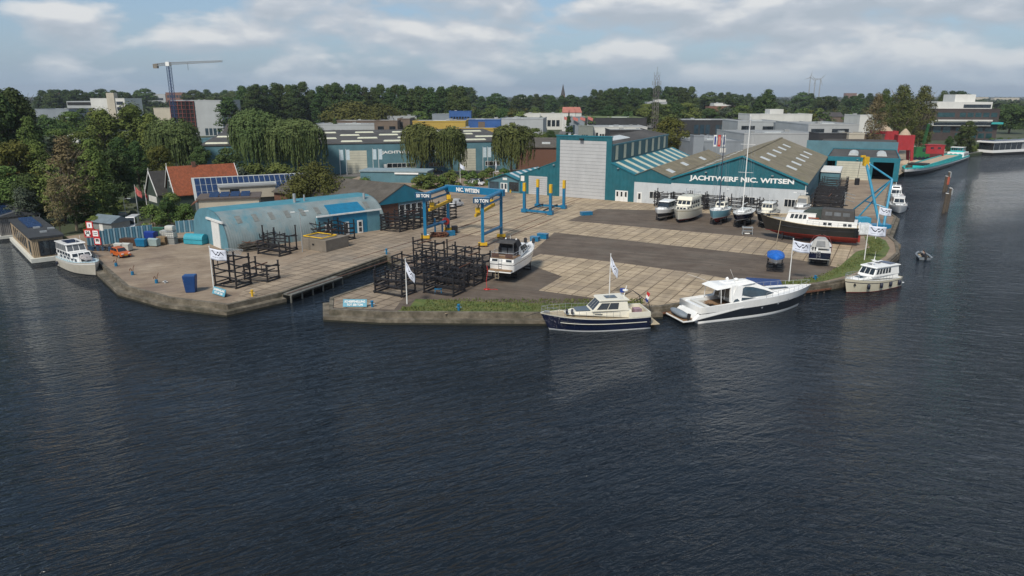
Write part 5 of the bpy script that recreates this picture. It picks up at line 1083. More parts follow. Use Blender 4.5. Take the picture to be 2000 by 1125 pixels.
# ---- barge
def barge():
    tq = pm('turquoise_hull_paint', (.02,.42,.42), .5, .15, .5, stain=((.10,.20,.17), .5, .3))
    b0 = G(1792, 345, 0); b1 = G(1893, 311, 0); d = (b1-b0); a = math.atan2(d.y, d.x); L = d.length; n_ = Vector((-math.sin(a), math.cos(a), 0))
    r = thing('cargo_barge', 'long turquoise and white cargo barge with sand in its open hold', 'barge', b1 + n_*3.6 - Vector((0,0,0)), a+math.pi)
    H = Hull(L+3, 8.4, 1.4, 2.6, .5, 7.0, .85, 1.0, .97); H.build(r, [blackb, blackb, blackh, letter_w], [(.3,2),(.62,2),(1.0,3)], n=30)
    m = MB()
    for sd in (1,-1): 
        for k in range(24):
            t0, t1 = k/24*.99, (k+1)/24*.99; m.beam((H.L*t0,sd*(H.hb(t0)-.15),H.sz(t0)+.12),(H.L*t1,sd*(H.hb(t1)-.15),H.sz(t1)+.12),.3,.5)
    m.build('gunwale', tq, r); H.deck(r, tq, .0, n=30)
    m = MB(); m.box(14,L-10,-3.1,-2.8,1.3,2.9); m.box(14,L-10,2.8,3.1,1.3,2.9); m.box(14,14.3,-2.8,2.8,1.3,2.9); m.box(L-10.3,L-10,-2.8,2.8,1.3,2.9); m.build('hold_coaming', tq, r)
    m = MB(); m.box(14.3,L-10.3,-2.8,2.8,1.5,2.5); m.build('sand_cargo', pm('sand', (.42,.33,.24), .95, .12, .6, bump=.6, bsc=1.5), r)
    m = MB(); m.box(L-19,L-13,-3.0,3.0,2.9,3.3); m.build('hatch_cover', blackb, r)
    house(r, 2.5, 11.5, 7, 6.4, 1.5, 3.5, .2, .1, .1, gel, side=(.1,.9,.3,.7,4,.5), front=(.1,.9,.3,.7,3,.5), name='deckhouse'); house(r, 5, 10, 5, 4.6, 3.5, 5.4, .2, .1, .1, tq, side=(.05,.95,.35,.85,4,.1), front=(.03,.97,.35,.85,5,.1), roof=(.4,.15,gel), name='wheelhouse')
    m = MB(); m.box(L-3,L-1.6,-1,1,2.6,3.5); m.tube((L-1,0,2.6),(L-1,0,5.5),.07,6); m.build('windlass', wood_d, r)
barge()
# ---- houseboats
timber = pm('timber_cladding', (.33,.25,.16), .8, .12, 1.2, corr=.6, corrw=.25, stain=((.24,.18,.12), .5, .8))
def houseboat():
    c0 = G(70, 516, 0)+Vector((-.8,1.0,0)); a = R(131); r = thing('houseboat', 'timber-clad houseboat with black flat roof and solar panels, nearest the cruiser', 'houseboat', c0, a)
    L, W = 24.5, 4.6
    m = MB(); m.box(-.5,L+.5,-W-.6,.5,.05,.75); m.build('float', trim_w, r)
    m = MB(); m.box(.2,L-.2,-W,0,.75,3.9); m.build('wall', timber, r)
    m = MB(); m.box(0,L,-W-.2,.2,3.9,4.25); m.build('roof', pm('dark_flat_roof', (.035,.038,.042), .85, .2, .5), r)
    for k in range(9):
        m = MB(); x = 11+k*1.25; m.frus([(x,-1.1,4.25),(x+1.0,-1.1,4.25),(x+1.0,-3.3,4.25),(x,-3.3,4.25)], [(x,-1.1,4.33),(x+1.0,-1.1,4.7),(x+1.0,-3.3,4.7),(x,-3.3,4.33)]); m.build('solar_panel', solar, r)
    for x, y in ((4,-2.0),(7,-3.6),(9.5,-1.8)): m = MB(); m.box(x,x+.7,y-1.0,y,4.25,4.5); m.build('rooflight', galv, r)
    m = MB(); m.box(.1,.2,-3.9,-1.0,.95,3.5); f_ = m.build('window', dark, r); m = MB(); m.box(.05,.12,-3.8,-2.5,1.05,3.4); m.box(.05,.12,-2.4,-1.1,1.05,3.4); m.build('pane', glass, f_)
    for k, x in enumerate((1.6,6,8.2,10.4,12.6,15,17.5,20)):
        m = MB(); m.box(x,x+(.9 if k else 1.4),-.02,.08,1.0 if k == 0 else 1.5,3.4); m.build('window', glass, r)
houseboat()
r = thing('houseboat', 'grey houseboat with pitched solar roof at the left edge of the photo', 'houseboat', G(14, 474, 0)+Vector((-3.5,3.5,0)), R(131))
m = MB(); m.box(-.5,16,-7,.5,.05,.6); m.build('float', trim_w, r); m = MB(); m.box(0,15,-6.5,0,.6,4.2); m.build('wall', pm('grey_boarding', (.20,.19,.18), .8, .15, 1, corr=.5), r)
m = MB(); m.prism([(-.6,.6,4.2),(-.6,-7.1,4.2),(-.6,-3.2,5.2)], (16.2,0,0)); m.build('roof', pm('dark_flat_roof'if 0 else 'slate_roof', (.07,.075,.08), .8, .2, .6), r)
for k in range(5): m = MB(); x = 1+k*2.7; m.frus([(x,.2,4.3),(x+2.3,.2,4.3),(x+2.3,-2.6,5.05),(x,-2.6,5.05)], [(x,.2,4.42),(x+2.3,.2,4.42),(x+2.3,-2.6,5.17),(x,-2.6,5.17)]); m.build('solar_panel', solar, r)
m = MB(); m.box(-.08,.0,-4.6,-1.8,1.0,3.4); m.build('window', glass, r)
m = MB(); m.tube((-.4,.3,.5),(-.4,.3,4.2),.06,6); m.tube((-.4,-6.8,.5),(-.4,-6.8,4.2),.06,6); m.build('porch_post', white_p, r)
c0 = G(1938, 303, 0)
r = thing('houseboat', 'modern white-banded glass houseboat moored at the far right bank', 'houseboat', c0, R(24))
m = MB(); m.box(-1,46,-.5,8,.05,1.0); m.build('float', dark, r); m = MB(); m.box(0,45,0,7.5,1.0,2.2); m.build('wall', letter_w, r)
for k in range(2): m = MB(); x = k*23; m.box(x+.3,x+(21 if k == 0 else 21.5),.2,7.2,2.2,5.6); f_ = m.build('glazed_room', glass, r); m = MB(); [m.box(x+.3+j*4.2,x+.5+j*4.2,.1,.2,2.2,5.6) for j in range(6)]; m.build('mullion', galv, f_)
m = MB(); m.box(21.3,23.3,.2,7.2,2.2,5.6); m.build('wall', galv, r); m = MB(); m.box(-.6,45.8,-.5,8,5.6,6.3); m.build('roof', letter_w, r); m = MB(); m.box(1,44,.6,7,6.3,6.5); m.build('solar_panel', solar, r)
# ================================================================ RACKS AND CRADLES
yel = pm('yellow_paint', (.62,.38,.015), .45, .15, 2, stain=((.30,.18,.03), .5, 2))
bl_g = pm('crane_blue', (.008,.15,.30), .35, .12, 1.2, coat=.2, stain=((.01,.10,.19), .5, 1.2))
RK = 0
def rack(px, py, label, W=4.4, Dp=2.7, H=3.0, lev=3, head=-28.5, group='black boat racks around the yard', world=None, ext=.5):
    """welded storage rack for boat cradles: four posts, sagging cross beams on every level, low skids"""
    global RK; RK += 1; q = random.Random(RK*13)
    loc = world if world is not None else G(px, py)
    r = thing('boat_rack', label, 'rack', loc, R(head + q.uniform(-4, 4)), group); b = .17
    hs = [H + q.uniform(-.35, ext) for _ in range(4)]
    for (sx, sy), h in zip(((-1,-1),(1,-1),(1,1),(-1,1)), hs):
        m = MB(); m.beam((sx*W/2, sy*Dp/2, 0), (sx*W/2, sy*Dp/2, h), b, b); m.box(sx*W/2-.13, sx*W/2+.13, sy*Dp/2-.13, sy*Dp/2+.13, h, h+.08); m.build('post', steel_b, r)
    for k in range(lev):
        z = .28 + (H-.35)*k/max(1, lev-.6)+ q.uniform(-.06,.06); dip = q.choice((0, .12, .22))
        for sy in (-1, 1):
            m = MB(); y = sy*Dp/2; o = q.uniform(.1,.35)
            m.beam((-W/2-o, y, z), (-W*.16, y, z-dip), .13, .18); m.beam((-W*.16, y, z-dip), (W*.16, y, z-dip), .13, .18); m.beam((W*.16, y, z-dip), (W/2+o, y, z), .13, .18); m.build('cross_beam', steel_b, r)
        for sx in (-1, 1):
            if q.random() < .85: m = MB(); m.beam((sx*W/2, -Dp/2, z+.2), (sx*W/2, Dp/2, z+.2), .12, .16); m.build('side_beam', steel_b, r)
        if q.random() < .6:
            m = MB(); x = q.uniform(-.25,.25)*W; m.beam((x, -Dp/2-.2, z+.15), (x+q.uniform(-.5,.5), Dp/2+.2, z+.18), .11, .14); m.build('loose_beam', rust if q.random() < .25 else steel_b, r)
    m = MB()
    for sx in (-1, 1): m.beam((sx*W/2, -Dp/2-.2, .1), (sx*W/2, Dp/2+.2, .1), .2, .2)
    m.build('skid', steel_b, r)
    for sx in (-1, 1):
        m = MB(); m.beam((sx*W*.28, -Dp/2, H*.62), (sx*W*.28, -Dp/2, H+.15), .09, .09); m.build('prop', steel_b, r)
    return r
for a in (
 (772,572,'low black rack at the corner nearest the dock mouth, front row of the dockside block',4.6,2.8,2.7,3),
 (868,571,'black rack in the front row of the dockside block, over a blue trestle',4.6,2.9,2.9,3),
 (822,551,'black rack in the second row of the dockside block, behind the flagpole',4.3,2.8,2.8,3),
 (908,552,'black rack in the second row of the dockside block, beside the propped white cruiser',4.4,2.8,2.9,3),
 (866,546,'black rack in the heart of the dockside block, crossed by many beams',4.2,2.8,3.1,4),
 (800,530,'black rack overhanging the dock wall, third row of the dockside block',4.4,2.6,2.6,3),
 (857,524,'black rack with tall thin posts in the third row of the dockside block',4.5,2.6,2.8,3),
 (764,558,'black rack at the outer left edge of the dockside block, by the dock wall',3.4,2.4,2.2,3), (885,560,'low black rack wedged between the two front-row racks and the cruiser',3.6,2.2,2.3,4), (940,545,'short black rack right under the cruiser stern ladder side',2.6,2.2,2.2,3),
 (925,528,'black rack at the right edge of the dockside block, third row, by the cruiser stern',4.4,2.6,3.0,3),
 (905,508,'black rack in the rear row of the dockside block, nearest the gantry feet',4.6,2.4,2.6,2),
 (838,507,'black rack with the tallest posts, rear row of the dockside block',4.4,2.4,3.2,3)):
    rack(a[0], a[1], a[2], a[3], a[4], a[5], a[6], group='black racks in the dockside block', ext=.9)
rack(456, 557, 'tall black rack by the left flagpole, a white grid hung over its top', 3.9, 2.7, 4.4, 4, head=-24, ext=.9)
rack(512, 545, 'lower black rack standing right of the tall one at the left quay', 4.2, 2.4, 2.5, 3, head=-24)
rack(548, 488, 'black rack with two high posts before the arched hangar, next to the scrap pile', 5.0, 2.6, 3.4, 2, head=-25, ext=1.2)
rack(536, 496, 'broad low black rack in front of the timber pile, nearest the left yard', 4.8, 2.4, 2.4, 3, head=-25, ext=.9); rack(508, 478, 'low black rack behind the timber pile at the arched hangar', 4.6, 2.4, 2.2, 3, head=-25); rack(646, 478, 'low black rack right beside the concrete tank', 4.0, 2.2, 2.9, 4, head=-38); rack(622, 466, 'long black rack behind the concrete tank with the yellow frame', 5.6, 2.4, 3.4, 4, head=-42)
rack(668, 466, 'black rack against the doors of the arched hangar', 4.6, 2.2, 3.4, 4, head=-36)
for k, (px, py) in enumerate(((770,450),(797,445),(822,438),(846,432),(868,427))):
    rack(px, py, 'black rack %s in the row below the bright teal gable' % ('at the hangar corner','second from the hangar corner','in the middle and set back','behind the gantry leg','at the far right end')[k], 4.4, 2.6, 3.3+.3*(k % 2), 5, head=-25, group='black racks below the teal gable')
for k, s in enumerate((29.2, 33.3, 37.6, 41.2)):
    rack(0, 0, 'black rack against the white name wall, %s behind the first four boats' % ('leftmost','second from left','third from left','fourth from left')[k], 3.9, 2.2, 3.5, 5, world=FW(s, -2.0), head=-30.6, group='black racks along the name wall')
for k, s in enumerate((46.4, 49.8, 53.6)):
    rack(0, 0, 'black rack against the white name wall %s' % ('just right of its door','below the middle window','nearest its right-hand window')[k], 3.0, 2.2, 3.3, 4, world=FW(s, -2.0), head=-30.6, group='black racks along the name wall')
for k, d in enumerate((4, 11, 18, 26, 34, 42)):
    rack(0, 0, 'tall black rack beside the gabled hall, %s in the lane' % ('nearest the viewer','second','third','fourth','fifth','last and farthest')[k], 6.0, 4.5, 4.6, 6, world=FW(65.4, d), head=-30, group='black racks in the side lane')
def prop_set(base, L, lab, H=1.2, head=64):
    """steel cradle carrying a boat: two bents with pads and a spine"""
    r = thing('boat_cradle', lab, 'cradle', base, R(head), 'cradles under the boats on the hard')
    for x in (L*.25, L*.7):
        m = MB(); m.beam((x,-1.2,.12),(x,1.2,.12),.18,.2); m.build('foot_beam', steel_b, r)
        for sy in (-1, 1): m = MB(); m.beam((x,sy*1.15,.1),(x,sy*1.0,H+.35),.15,.15); m.box(x-.22,x+.22,sy*.95-.2,sy*.95+.2,H+.3,H+.42); m.build('post', steel_b, r)
        m = MB(); m.beam((x,-1.05,H*.55),(x,1.05,H*.55),.12,.14); m.build('cross_beam', steel_b, r)
    m = MB(); m.beam((L*.2,0,.3),(L*.75,0,.3),.16,.2); m.box(L*.3,L*.5,-.3,.3,.2,H*.8); m.build('keel_block', steel_b, r)
def cr_at(px, py, L, lab, H=.7, head=240): lo, a = on_hard(px, py, L, head); prop_set(Vector((lo.x, lo.y, 1.2)), L, lab, H, head)
cr_at(1283,434,9.2,'black cradle under the small white sport cruiser'); cr_at(1322,438,11.5,'black cradle under the cream flybridge cruiser'); cr_at(1390,443,10.4,'black cradle under the light-blue ketch',.8)
cr_at(1436,449,11.6,'black cradle under the dark navy sailing yacht',.9); cr_at(1486,449,10.2,'black cradle under the black-hulled wheelhouse boat',.9); cr_at(1556,432,8.8,'black cradle under the beige-hooded cabin boat',.8,240)
prop_set(Vector((-1.5,98.2,1.2)), 12.6, 'black cradle under the propped white cruiser by the racks', 1.0, 68); prop_set(Vector((61.6,124.6,1.2)), 18, 'black cradle under the big black and red vessel', .9, 152.5)
prop_set(G(1598,521), 9.2, 'black cradle under the navy-transomed boat', .8, 66); lo, a = on_hard(1514,536,5.6,252); prop_set(Vector((lo.x,lo.y,1.2)), 5.6, 'black stand with crossbars under the blue-covered boat', 1.0, 252)
# ================================================================ GANTRY HOIST
gA, gB, gC, gD = G(831,468), G(943,482), G(876,452), G(979,465)
r = thing('boat_gantry', 'blue rail-mounted boat gantry with yellow wheels and spreader bars, lettered 50 TON', 'gantry crane', gA)
def gl_(P, z=0): return Vector((P.x-gA.x, P.y-gA.y, z))
TOPZ = 8.35
for P, nm in ((gA,0),(gB,0),(gC,0),(gD,0)):
    p = gl_(P); m = MB(); m.beam(p+Vector((0,0,.6)), p+Vector((0,0,TOPZ)), .54, .54, up=(1,0,0)); m.build('leg', bl_g, r)
    m = MB(); m.box(p.x-.8,p.x+.8,p.y-.35,p.y+.35,.28,.8); m.build('wheel_bogie', yel, r); m = MB()
    for dx in (-.55,.55): m.tube((p.x+dx,p.y-.2,.3),(p.x+dx,p.y+.2,.3),.3,12)
    m.build('wheel', rust, r)
for a, b_ in ((gA,gC),(gB,gD)):
    p, q = gl_(a), gl_(b_); m = MB(); m.tube(p+Vector((0,0,2.2)), q+Vector((0,0,2.2)), .28, 12); m.build('lower_tie', bl_g, r, smooth=False)
    dd = (q-p).normalized(); m = MB(); m.tube(p-dd*.3+Vector((0,0,TOPZ-.1)), q+Vector((0,0,TOPZ+.35)), .38, 14); m.build('top_girder', bl_g, r); m = MB(); m.tube(p+Vector((0,0,TOPZ-1.25)), q+Vector((0,0,TOPZ-.9)), .2, 10); m.build('brace_tube', bl_g, r)
pc, pd = gl_(gC), gl_(gD); ez = Vector((0,0,1)); m = MB(); m.beam(pc-(pd-pc)*.03+ez*(TOPZ+.15), pd+(pd-pc)*.05+ez*(TOPZ+.15), .8, 1.25); m.build('cross_girder', bl_g, r)
nf = Vector(((pd-pc).y, -(pd-pc).x, 0)).normalized(); ang = math.atan2((pd-pc).y, (pd-pc).x)
def sign(root, body, P, w, h, ang, mat=letter_w, board=None, bw=None, bh=None, nrm=None):
    """board with raised lettering facing the -Y side of its own frame turned by ang"""
    c, s_ = math.cos(ang), math.sin(ang); T = lambda x, y, z: Vector((P.x + x*c - y*s_, P.y + x*s_ + y*c, P.z + z))
    if board: m = MB(T); bw = bw or w+.5; bh = bh or h+.4; m.box(-bw/2, bw/2, -.06, .06, -bh/2, bh/2); m.build('name_plate', board, root)
    vs, fs = text_mb(body, w, h, .05, .035); m = MB(T); m.add([(v[0]-w/2, -.065+v[1], v[2]-h/2) for v in vs], fs); m.build('lettering', mat, root)
mid = pc.lerp(pd, .42)+nf*.46+ez*(TOPZ+.15); sign(r, 'NIC. WITSEN', mid, 5.4, .78, ang)
dkb = pm('dark_name_plate', (.008,.06,.13), .4, .1)
for P in (gA, gB):
    p = gl_(P); sign(r, '50 TON', Vector((p.x-.1, p.y-1.05, TOPZ-.05)), 2.4, .62, R(-8), board=dkb, bw=2.95, bh=.95)
    m = MB(); m.box(p.x-1.5,p.x+1.3,p.y-.66,p.y+.1,TOPZ-.45,TOPZ+.4); m.build('head_box', bl_g, r)
for (P, dx) in ((gA, 1.2), (gB, -1.2)):
    p = gl_(P); q = gl_(gC if P is gA else gD); m = MB(); a0 = p.lerp(q, -.05)+Vector((dx*.9,0,5.6)); a1 = p.lerp(q, .95)+Vector((dx*.9,0,6.4)); m.beam(a0, a1, .35, .5); m.build('spreader_bar', yel, r)
    for t_ in (.12,.85):
        c_ = a0.lerp(a1, t_); m = MB(); m.cbox(c_+Vector((0,0,.75)), (.8,.9,.8)); m.build('hoist_block', yel, r); m = MB(); m.tube(c_+Vector((-.1,0,.9)), c_+Vector((-.5 if dx>0 else .5,0,2.0)), .06, 5); m.tube(c_+Vector((.2,0,.9)), c_+Vector((0,0,2.0)), .06, 5); m.build('hoist_cable', steel_b, r)
m = MB(); p = gl_(gC)+Vector((-2.2,-3.8,0)); m.box(p.x-.15,p.x+.15,p.y-.15,p.y+.15,0,3.2); m.box(p.x+1.2,p.x+1.5,p.y,p.y+.3,0,2.2); m.box(p.x-.3,p.x+1.7,p.y-.3,p.y+.5,2.2,2.4); m.build('service_frame', bl_g, r)
t_ = thing('cable_reel', 'red round hose reel mounted low beside the gantry leg', 'reel', G(872,452)+Vector((0,-1,0)), R(20)); m = MB(); m.tube((0,-.25,2.2),(0,.25,2.2),.7,18); m.build('reel_drum', pm('red_paint', (.42,.035,.03), .5, .12), t_); m = MB(); m.tube((0,-.3,2.2),(0,.3,2.2),.2,10); m.box(-.1,.1,-.15,.15,0,2.2); m.build('reel_stand', steel_b, t_)
t_ = thing('sling_heap', 'tangled heap of brown slings and hoses under the gantry', 'heap', G(858,463), 0); qq = random.Random(5); m = MB()
for k in range(26):
    a = [(qq.uniform(-1.8,1.8), qq.uniform(-.8,.8), .05+qq.uniform(0,.9)) for _ in range(4)]; m.pipe(a, .06, 5)
m.build('slings', pm('brown_slings', (.12,.05,.03), .9, .5, 3), t_); m = MB(); m.box(-2.6,-1.9,-.6,.2,0,.55); m.build('drum', letter_w, t_, bevel=.1)
def crate(px, py, lab, d, mat, rz=0, name='equipment_box'):
    r = thing(name, lab, 'box', G(px, py), rz); m = MB(); m.box(-d[0]/2,d[0]/2,-d[1]/2,d[1]/2,0,d[2]); m.build('case', mat, r, bevel=.05); m = MB(); m.box(-d[0]/2-.04,d[0]/2+.04,-d[1]/2-.04,d[1]/2+.04,d[2],d[2]+.09); m.build('lid', mat, r); m = MB(); [m.box(x-.07,x+.07,-d[1]/2-.03,d[1]/2+.03,.0,.12) for x in (-d[0]*.3,d[0]*.3)]; m.build('runner', steel_b, r); return r
crate(880,460,'blue toolbox beside the sling heap under the gantry',(1.6,1.0,.8),bl_g,R(20)); crate(888,455,'black waste crate at the far gantry leg',(1.0,1.0,1.3),steel_b,R(20))
crate(1045,471,'low blue box on the slabs in front of the dark asphalt band',(1.6,1.1,.8),bl_g,R(-25)); crate(1060,466,'blue winch box with white front, right of its twin',(1.9,1.2,.9),bl_g,R(-25)); crate(1145,420,'blue trolley box at the corner of the rear asphalt strip',(2.6,1.2,.7),bl_g,R(20))
# ================================================================ OPEN STRADDLE FRAME
r = thing('keel_lift', 'low blue four-post lifting frame with yellow post tops in front of the tall door', 'lifting frame', G(1062,416), R(-28)); pts = []
sp_ = [(G(1024,415),357),(G(1075,420),360),(G(1101,408),352),(G(1050,405),350)]; o_ = G(1062,416); ca, sa = math.cos(R(28)), math.sin(R(28))
def lf(P): d = P-o_; return Vector((d.x*ca-d.y*sa, d.x*sa+d.y*ca, 0))
for P, ty in sp_:
    p = lf(P); h_ = ZA(P, ty)-1.2; m = MB(); m.box(p.x-.28,p.x+.28,p.y-.28,p.y+.28,.3,h_*.72); m.build('post', bl_g, r); m = MB(); m.box(p.x-.3,p.x+.3,p.y-.3,p.y+.3,h_*.72,h_); m.build('post_top', yel, r); m = MB(); m.box(p.x-.6,p.x+.6,p.y-.5,p.y+.5,.1,.9); m.build('wheel_box', bl_g, r)
L4 = [lf(P) for P, _ in sp_]
for i, j in ((0,1),(3,2)): m = MB(); m.beam(L4[i]+ez*.55, L4[j]+ez*.55, .5, .45); m.build('cross_girder', bl_g, r)
for t_ in (.2,.75): m = MB(); m.beam(L4[0].lerp(L4[1], t_)+ez*.9, L4[3].lerp(L4[2], t_)+ez*.9, .35, .2); m.build('runner', steel_b, r)
# ================================================================ DERRICK
cr_b = pm('derrick_blue', (.03,.26,.42), .45, .12, 1.5, stain=((.05,.20,.30), .5, 1.5))
b1, b2, b3 = G(1719,445), G(1725,447), G(1648,424); b4 = G(1665,437); r = thing('quay_derrick', 'light-blue tubular derrick crane with yellow jib head on the right quay', 'crane', b1)
def wl(P, z): return Vector((P.x-b1.x, P.y-b1.y, z-1.2))
top = Vector((b1.x-2.6, b1.y+4.0, ZA((b1.x-2.6, b1.y+4.0), 316))); kn = Vector((b2.x+2.0, b2.y+3.0, ZA((b2.x+2, b2.y+3), 350)))
for a, b_, w, nm in ((wl(b1,1.2), wl(top,top.z), .55, 'mast'), (wl(b2,1.2), wl(kn,kn.z), .5, 'back_leg'), (wl(kn,kn.z), wl(top,top.z), .38, 'upper_stay'), (wl(kn,kn.z), wl(b3,1.2), .34, 'long_stay'), (wl(kn,kn.z), wl(b4,1.2), .30, 'long_stay')):
    m = MB(); m.tube(a, b_, w/2, 8); m.build(nm, cr_b, r)
m = MB(); k1 = wl(b1,1.2).lerp(wl(top,top.z), .36); k2 = wl(b2,1.2).lerp(wl(kn,kn.z), .42); m.tube(k1, k2, .15, 6); m.tube(k1, wl(b3,1.2).lerp(wl(kn,kn.z), .45), .13, 6); m.build('tie_bar', cr_b, r)
tt = wl(top, top.z); m = MB(); m.cbox(tt+Vector((0,0,.1)), (1.0,.8,1.8)); m.cbox(tt+Vector((-.7,0,1.1)), (.9,.4,.4)); m.build('jib_head', yel, r); m = MB(); m.tube(tt+Vector((-1.1,0,1.0)), tt+Vector((-1.3,0,-3.2)), .04, 5); m.build('hoist_cable', steel_b, r); m = MB(); m.cbox(tt+Vector((-1.3,0,-4.0)), (.8,.6,1.4)); m.build('hook_block', steel_b, r, bevel=.1)
m = MB(); m.box(-3.5,1.6,-1.2,1.0,0,.8); m.build('base_frame', bl_g, r); m = MB(); m.box(-5.5,-2.6,-1.2,.8,0,2.2); m.build('winch_house', cr_b, r)
t_ = thing('covered_bundle', 'white wrapped bundle at the foot of the light-blue derrick', 'bundle', G(1687,458), 0); m = MB(); m.frus([(-1.5,-1.2,0),(1.5,-1.2,0),(1.5,1.2,0),(-1.5,1.2,0)],[(-1.2,-.8,2.2),(1.1,-.9,2.0),(1.0,.8,2.3),(-1.1,.9,2.2)]); m.build('wrapping', pm('white_wrap', (.55,.58,.60), .6, .2, 2, bump=1, bsc=2.5), t_, bevel=.35); m = MB(); m.box(-1.6,1.6,-1.3,1.3,0,.18); m.build('pallet', wood_d, t_)
def lamp_post(P, h, lab, arms=1, mat=galv, cat='lamp post', rz=0):
    r = thing('lamp_post', lab, cat, P, rz); m = MB(); m.tube((0,0,0),(0,0,h),.09,7,0,.06); m.build('pole', mat, r)
    for s_ in ((1,-1) if arms == 2 else (1,)): m = MB(); m.tube((0,0,h),(s_*1.0,0,h+.15),.04,5); m.build('arm', mat, r); m = MB(); m.box(min(s_*.8,s_*1.5),max(s_*.8,s_*1.5),-.12,.12,h+.1,h+.22); m.build('lamp_head', letter_w, r)
    return r
lamp_post(G(591,492), ZA(G(591,492),415)-1.2, 'slim pale double-headed lamp post before the arched hangar', 2, rz=R(30)); lamp_post(G(1559,424), 5.2, 'pale double lamp post at the right end of the name wall', 2, rz=R(-30)); lamp_post(G(247,431), 4.6, 'grey lamp post on the path behind the striped blue fence'); lamp_post(G(964,372), 5.2, 'lamp post beside the small yard office')
r = thing('folded_trestle', 'grey metal trestle with raised arms on the lane right of the racks', 'trestle', G(1649,402), R(10)); m = MB()
m.tube((0,0,0),(0,0,3.4),.08,6); [m.tube((0,0,z),(s_*2.6,0,z-.8),.07,5) for z in (1.6,2.4,3.2) for s_ in (1,-1)]; m.build('frame', galv, r); m = MB(); m.box(-.6,.6,-.6,.6,0,.18); m.build('foot', steel_b, r)
r = thing('work_trestle', 'small grey trestle standing in front of the navy sailing yacht', 'trestle', G(1459,458), R(-10)); m = MB()
for x in (-.9,.9):
    for y in (-.5,.5): m.beam((x,y,0),(x*.9,y*.8,1.6),.09,.09)
m.build('leg_frame', galv, r); m = MB(); m.box(-1.0,1.0,-.55,.55,1.3,1.42); m.box(-.9,.9,-.5,.5,.7,.78); m.build('shelf', galv, r); m = MB(); m.box(-.5,.5,-.2,.2,.1,.35); m.build('tub', letter_w, r, bevel=.1)
# ================================================================ FLAGS
flagm = pm('white_flag_cloth', (.66,.70,.80), .8, .06, 2); emb = pm('dark_emblem', (.01,.012,.03), .6, .1)
def flag(base, ty, lab, droop=0, w=2.3, h=1.35, ang=-12, mat=None, em=True):
    P = G(*base); H_ = ZA(P, ty)-1.2; r = thing('flagpole', lab, 'flag', P, R(ang)); m = MB(); m.tube((0,0,0),(0,0,H_),.085,8,0,.05); m.lathe((0,0,H_),[(.05,0),(.09,.06),(.02,.14)],8); m.build('pole', white_p, r)
    def S(u, v, off=0):
        x = w*u*(1-.55*droop); z = H_-.15-h*v - droop*1.7*u - .10*math.sin(u*5)*.5 - .25*u; y = .22*math.sin(u*7+v*1.2)*u + .05*math.sin(v*4) + off; return (x*(1-.1*v*droop), y, z)
    m = MB(); nu, nv = 14, 6; vs = [S(i/nu, j/nv) for i in range(nu+1) for j in range(nv+1)]; k = nv+1
    m.add(vs, [(i*k+j, (i+1)*k+j, (i+1)*k+j+1, i*k+j+1) for i in range(nu) for j in range(nv)]); f_ = m.build('flag', mat or flagm, r, smooth=True)
    sm = f_.modifiers.new('t', 'SOLIDIFY'); sm.thickness = .01
    if em:
        m = MB()
        for side in (-.02, .02):
            def ribbon(c, wd):
                for (u0,v0),(u1,v1) in zip(c, c[1:]): m.add([S(u0,v0-wd/2,side), S(u1,v1-wd/2,side), S(u1,v1+wd/2,side), S(u0,v0+wd/2,side)], [(0,1,2,3)])
            ribbon([(.18,.22),(.27,.40),(.38,.52),(.47,.40),(.50,.25),(.60,.24)], .11); ribbon([(.52,.52),(.62,.50),(.68,.36),(.73,.22),(.80,.34),(.86,.50)], .11); ribbon([(.12,.20),(.22,.22)], .09)
        m.build('emblem', emb, f_)
        m = MB()
        for side in (-.02, .02): [m.add([S(u,.70,side), S(u+.018,.70,side), S(u+.018,.76,side), S(u,.76,side)], [(0,1,2,3)]) for u in [.15+.035*i for i in range(20) if i not in (8, 12)]]
        m.build('motto_line', emb, f_)
    return r
flag((418,567),482,'waving white flag on its pole by the left quay sign board',0,2.5,1.5,-18); flag((795,594),507,'drooping white flag on its pole before the dockside racks',.9,2.4,1.2,-20)
flag((1190,577),497,'half-drooping white flag behind the navy cabin yacht',.95,2.2,1.3,-25); flag((1541,550),467,'waving white flag at the bow of the largest motor yacht',.12,2.6,1.5,-12)
flag((1688,508),438,'waving white flag on the grassy bend, nearest the cream cruiser',.05,2.9,1.6,-8); flag((1710,466),402,'waving white flag behind the others, close to the derrick foot',.15,2.4,1.4,-10)
flag((899,356),318,'small white flag on its pole between the drooping trees',.5,2.0,1.2,-10,em=False); flag((821,340),321,'small white flag left of the paired drooping trees',.8,2.0,1.2,-10,em=False); flag((968,345),312,'thin furled white flag on its pole by the shop street',1,1.0,1.2,-10,em=False)
flag((271,424),362,'red and white flag by the garden in front of the gabled cottages',.6,2.2,1.5,-15,mat=pm('red_white_cloth', (.50,.13,.12), .8, .5, 1.2),em=False); flag((290,425),362,'bare reddish pole with furled flag beside the garden flag',1,.5,1.2,-15,mat=redf,em=False)
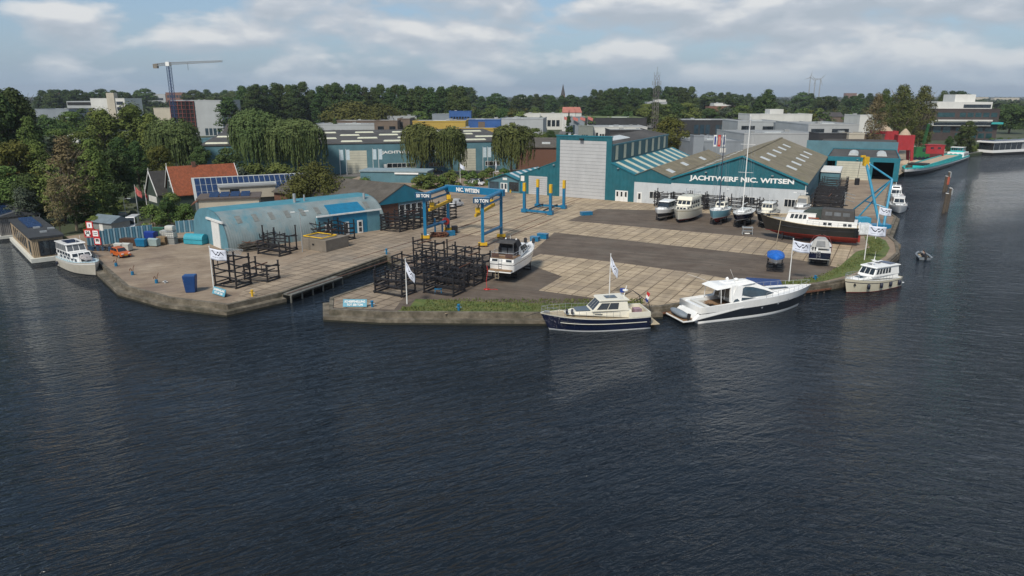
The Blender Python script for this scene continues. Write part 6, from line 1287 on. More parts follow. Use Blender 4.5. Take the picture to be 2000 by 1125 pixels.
# ================================================================ SIGNS, BOLLARDS
def board_sign(px, py, rz, lab):
    r = thing('slipway_sign', lab, 'sign', G(px, py), rz); m = MB(); m.prism([(-1.5,0,.12),(1.5,0,.12),(1.5,.35,1.0),(-1.5,.35,1.0)], (0,.08,0)); m.build('board', pm('sign_blue', (.10,.30,.40), .5, .15, 2), r)
    for k, tx in enumerate(('SCHEEPSHELLING', 'TOT 350 TON')):
        w = 2.6 if k == 0 else 2.0; vs, fs = text_mb(tx, w, .26, .02, .03); m = MB(); m.add([(v[0]-w/2, -.02+.35*((.62-.38*k+v[2]-.12)/.88)+v[1], .62-.38*k+v[2]) for v in vs], fs); m.build('lettering', letter_w, r)
    m = MB(); [m.box(x-.05,x+.05,.3,.5,0,.8) for x in (-1.2,1.2)]; m.build('support', steel_b, r)
board_sign(426, 578, R(-38), 'pale-blue slipway sign board at the foot of the left flagpole'); board_sign(693, 601, R(0), 'pale-blue slipway sign board on the right side of the dock mouth')
redw = pm('sign_red', (.50,.02,.02), .5, .08); sgw = letter_w; blk = pm('sign_black', (.012,.012,.012), .6)
P = G(187,488); r = thing('waterway_sign', 'cluster of red-edged square waterway signs on a post by the left bank', 'sign', P, R(-8)); m = MB(); m.tube((0,.1,-1),(0,.1,4.8),.1,7); m.build('post', galv, r)
def wsign(x, z, s=1.35, dig=None, sh=0):
    m = MB(); m.box(x-s/2,x+s/2,-.04,.04,z-s/2,z+s/2); b_ = m.build('sign_panel', redw, r); m = MB(); m.box(x-s*.36,x+s*.36,-.06,-.04,z-s*.36,z+s*.36); m.build('panel_face', sgw, b_); m = MB()
    if dig: vs, fs = text_mb(dig, s*.5 if len(dig) > 1 else s*.12, s*.36, .02, .04); m.add([(x-(s*.25 if len(dig) > 1 else s*.06)+v[0], -.065+v[1], z-s*(.05 if sh else .18)+v[2]) for v in vs], fs)
    if sh == 1: m.box(x-s*.36,x-s*.2,-.08,-.06,z-s*.33,z-s*.1); m.box(x+s*.2,x+s*.36,-.08,-.06,z-s*.33,z-s*.1)
    if sh == 2: m.beam((x-s*.28,-.07,z+s*.18),(x,-.07,z+s*.08),.02,.09); m.beam((x,-.07,z+s*.08),(x+s*.28,-.07,z+s*.18),.02,.09); m.beam((x-s*.28,-.07,z-s*.05),(x,-.07,z-s*.15),.02,.09); m.beam((x,-.07,z-s*.15),(x+s*.28,-.07,z-s*.05),.02,.09)
    if sh == 3: m.prism([(x-s*.18,-.065,z+s*.30),(x+s*.18,-.065,z+s*.30),(x,-.065,z+s*.08)], (0,-.02,0))
    if m.v: m.build('symbol', blk, b_)
zt = ZA(P, 440)-1.2; wsign(-.45, zt, 1.3, 'I'); wsign(-1.0, zt-1.45, 1.4, '26', 1); wsign(.45, zt-1.40, 1.35, None, 2); wsign(.62, zt-2.75, 1.3, '30', 3)
def hook_bollard(px, py, lab, k):
    r = thing('mooring_post', lab, 'mooring post', G(px, py), R(20*k)); m = MB(); m.lathe((0,0,0),[(.22,0),(.22,.5),(.16,.55)],10); m.build('base', bl_g, r); m = MB(); m.pipe([(0,0,.5),(-.12,0,1.0),(-.3,0,.9),(-.32,0,.65)], .05, 5); m.pipe([(.1,0,.5),(.2,0,1.1),(.38,0,1.45)], .045, 5); m.build('hook', rust, r)
for k, (px, py) in enumerate(((227,520),(259,537),(306,553))): hook_bollard(px, py, 'blue mooring post with rusty hook, %s along the left quay' % ('nearest the orange car','the middle one','nearest the tall blue bin')[k], k)
def bollard(px, py, mat, lab, h=.85):
    r = thing('bollard', lab, 'bollard', G(px, py), 0); m = MB(); m.lathe((0,0,0),[(.16,0),(.14,h*.7),(.2,h*.8),(.2,h)],10); m.build('post', mat, r, smooth=False); m = MB(); m.tube((-.35,0,h*.55),(.35,0,h*.55),.06,6); m.build('crossbar', mat, r)
bollard(323,553,galv,'small grey bollard cap on the left yard floor',.35); bollard(493,579,yel,'yellow bollard at the left quay corner',.9); bollard(727,600,bl_g,'blue bollard right of the slipway board at the dock mouth'); bollard(896,607,bl_g,'pale blue bollard on the front grass strip'); bollard(1592,547,bl_g,'blue bollard on the grass by the bow of the largest yacht',.7); bollard(997,377,yel,'yellow bollard in front of the small office'); bollard(755,497,bl_g,'dark blue post at the inner end of the dock',1.0)
r = thing('tall_bin', 'tall tapering dark-blue plastic bin alone on the left yard', 'bin', G(374,570), R(8)); m = MB(); m.frus([(-.62,-.55,0),(.62,-.55,0),(.62,.55,0),(-.62,.55,0)], [(-.85,-.65,2.35),(.85,-.65,2.35),(.85,.65,2.35),(-.85,.65,2.35)]); m.build('body', pm('navy_plastic', (.008,.045,.16), .4, .12, 1), r, bevel=.12); m = MB(); m.box(-.75,.75,-.55,.55,2.33,2.40); m.build('lid', pm('blue_lid', (.015,.07,.22), .45, .1), r)
r = thing('steel_grid', 'white steel grid lying over the top of the tall left rack', 'grid', G(456,557)+Vector((0.2,.3,4.75)), R(-18)); m = MB(); [m.beam((-1.5+k*.25,-.5,0),(-1.5+k*.25,.5,0),.04,.04) for k in range(13)]; m.beam((-1.5,-.5,0),(1.5,-.5,0),.05,.05); m.beam((-1.5,.5,0),(1.5,.5,0),.05,.05); m.build('bars', galv, r); r.rotation_euler = (R(35),0,R(-18))
# concrete tank with yellow frame, scrap pile
P = G(618,488); r = thing('concrete_tank', 'square concrete tank with bright yellow frame on top before the hangar', 'tank', P, R(-30)); m = MB(); m.box(-2.9,2.9,-.6,5.0,0,2.0); m.build('body', conc, r, bevel=.05); m = MB(); m.pipe([(-2.6,-.3,2.25),(1.8,-.3,2.25),(1.8,3.2,2.25),(-2.6,3.2,2.25)], .11, 4, closed=True); m.build('top_frame', yel, r); m = MB(); m.box(-.3,.2,-.64,-.58,.9,1.2); m.build('socket', dark, r)
r = thing('timber_pile', 'untidy pile of grey planks and poles at the left foot of the arched hangar', 'pile', G(500,487), R(40)); qq = random.Random(9); m = MB()
for k in range(46): z = .1+.11*(k//4); a = qq.uniform(-.25,.25); x = qq.uniform(-.6,.6); y = qq.uniform(-1.3,1.3)*(1-k/70); m.beam((x-2.4*math.cos(a),y-2.4*math.sin(a),z),(x+2.4*math.cos(a),y+2.4*math.sin(a),z+qq.uniform(0,.12)),.2,.09)
m.build('planks', pm('grey_planks', (.10,.09,.075), .95, .5, 1.5, bump=.4), r); m = MB(); [m.tube((qq.uniform(-2,2),qq.uniform(-1,1),1.1),(qq.uniform(-2,2),qq.uniform(-1,1),1.5),.06,5) for k in range(8)]; m.build('poles', rust, r)
r = thing('red_hose', 'red hose hanging from the propped cruiser and coiled on the asphalt', 'hose', G(951,566), 0); m = MB(); m.pipe([(.5*math.cos(k*.7)*(1-.02*k), .4*math.sin(k*.7)*(1-.02*k), .05+.004*k) for k in range(26)], .035, 5); m.pipe([(0,0,.05),(-.1,.4,1.2),(0.1,.8,2.4),(-.05,1.8,3.0)], .03, 5); m.pipe([(.5,0,.05),(1.2,.15,.05),(1.5,-.2,.05)], .035, 5); m.build('hose', redw, r)
r = thing('blue_trestle', 'small blue trestle under the front-row rack of the dockside block', 'trestle', G(856,574), 0); m = MB(); m.box(-.5,.5,-.2,.2,.65,.75); m.build('top', bl_g, r); m = MB(); [m.beam((x,y,0),(x*.8,0,.7),.06,.06) for x in (-.45,.45) for y in (-.3,.3)]; m.build('legs', bl_g, r)
r = thing('covered_skip', 'navy-blue covered pallet lying on the edge behind the largest motor yacht', 'container', G(1490,556), R(-14)); m = MB(); m.frus([(-2.6,-1,0),(2.6,-1,0),(2.6,1,0),(-2.6,1,0)], [(-2.3,-.8,.75),(2.3,-.8,.75),(2.3,.8,.75),(-2.3,.8,.75)]); m.build('cover', pm('navy_cover', (.02,.05,.16), .7, .2, 1.5, bump=.6), r, bevel=.1); m = MB(); m.box(-2.7,2.7,-1.1,1.1,0,.12); m.build('pallet', wood_d, r)
# ================================================================ LEFT YARD: fence, containers, car
fence_m = pm('striped_blue_sheet', (.09,.22,.30), .55, .15, .6)
def sheet_fence(a, b_, h, lab):
    A_, B_ = G(*a), G(*b_); d = B_-A_; L = d.length; r = thing('sheet_fence', lab, 'fence', A_, math.atan2(d.y,d.x)); n = int(L/.45); m = MB()
    m.box(0,L,.06,.1,0,h,0); 
    for k in range(n): x = L*k/n; m.box(x, x+.2, -.03, .055, 0, h, 1 if k % 2 else 0)
    m.build('sheeting', [fence_m, pm('pale_blue_sheet', (.30,.42,.47), .5, .12, .7)], r); m = MB(); [m.box(x-.06,x+.06,.1,.22,0,h+.1) for x in [L*k/5 for k in range(6)]]; m.build('fence_posts', galv, r)
sheet_fence((172,481),(208,477),2.5,'short corrugated blue sheet fence at the water, behind the waterway signs'); sheet_fence((208,477),(300,467),2.7,'long corrugated pale-and-dark blue sheet fence behind the orange car'); sheet_fence((345,455),(386,452),2.3,'corrugated blue sheet fence behind the turquoise tank')
def bin_(px, py, lab, d, mat, lidm=None, rz=-.2, name='waste_container'):
    r = thing(name, lab, 'container', G(px, py), rz); m = MB(); m.frus([(-d[0]*.44,-d[1]*.42,.15),(d[0]*.44,-d[1]*.42,.15),(d[0]*.44,d[1]*.42,.15),(-d[0]*.44,d[1]*.42,.15)], [(-d[0]/2,-d[1]/2,d[2]),(d[0]/2,-d[1]/2,d[2]),(d[0]/2,d[1]/2,d[2]),(-d[0]/2,d[1]/2,d[2])]); m.build('body', mat, r, bevel=.04)
    m = MB(); m.prism([(-d[0]/2-.03,-d[1]/2-.03,d[2]),(-d[0]/2-.03,0,d[2]+.18),(-d[0]/2-.03,d[1]/2+.03,d[2])], (d[0]+.06,0,0)); m.build('lid', lidm or mat, r); m = MB(); [m.tube((x,y-.05,.1),(x,y+.05,.1),.1,8) for x in (-d[0]*.38,d[0]*.38) for y in (-d[1]*.36,d[1]*.36)]; m.build('castors', steel_b, r)
bin_(278,482,'blue steel waste container right of the dark pallets, front of the left row',(1.9,1.2,1.35),bl_g); bin_(302,481,'pale grey-green waste container left of the wooden pallets',(1.9,1.2,1.3),pm('grey_green_bin', (.28,.36,.36), .5, .1)); bin_(297,473,'dark blue container behind the pale grey-green one',(2.0,1.4,1.9),pm('royal_blue', (.01,.04,.25), .5, .15))
bin_(313,461,'dark green container behind the wooden pallets',(2.4,1.3,1.6),pm('dark_green', (.03,.10,.06), .5, .15)); bin_(235,490,'white rounded container beside the orange car, left one of the pair',(1.4,1.3,1.25),pm('off_white_plastic', (.50,.50,.46), .5, .1)); bin_(249,490,'white rounded container beside the orange car, right one of the pair',(1.5,1.3,1.25),MATS['off_white_plastic'])
def pallets(px, py, n, lab, mat, d=(1.7,1.2)):
    r = thing('pallet_stack', lab, 'pallets', G(px, py), R(-12)); q = random.Random(px)
    for k in range(n):
        m = MB(); ox = q.uniform(-.06,.06); z = k*.16
        for y in (-d[1]/2,0,d[1]/2-.12): m.box(ox-d[0]/2,ox+d[0]/2,y,y+.12,z,z+.09)
        for j in range(6): x = ox-d[0]/2+j*d[0]/6; m.box(x,x+d[0]/6-.05,-d[1]/2,d[1]/2,z+.09,z+.13)
        m.build('pallet', mat, r)
pal = pm('pallet_wood', (.26,.18,.10), .85, .25, 3); pallets(319,477,9,'stack of pale wooden pallets in the middle of the left row',pal); pallets(256,479,8,'stack of dark brown crates-like pallets before the blue fence',pm('dark_pallet_wood', (.07,.035,.02), .9, .3, 3),(3.4,1.4)); pallets(353,472,4,'low pallet stack right of the white tanks',pal)
for k, (px, py, z, lab) in enumerate(((337,476,0,'bottom grey crate under the caged white tank'),(337,476,1.15,'caged white liquid tank in the middle of its stack'),(336,476,2.3,'topmost rounded white tank of its stack'),(325,470,.9,'white caged tank behind the stacked ones'))):
    r = thing('liquid_tank', lab, 'tank', G(px, py)+Vector((0,0,z)), R(-8)); m = MB(); m.box(-.8,.8,-.6,.6,.12,1.05); m.build('tank_body', MATS['off_white_plastic'] if k else pm('grey_crate', (.22,.23,.22), .7, .15), r, bevel=.1 if k != 2 else .3); m = MB(); m.box(-.82,.82,-.62,.62,0,.12); m.build('pallet_base', galv, r)
    if k in (1,3): m = MB(); [m.box(x-.015,x+.015,-.65,-.62,.1,1.1) for x in (-.8,-.4,0,.4,.8)]; [m.box(-.8,.8,-.66,-.63,z_-.015,z_+.015) for z_ in (.35,.7,1.05)]; m.build('cage', galv, r)
r = thing('fuel_tank', 'turquoise horizontal round-backed tank beside the arched hangar end', 'tank', G(384,476), R(-14)); tqm = pm('turquoise_tank', (.04,.30,.38), .45, .12, 1); m = MB(); n = 14; m.prism([(-1.9, .95*math.cos(math.pi*k/n), .9+.95*math.sin(math.pi*k/n)) for k in range(n+1)] + [(-1.9,-.95,.1),(-1.9,.95,.1)], (3.8,0,0)); m.build('body', tqm, r); m = MB(); m.box(-1.95,1.95,-1.0,1.0,.85,.93); m.build('rim', pm('tank_rim', (.02,.16,.22), .5, .1), r)
r = thing('quay_jetty', 'narrow dark timber jetty between the cream cruiser and the left yard', 'jetty', G(186,500,0), R(118)); m = MB(); m.box(-4,9,-.5,.5,.45,.6); m.build('deck', wood_d, r); m = MB(); [m.tube((x,y,-1.2),(x,y,1.2),.12,7) for x in (-3.5,0,3.5,8) for y in (-.5,.5)]; m.build('piles', wood_d, r)
r = thing('tyre_pile', 'jumble of black hoses and blue drums behind the orange car', 'pile', G(203,489), R(-10)); m = MB(); qq = random.Random(4); [m.lathe((qq.uniform(-3,3),qq.uniform(-.6,.6),0),[(.35,0),(.35,.7),(.3,.75)],9) for k in range(9)]; m.build('drums', pm('dark_blue_drum', (.015,.05,.10), .5, .4, 1), r); m = MB(); [m.pipe([(qq.uniform(-3,3),qq.uniform(-.8,.8),qq.uniform(.1,1.1)) for _ in range(4)], .06, 5) for k in range(10)]; m.build('hoses', steel_b, r)
# sunk: small blue-roofed shed and camper behind the fence
r = thing('garden_shed', 'small shed with grey-blue pitched roof behind the striped fence', 'shed', G(218,452), R(-25)); m = MB(); m.box(-3,3,-2,2,0,2.2); m.build('wall', pm('shed_boards', (.20,.22,.22), .8, .12, 1, corr=.4), r); m = MB(); m.prism([(-3.3,-2.4,2.1),(-3.3,2.4,2.1),(-3.3,0,3.3)], (6.6,0,0)); m.build('roof', pm('blue_grey_roof', (.13,.17,.20), .7, .2, .8), r); m = MB(); m.box(-.5,.5,-2.05,-2,0,1.9); m.build('door', white_p, r)
# ================================================================ VEHICLES
def car(P, rz, lab, body, L=3.9, W=1.68, H=1.52, kind='parked_car', cat='car', van=False):
    r = thing(kind, lab, cat, P, rz); m = MB(); hw = W/2
    prof = [(-.5,.32),(-.5,.80),(-.46,.95),(.20,1.0),(.38,.93),(.49,.75),(.5,.32)] if not van else [(-.5,.35),(-.5,1.0),(-.48,1.1),(.28,1.15),(.45,1.0),(.5,.8),(.5,.35)]
    m.prism([(x*L, -hw, z) for x, z in prof], (0,W,0)); m.build('body', body, r, bevel=.07)
    top = [(-.47,.93,-.40,H),(.24,.93,.04,H)] if not van else [(-.49,1.05,-.47,H),(.34,1.05,.22,H)]
    x0, z0, x1, z1 = top[0]; x2, _, x3, _ = top[1]; b = [Vector((x0*L,-hw+.04,z0)),Vector((x2*L,-hw+.04,z0)),Vector((x2*L,hw-.04,z0)),Vector((x0*L,hw-.04,z0))]; t = [Vector((x1*L,-hw+.2,z1)),Vector((x3*L,-hw+.2,z1)),Vector((x3*L,hw-.2,z1)),Vector((x1*L,hw-.2,z1))]
    m = MB(); m.frus(b, t); c = m.build('cabin', body, r, bevel=.05); fr = dict(r=(b[0],b[1],t[1],t[0]), l=(b[2],b[3],t[3],t[2]), f=(b[1],b[2],t[2],t[1]), k=(b[3],b[0],t[0],t[3]))
    pane_on(c, fr['f'], .06, .94, .08, .9, glass, 'windscreen'); pane_on(c, fr['k'], .1, .9, .2, .85, glass, 'rear_window')
    for s_ in 'rl':
        if not van: pane_on(c, fr[s_], .06, .48, .12, .85, glass, 'side_window'); pane_on(c, fr[s_], .52, .92, .12, .85, glass, 'side_window')
        else: u = (.72,.96) if s_ == 'r' else (.04,.28); pane_on(c, fr[s_], u[0], u[1], .15, .85, glass, 'side_window')
    for x in (-.31,.31):
        for s_ in (1,-1):
            m = MB(); m.tube((x*L,s_*(hw-.2),.32),(x*L,s_*(hw+.02),.32),.32,14); w_ = m.build('wheel', rubber, r); m = MB(); m.tube((x*L,s_*(hw+.0),.32),(x*L,s_*(hw+.04),.32),.19,10); m.build('rim', galv, w_)
    for s_ in (1,-1): m = MB(); m.cbox((.49*L,s_*(hw-.3),.75),(.1,.36,.16)); m.build('headlight', letter_w, r, bevel=.03); m = MB(); m.cbox((-.5*L,s_*(hw-.2),.85),(.06,.2,.2)); m.build('tail_light', redw, r)
    m = MB(); m.cbox((.505*L,0,.5),(.03,.5,.11)); m.build('number_plate', yel, r); m = MB(); m.cbox((.5*L,0,.42),(.05,W*.7,.12)); m.build('bumper', rubber, r)
car(G(229,504)+Vector((0,1.2,0)), R(-38), 'orange hatchback parked on the left yard beside the white containers', pm('orange_car_paint', (.52,.11,.015), .3, .08, 1, coat=.5)); wp = pm('white_car_paint', (.62,.63,.64), .3, .05, coat=.4)
car(G(890,404), R(60), 'small white van seen through the gantry', wp, 4.4, 1.8, 1.9, 'parked_van', 'van', True); car(G(930,362), R(-20), 'white van parked left of the small yard office', wp, 5.0, 1.9, 2.0, 'parked_van', 'van', True)
dk_p = pm('dark_car_paint', (.02,.022,.026), .25, .3, coat=.5); car(G(868,364), R(-75), 'dark car parked by the hedge near the office', dk_p, 4.6, 1.85, 1.5); car(G(884,362), R(-70), 'silver car parked right of the dark one by the hedge', pm('silver_car_paint', (.30,.31,.33), .3, .1, coat=.4), 4.5, 1.8, 1.5); car(G(852,338), R(5), 'dark car before the long hall between the willows', dk_p, 4.5, 1.8, 1.5)
car(G(241,428), R(70), 'dark green pickup on the garden path behind the fence', pm('green_car_paint', (.02,.07,.05), .35, .2, coat=.3), 4.3, 1.8, 1.6); car(G(261,447), R(-80), 'white camper van just behind the striped fence', wp, 5.6, 2.1, 2.6, 'camper_van', 'van', True)
# ================================================================ DOLPHIN PILES in the canal
for k, (px, py) in enumerate(((1845,415),(1845,375))):
    P = G(px, py, 0); r = thing('mooring_dolphin', ('nearer' if k == 0 else 'farther, red-striped') + ' pair of dark timber mooring piles standing in the canal', 'piles', P, 0)
    for j, (dx, dy) in enumerate(((-.9,-.8),(1.0,1.2))):
        h_ = (4.6, 5.6)[j]; m = MB(); m.tube((dx,dy,-1.5),(dx+.5,dy+.3,h_),.38,9,0,.34); p_ = m.build('pile', wood_d, r); m = MB(); m.tube((dx+.42+.08,dy+.3,h_-.02),(dx+.52,dy+.3,h_+.10),.37,9); m.build('pile_cap', letter_w, p_)
        if k == 1 and j == 1: m = MB(); m.tube((dx+.26,dy+.16,2.0),(dx+.42,dy+.25,4.2),.42,9); m.build('band', pm('faded_red', (.40,.09,.05), .7, .2), p_)
        if j == 1: m = MB(); m.box(dx+.55,dx+.85,dy-.1,dy+.2,h_-1.6,h_-.1); m.build('fender_board', galv, p_)
# ================================================================ FOLIAGE
def leafmat(name, lo, hi, rand=.24, sc=.45):
    m = pm(name, lo, .85, 0.0, sc, alt=hi, rand=rand, spec=.15); 
    return m
lf_mid = leafmat('leaves_mid_green', (.050,.086,.022), (.130,.178,.048)); lf_dark = leafmat('leaves_dark_green', (.025,.048,.017), (.068,.105,.032)); lf_wil = leafmat('leaves_willow', (.050,.080,.026), (.125,.165,.060), .10, .35)
lf_yel = leafmat('leaves_yellow_green', (.050,.062,.014), (.13,.125,.03), .12); lf_tan = leafmat('leaves_sparse_tan', (.10,.085,.04), (.20,.165,.085), .1); lf_or = leafmat('leaves_orange', (.085,.06,.016), (.15,.095,.025), .12); lf_ol = leafmat('leaves_bronze', (.050,.058,.016), (.105,.105,.030), .12); lf_grey = leafmat('leaves_grey_green', (.045,.062,.040), (.10,.12,.085), .12)
bark = pm('bark', (.075,.058,.042), .95, .3, 2, bump=.5); bark_l = pm('pale_bark', (.22,.18,.13), .9, .25, 2, bump=.4)
PROF = dict(broad=lambda h: math.sqrt(max(0, 1-(2*h-1)**2))**.8*(1.05-.15*h), tall=lambda h: (math.sin(math.pi*min(1, h*.93+.07))**.6)*(1.0-.25*h), poplar=lambda h: (math.sin(math.pi*(h*.9+.06))**.45)*.8, cone=lambda h: max(.04, 1-h)**.8, bush=lambda h: math.sqrt(max(0, 1-h**2.2)))
def leaf_quad(vs, fs, p, n, s, q, tall=1.0):
    n = n.normalized() if n.length > 1e-5 else Vector((0,0,1)); a = n.orthogonal().normalized(); b = n.cross(a); t = q.uniform(0, 6.28); u = (a*math.cos(t)+b*math.sin(t))*s*.5; w = (b*math.cos(t)-a*math.sin(t))*s*.5*q.uniform(.55,1)*tall
    k = len(vs); vs += [p-u-w*.3, p-w, p+u+w*.3, p+w]; fs.append((k,k+1,k+2,k+3))
def crown(name, kind, H_, Rr, base, lobes, per, leaf, seed, mat, gap=0.0):
    """crown of leaf clumps filling the profile between base and H_ (a mesh shared between trees)"""
    q = random.Random(seed); vs, fs = [], []; pr = PROF[kind]; span = H_-base
    for L_ in range(lobes):
        h = q.random()**.85; a = q.uniform(0, 6.283); rr = pr(h)*Rr; lr = q.uniform(.20,.36)*Rr*(.7 if kind in ('poplar','cone') else 1); d = max(0, rr-lr*.55)*(q.random()**.35)
        c = Vector((math.cos(a)*d, math.sin(a)*d, base+h*span)); sq = q.uniform(.6,.9)
        for i in range(per):
            z = q.uniform(-.65,1); t = q.uniform(0,6.283); r2 = math.sqrt(max(0,1-z*z)); n = Vector((r2*math.cos(t), r2*math.sin(t), z*sq)); k = q.uniform(.72,1.12)
            p = c + n*lr*k; n2 = (n + Vector((q.uniform(-.6,.6),q.uniform(-.6,.6),q.uniform(-.1,.9)))); leaf_quad(vs, fs, p, n2, leaf*q.uniform(.6,1.3), q)
    me = D.meshes.new(name); me.from_pydata([tuple(v) for v in vs], [], fs); me.materials.append(mat); me.update(); return me
def willow_crown(seed, H_, Rr, mat, strands=420):
    q = random.Random(seed); vs, fs = [], []; doms = [(Vector((q.uniform(-.45,.45)*Rr, q.uniform(-.45,.45)*Rr, H_*q.uniform(.62,.80))), Rr*q.uniform(.42,.6)) for _ in range(7)]; doms.append((Vector((0,0,H_*.80)), Rr*.55))
    for k in range(strands):
        c, r_ = doms[k % len(doms)]; a = q.uniform(0,6.283); z = q.random()**1.3; r2 = math.sqrt(1-z*z*.95); p = c + Vector((math.cos(a)*r2*r_*1.15, math.sin(a)*r2*r_*1.15, z*r_*.75)); out = Vector((math.cos(a), math.sin(a), 0)); ln = (p.z-1.0)*q.uniform(.35,.93)*(1-z*.75); n = max(4, int(ln/.42))
        for i in range(n):
            t = i/n; pos = p + out*(.9*t*(1-t)*2.0 + .25*t)*q.uniform(.9,1.1) - Vector((0,0,ln*t)) + Vector((q.uniform(-.18,.18), q.uniform(-.18,.18), 0)); nn = (out + Vector((q.uniform(-.7,.7),q.uniform(-.7,.7),.25))).normalized()
            s = q.uniform(.28,.5)*(1-.4*t); side = nn.cross(Vector((0,0,1))).normalized()*s*.5; dn = Vector((q.uniform(-.08,.08),q.uniform(-.08,.08),-q.uniform(.5,.85))); kx = len(vs); vs += [pos-side, pos+side, pos+side*.5+dn, pos-side*.5+dn]; fs.append((kx,kx+1,kx+2,kx+3))
        for i in range(7): leaf_quad(vs, fs, p+Vector((q.uniform(-.6,.6),q.uniform(-.6,.6),q.uniform(-.5,.5))), out+Vector((0,0,1.2)), q.uniform(.4,.7), q)
    me = D.meshes.new('crown'); me.from_pydata([tuple(v) for v in vs], [], fs); me.materials.append(mat); me.update(); return me
def trunk_mesh(H_, r, seed, mat, forks=6, spread=.22, n=8):
    q = random.Random(seed); m = MB(); p = Vector((0,0,-.2)); segs = 4; rr = r; pts = [p]
    for i in range(segs): nx = Vector((q.uniform(-.25,.25), q.uniform(-.25,.25), H_*.55*(i+1)/segs)); m.tube(pts[-1], nx, rr, n, 0, rr*.82, cap=False); pts.append(nx); rr *= .82
    for k in range(forks):
        s = pts[q.choice((2,3,4))]; a = q.uniform(0,6.283); e = Vector((s.x+math.cos(a)*H_*spread*q.uniform(.5,1), s.y+math.sin(a)*H_*spread*q.uniform(.5,1), s.z+H_*q.uniform(.2,.42))); mid_ = s.lerp(e,.5)+Vector((0,0,H_*.05)); m.tube(s, mid_, rr*.75, 6, 0, rr*.5, cap=False); m.tube(mid_, e, rr*.5, 6, 0, rr*.15, cap=False)
        e2 = mid_+Vector((math.cos(a+1)*H_*.12, math.sin(a+1)*H_*.12, H_*.16)); m.tube(mid_, e2, rr*.35, 5, 0, rr*.1, cap=False)
    me = D.meshes.new('trunk'); me.from_pydata(m.v, [], m.f); me.materials.append(mat); me.update(); return me
TR = {}
def hi(key, kind, H_, Rr, base, lobes, per, leaf, seed, mat, tr=.35, bk=None, forks=6): TR[key] = (crown('crown', kind, H_, Rr, base, lobes, per, leaf, seed, mat), trunk_mesh(H_, tr, seed, bk or bark, forks), H_)
hi('broad', 'broad', 14, 5.5, 2.5, 62, 120, .50, 1, lf_mid); hi('broad2', 'broad', 14, 5.2, 2.0, 60, 120, .50, 2, lf_dark); hi('broad3', 'broad', 14, 5.8, 2.5, 64, 110, .5, 3, lf_yel); hi('tall', 'tall', 24, 6.0, 3.0, 90, 110, .62, 4, lf_dark, .5); hi('tall2', 'tall', 22, 5.0, 2.5, 80, 110, .55, 5, lf_mid, .45)
hi('tall3', 'tall', 22, 6.0, 2.5, 90, 100, .55, 25, leafmat('leaves_bright_green', (.055,.085,.020), (.135,.175,.045)), .45); hi('sparse', 'tall', 18, 3.6, 3.0, 70, 60, .36, 6, lf_tan, .22, bark_l, 12); hi('poplar', 'tall', 26, 6.4, 1.5, 110, 70, .75, 7, lf_dark, .5); hi('poplar2', 'tall', 26, 6.6, 2.0, 110, 70, .75, 8, leafmat('leaves_poplar', (.026,.050,.016), (.062,.095,.03)), .5); hi('loose', 'tall', 26, 6.6, 3, 190, 44, .5, 9, leafmat('leaves_olive_poplar', (.045,.062,.018), (.105,.125,.040)), .55, bark_l, 14)
hi('maple', 'bush', 9, 7.5, .8, 70, 110, .42, 10, lf_ol, .3); hi('shrub', 'bush', 4.2, 2.9, .1, 34, 90, .32, 11, lf_mid, .12); hi('shrub2', 'bush', 4.2, 2.6, .1, 34, 90, .32, 12, lf_grey, .12); hi('orange', 'broad', 11, 4.6, 2, 46, 90, .48, 13, lf_or); hi('pine', 'tall', 22, 5.0, 2, 56, 90, .6, 14, lf_dark, .4); hi('spruce', 'cone', 12, 3.4, .6, 60, 50, .5, 15, lf_dark, .2); hi('silver', 'broad', 9, 3.4, 1, 36, 80, .4, 16, lf_grey, .2); hi('hedge', 'bush', 3, 2.2, 0, 26, 70, .34, 17, lf_mid, .1)
TR['willow'] = (willow_crown(21, 19, 9.0, lf_wil, 900), trunk_mesh(17, .6, 21, bark, 8, .3), 19); TR['willow2'] = (willow_crown(22, 18, 8.0, lf_wil, 800), trunk_mesh(16, .6, 22, bark, 8, .3), 18); TR['willow3'] = (willow_crown(23, 15, 5.6, leafmat('leaves_willow_yellow', (.05,.066,.02), (.12,.14,.045), .1, .4), 620), trunk_mesh(13, .4, 23, bark, 6, .25), 15)
def tree(key, P, h, lab, wide=1.0, cat='tree', group=None, name='tree', rz=None, trunk=True):
    c, t, H_ = TR[key]; s = h/H_; r = thing(name, lab, cat, (P[0],P[1],1.2), rnd.uniform(0,6.28) if rz is None else rz, group); r.scale = (s*wide, s*wide, s)
    o = D.objects.new('crown', c); COL.objects.link(o); o.parent = r
    if trunk: o = D.objects.new('trunk', t); COL.objects.link(o); o.parent = r
    return r
def tp(key, px, dist, ty, lab, wide=1.0, **k): P = GD(px, dist); tree(key, P, max(1.5, ZA(P, ty)-1.2), lab, wide, **k)
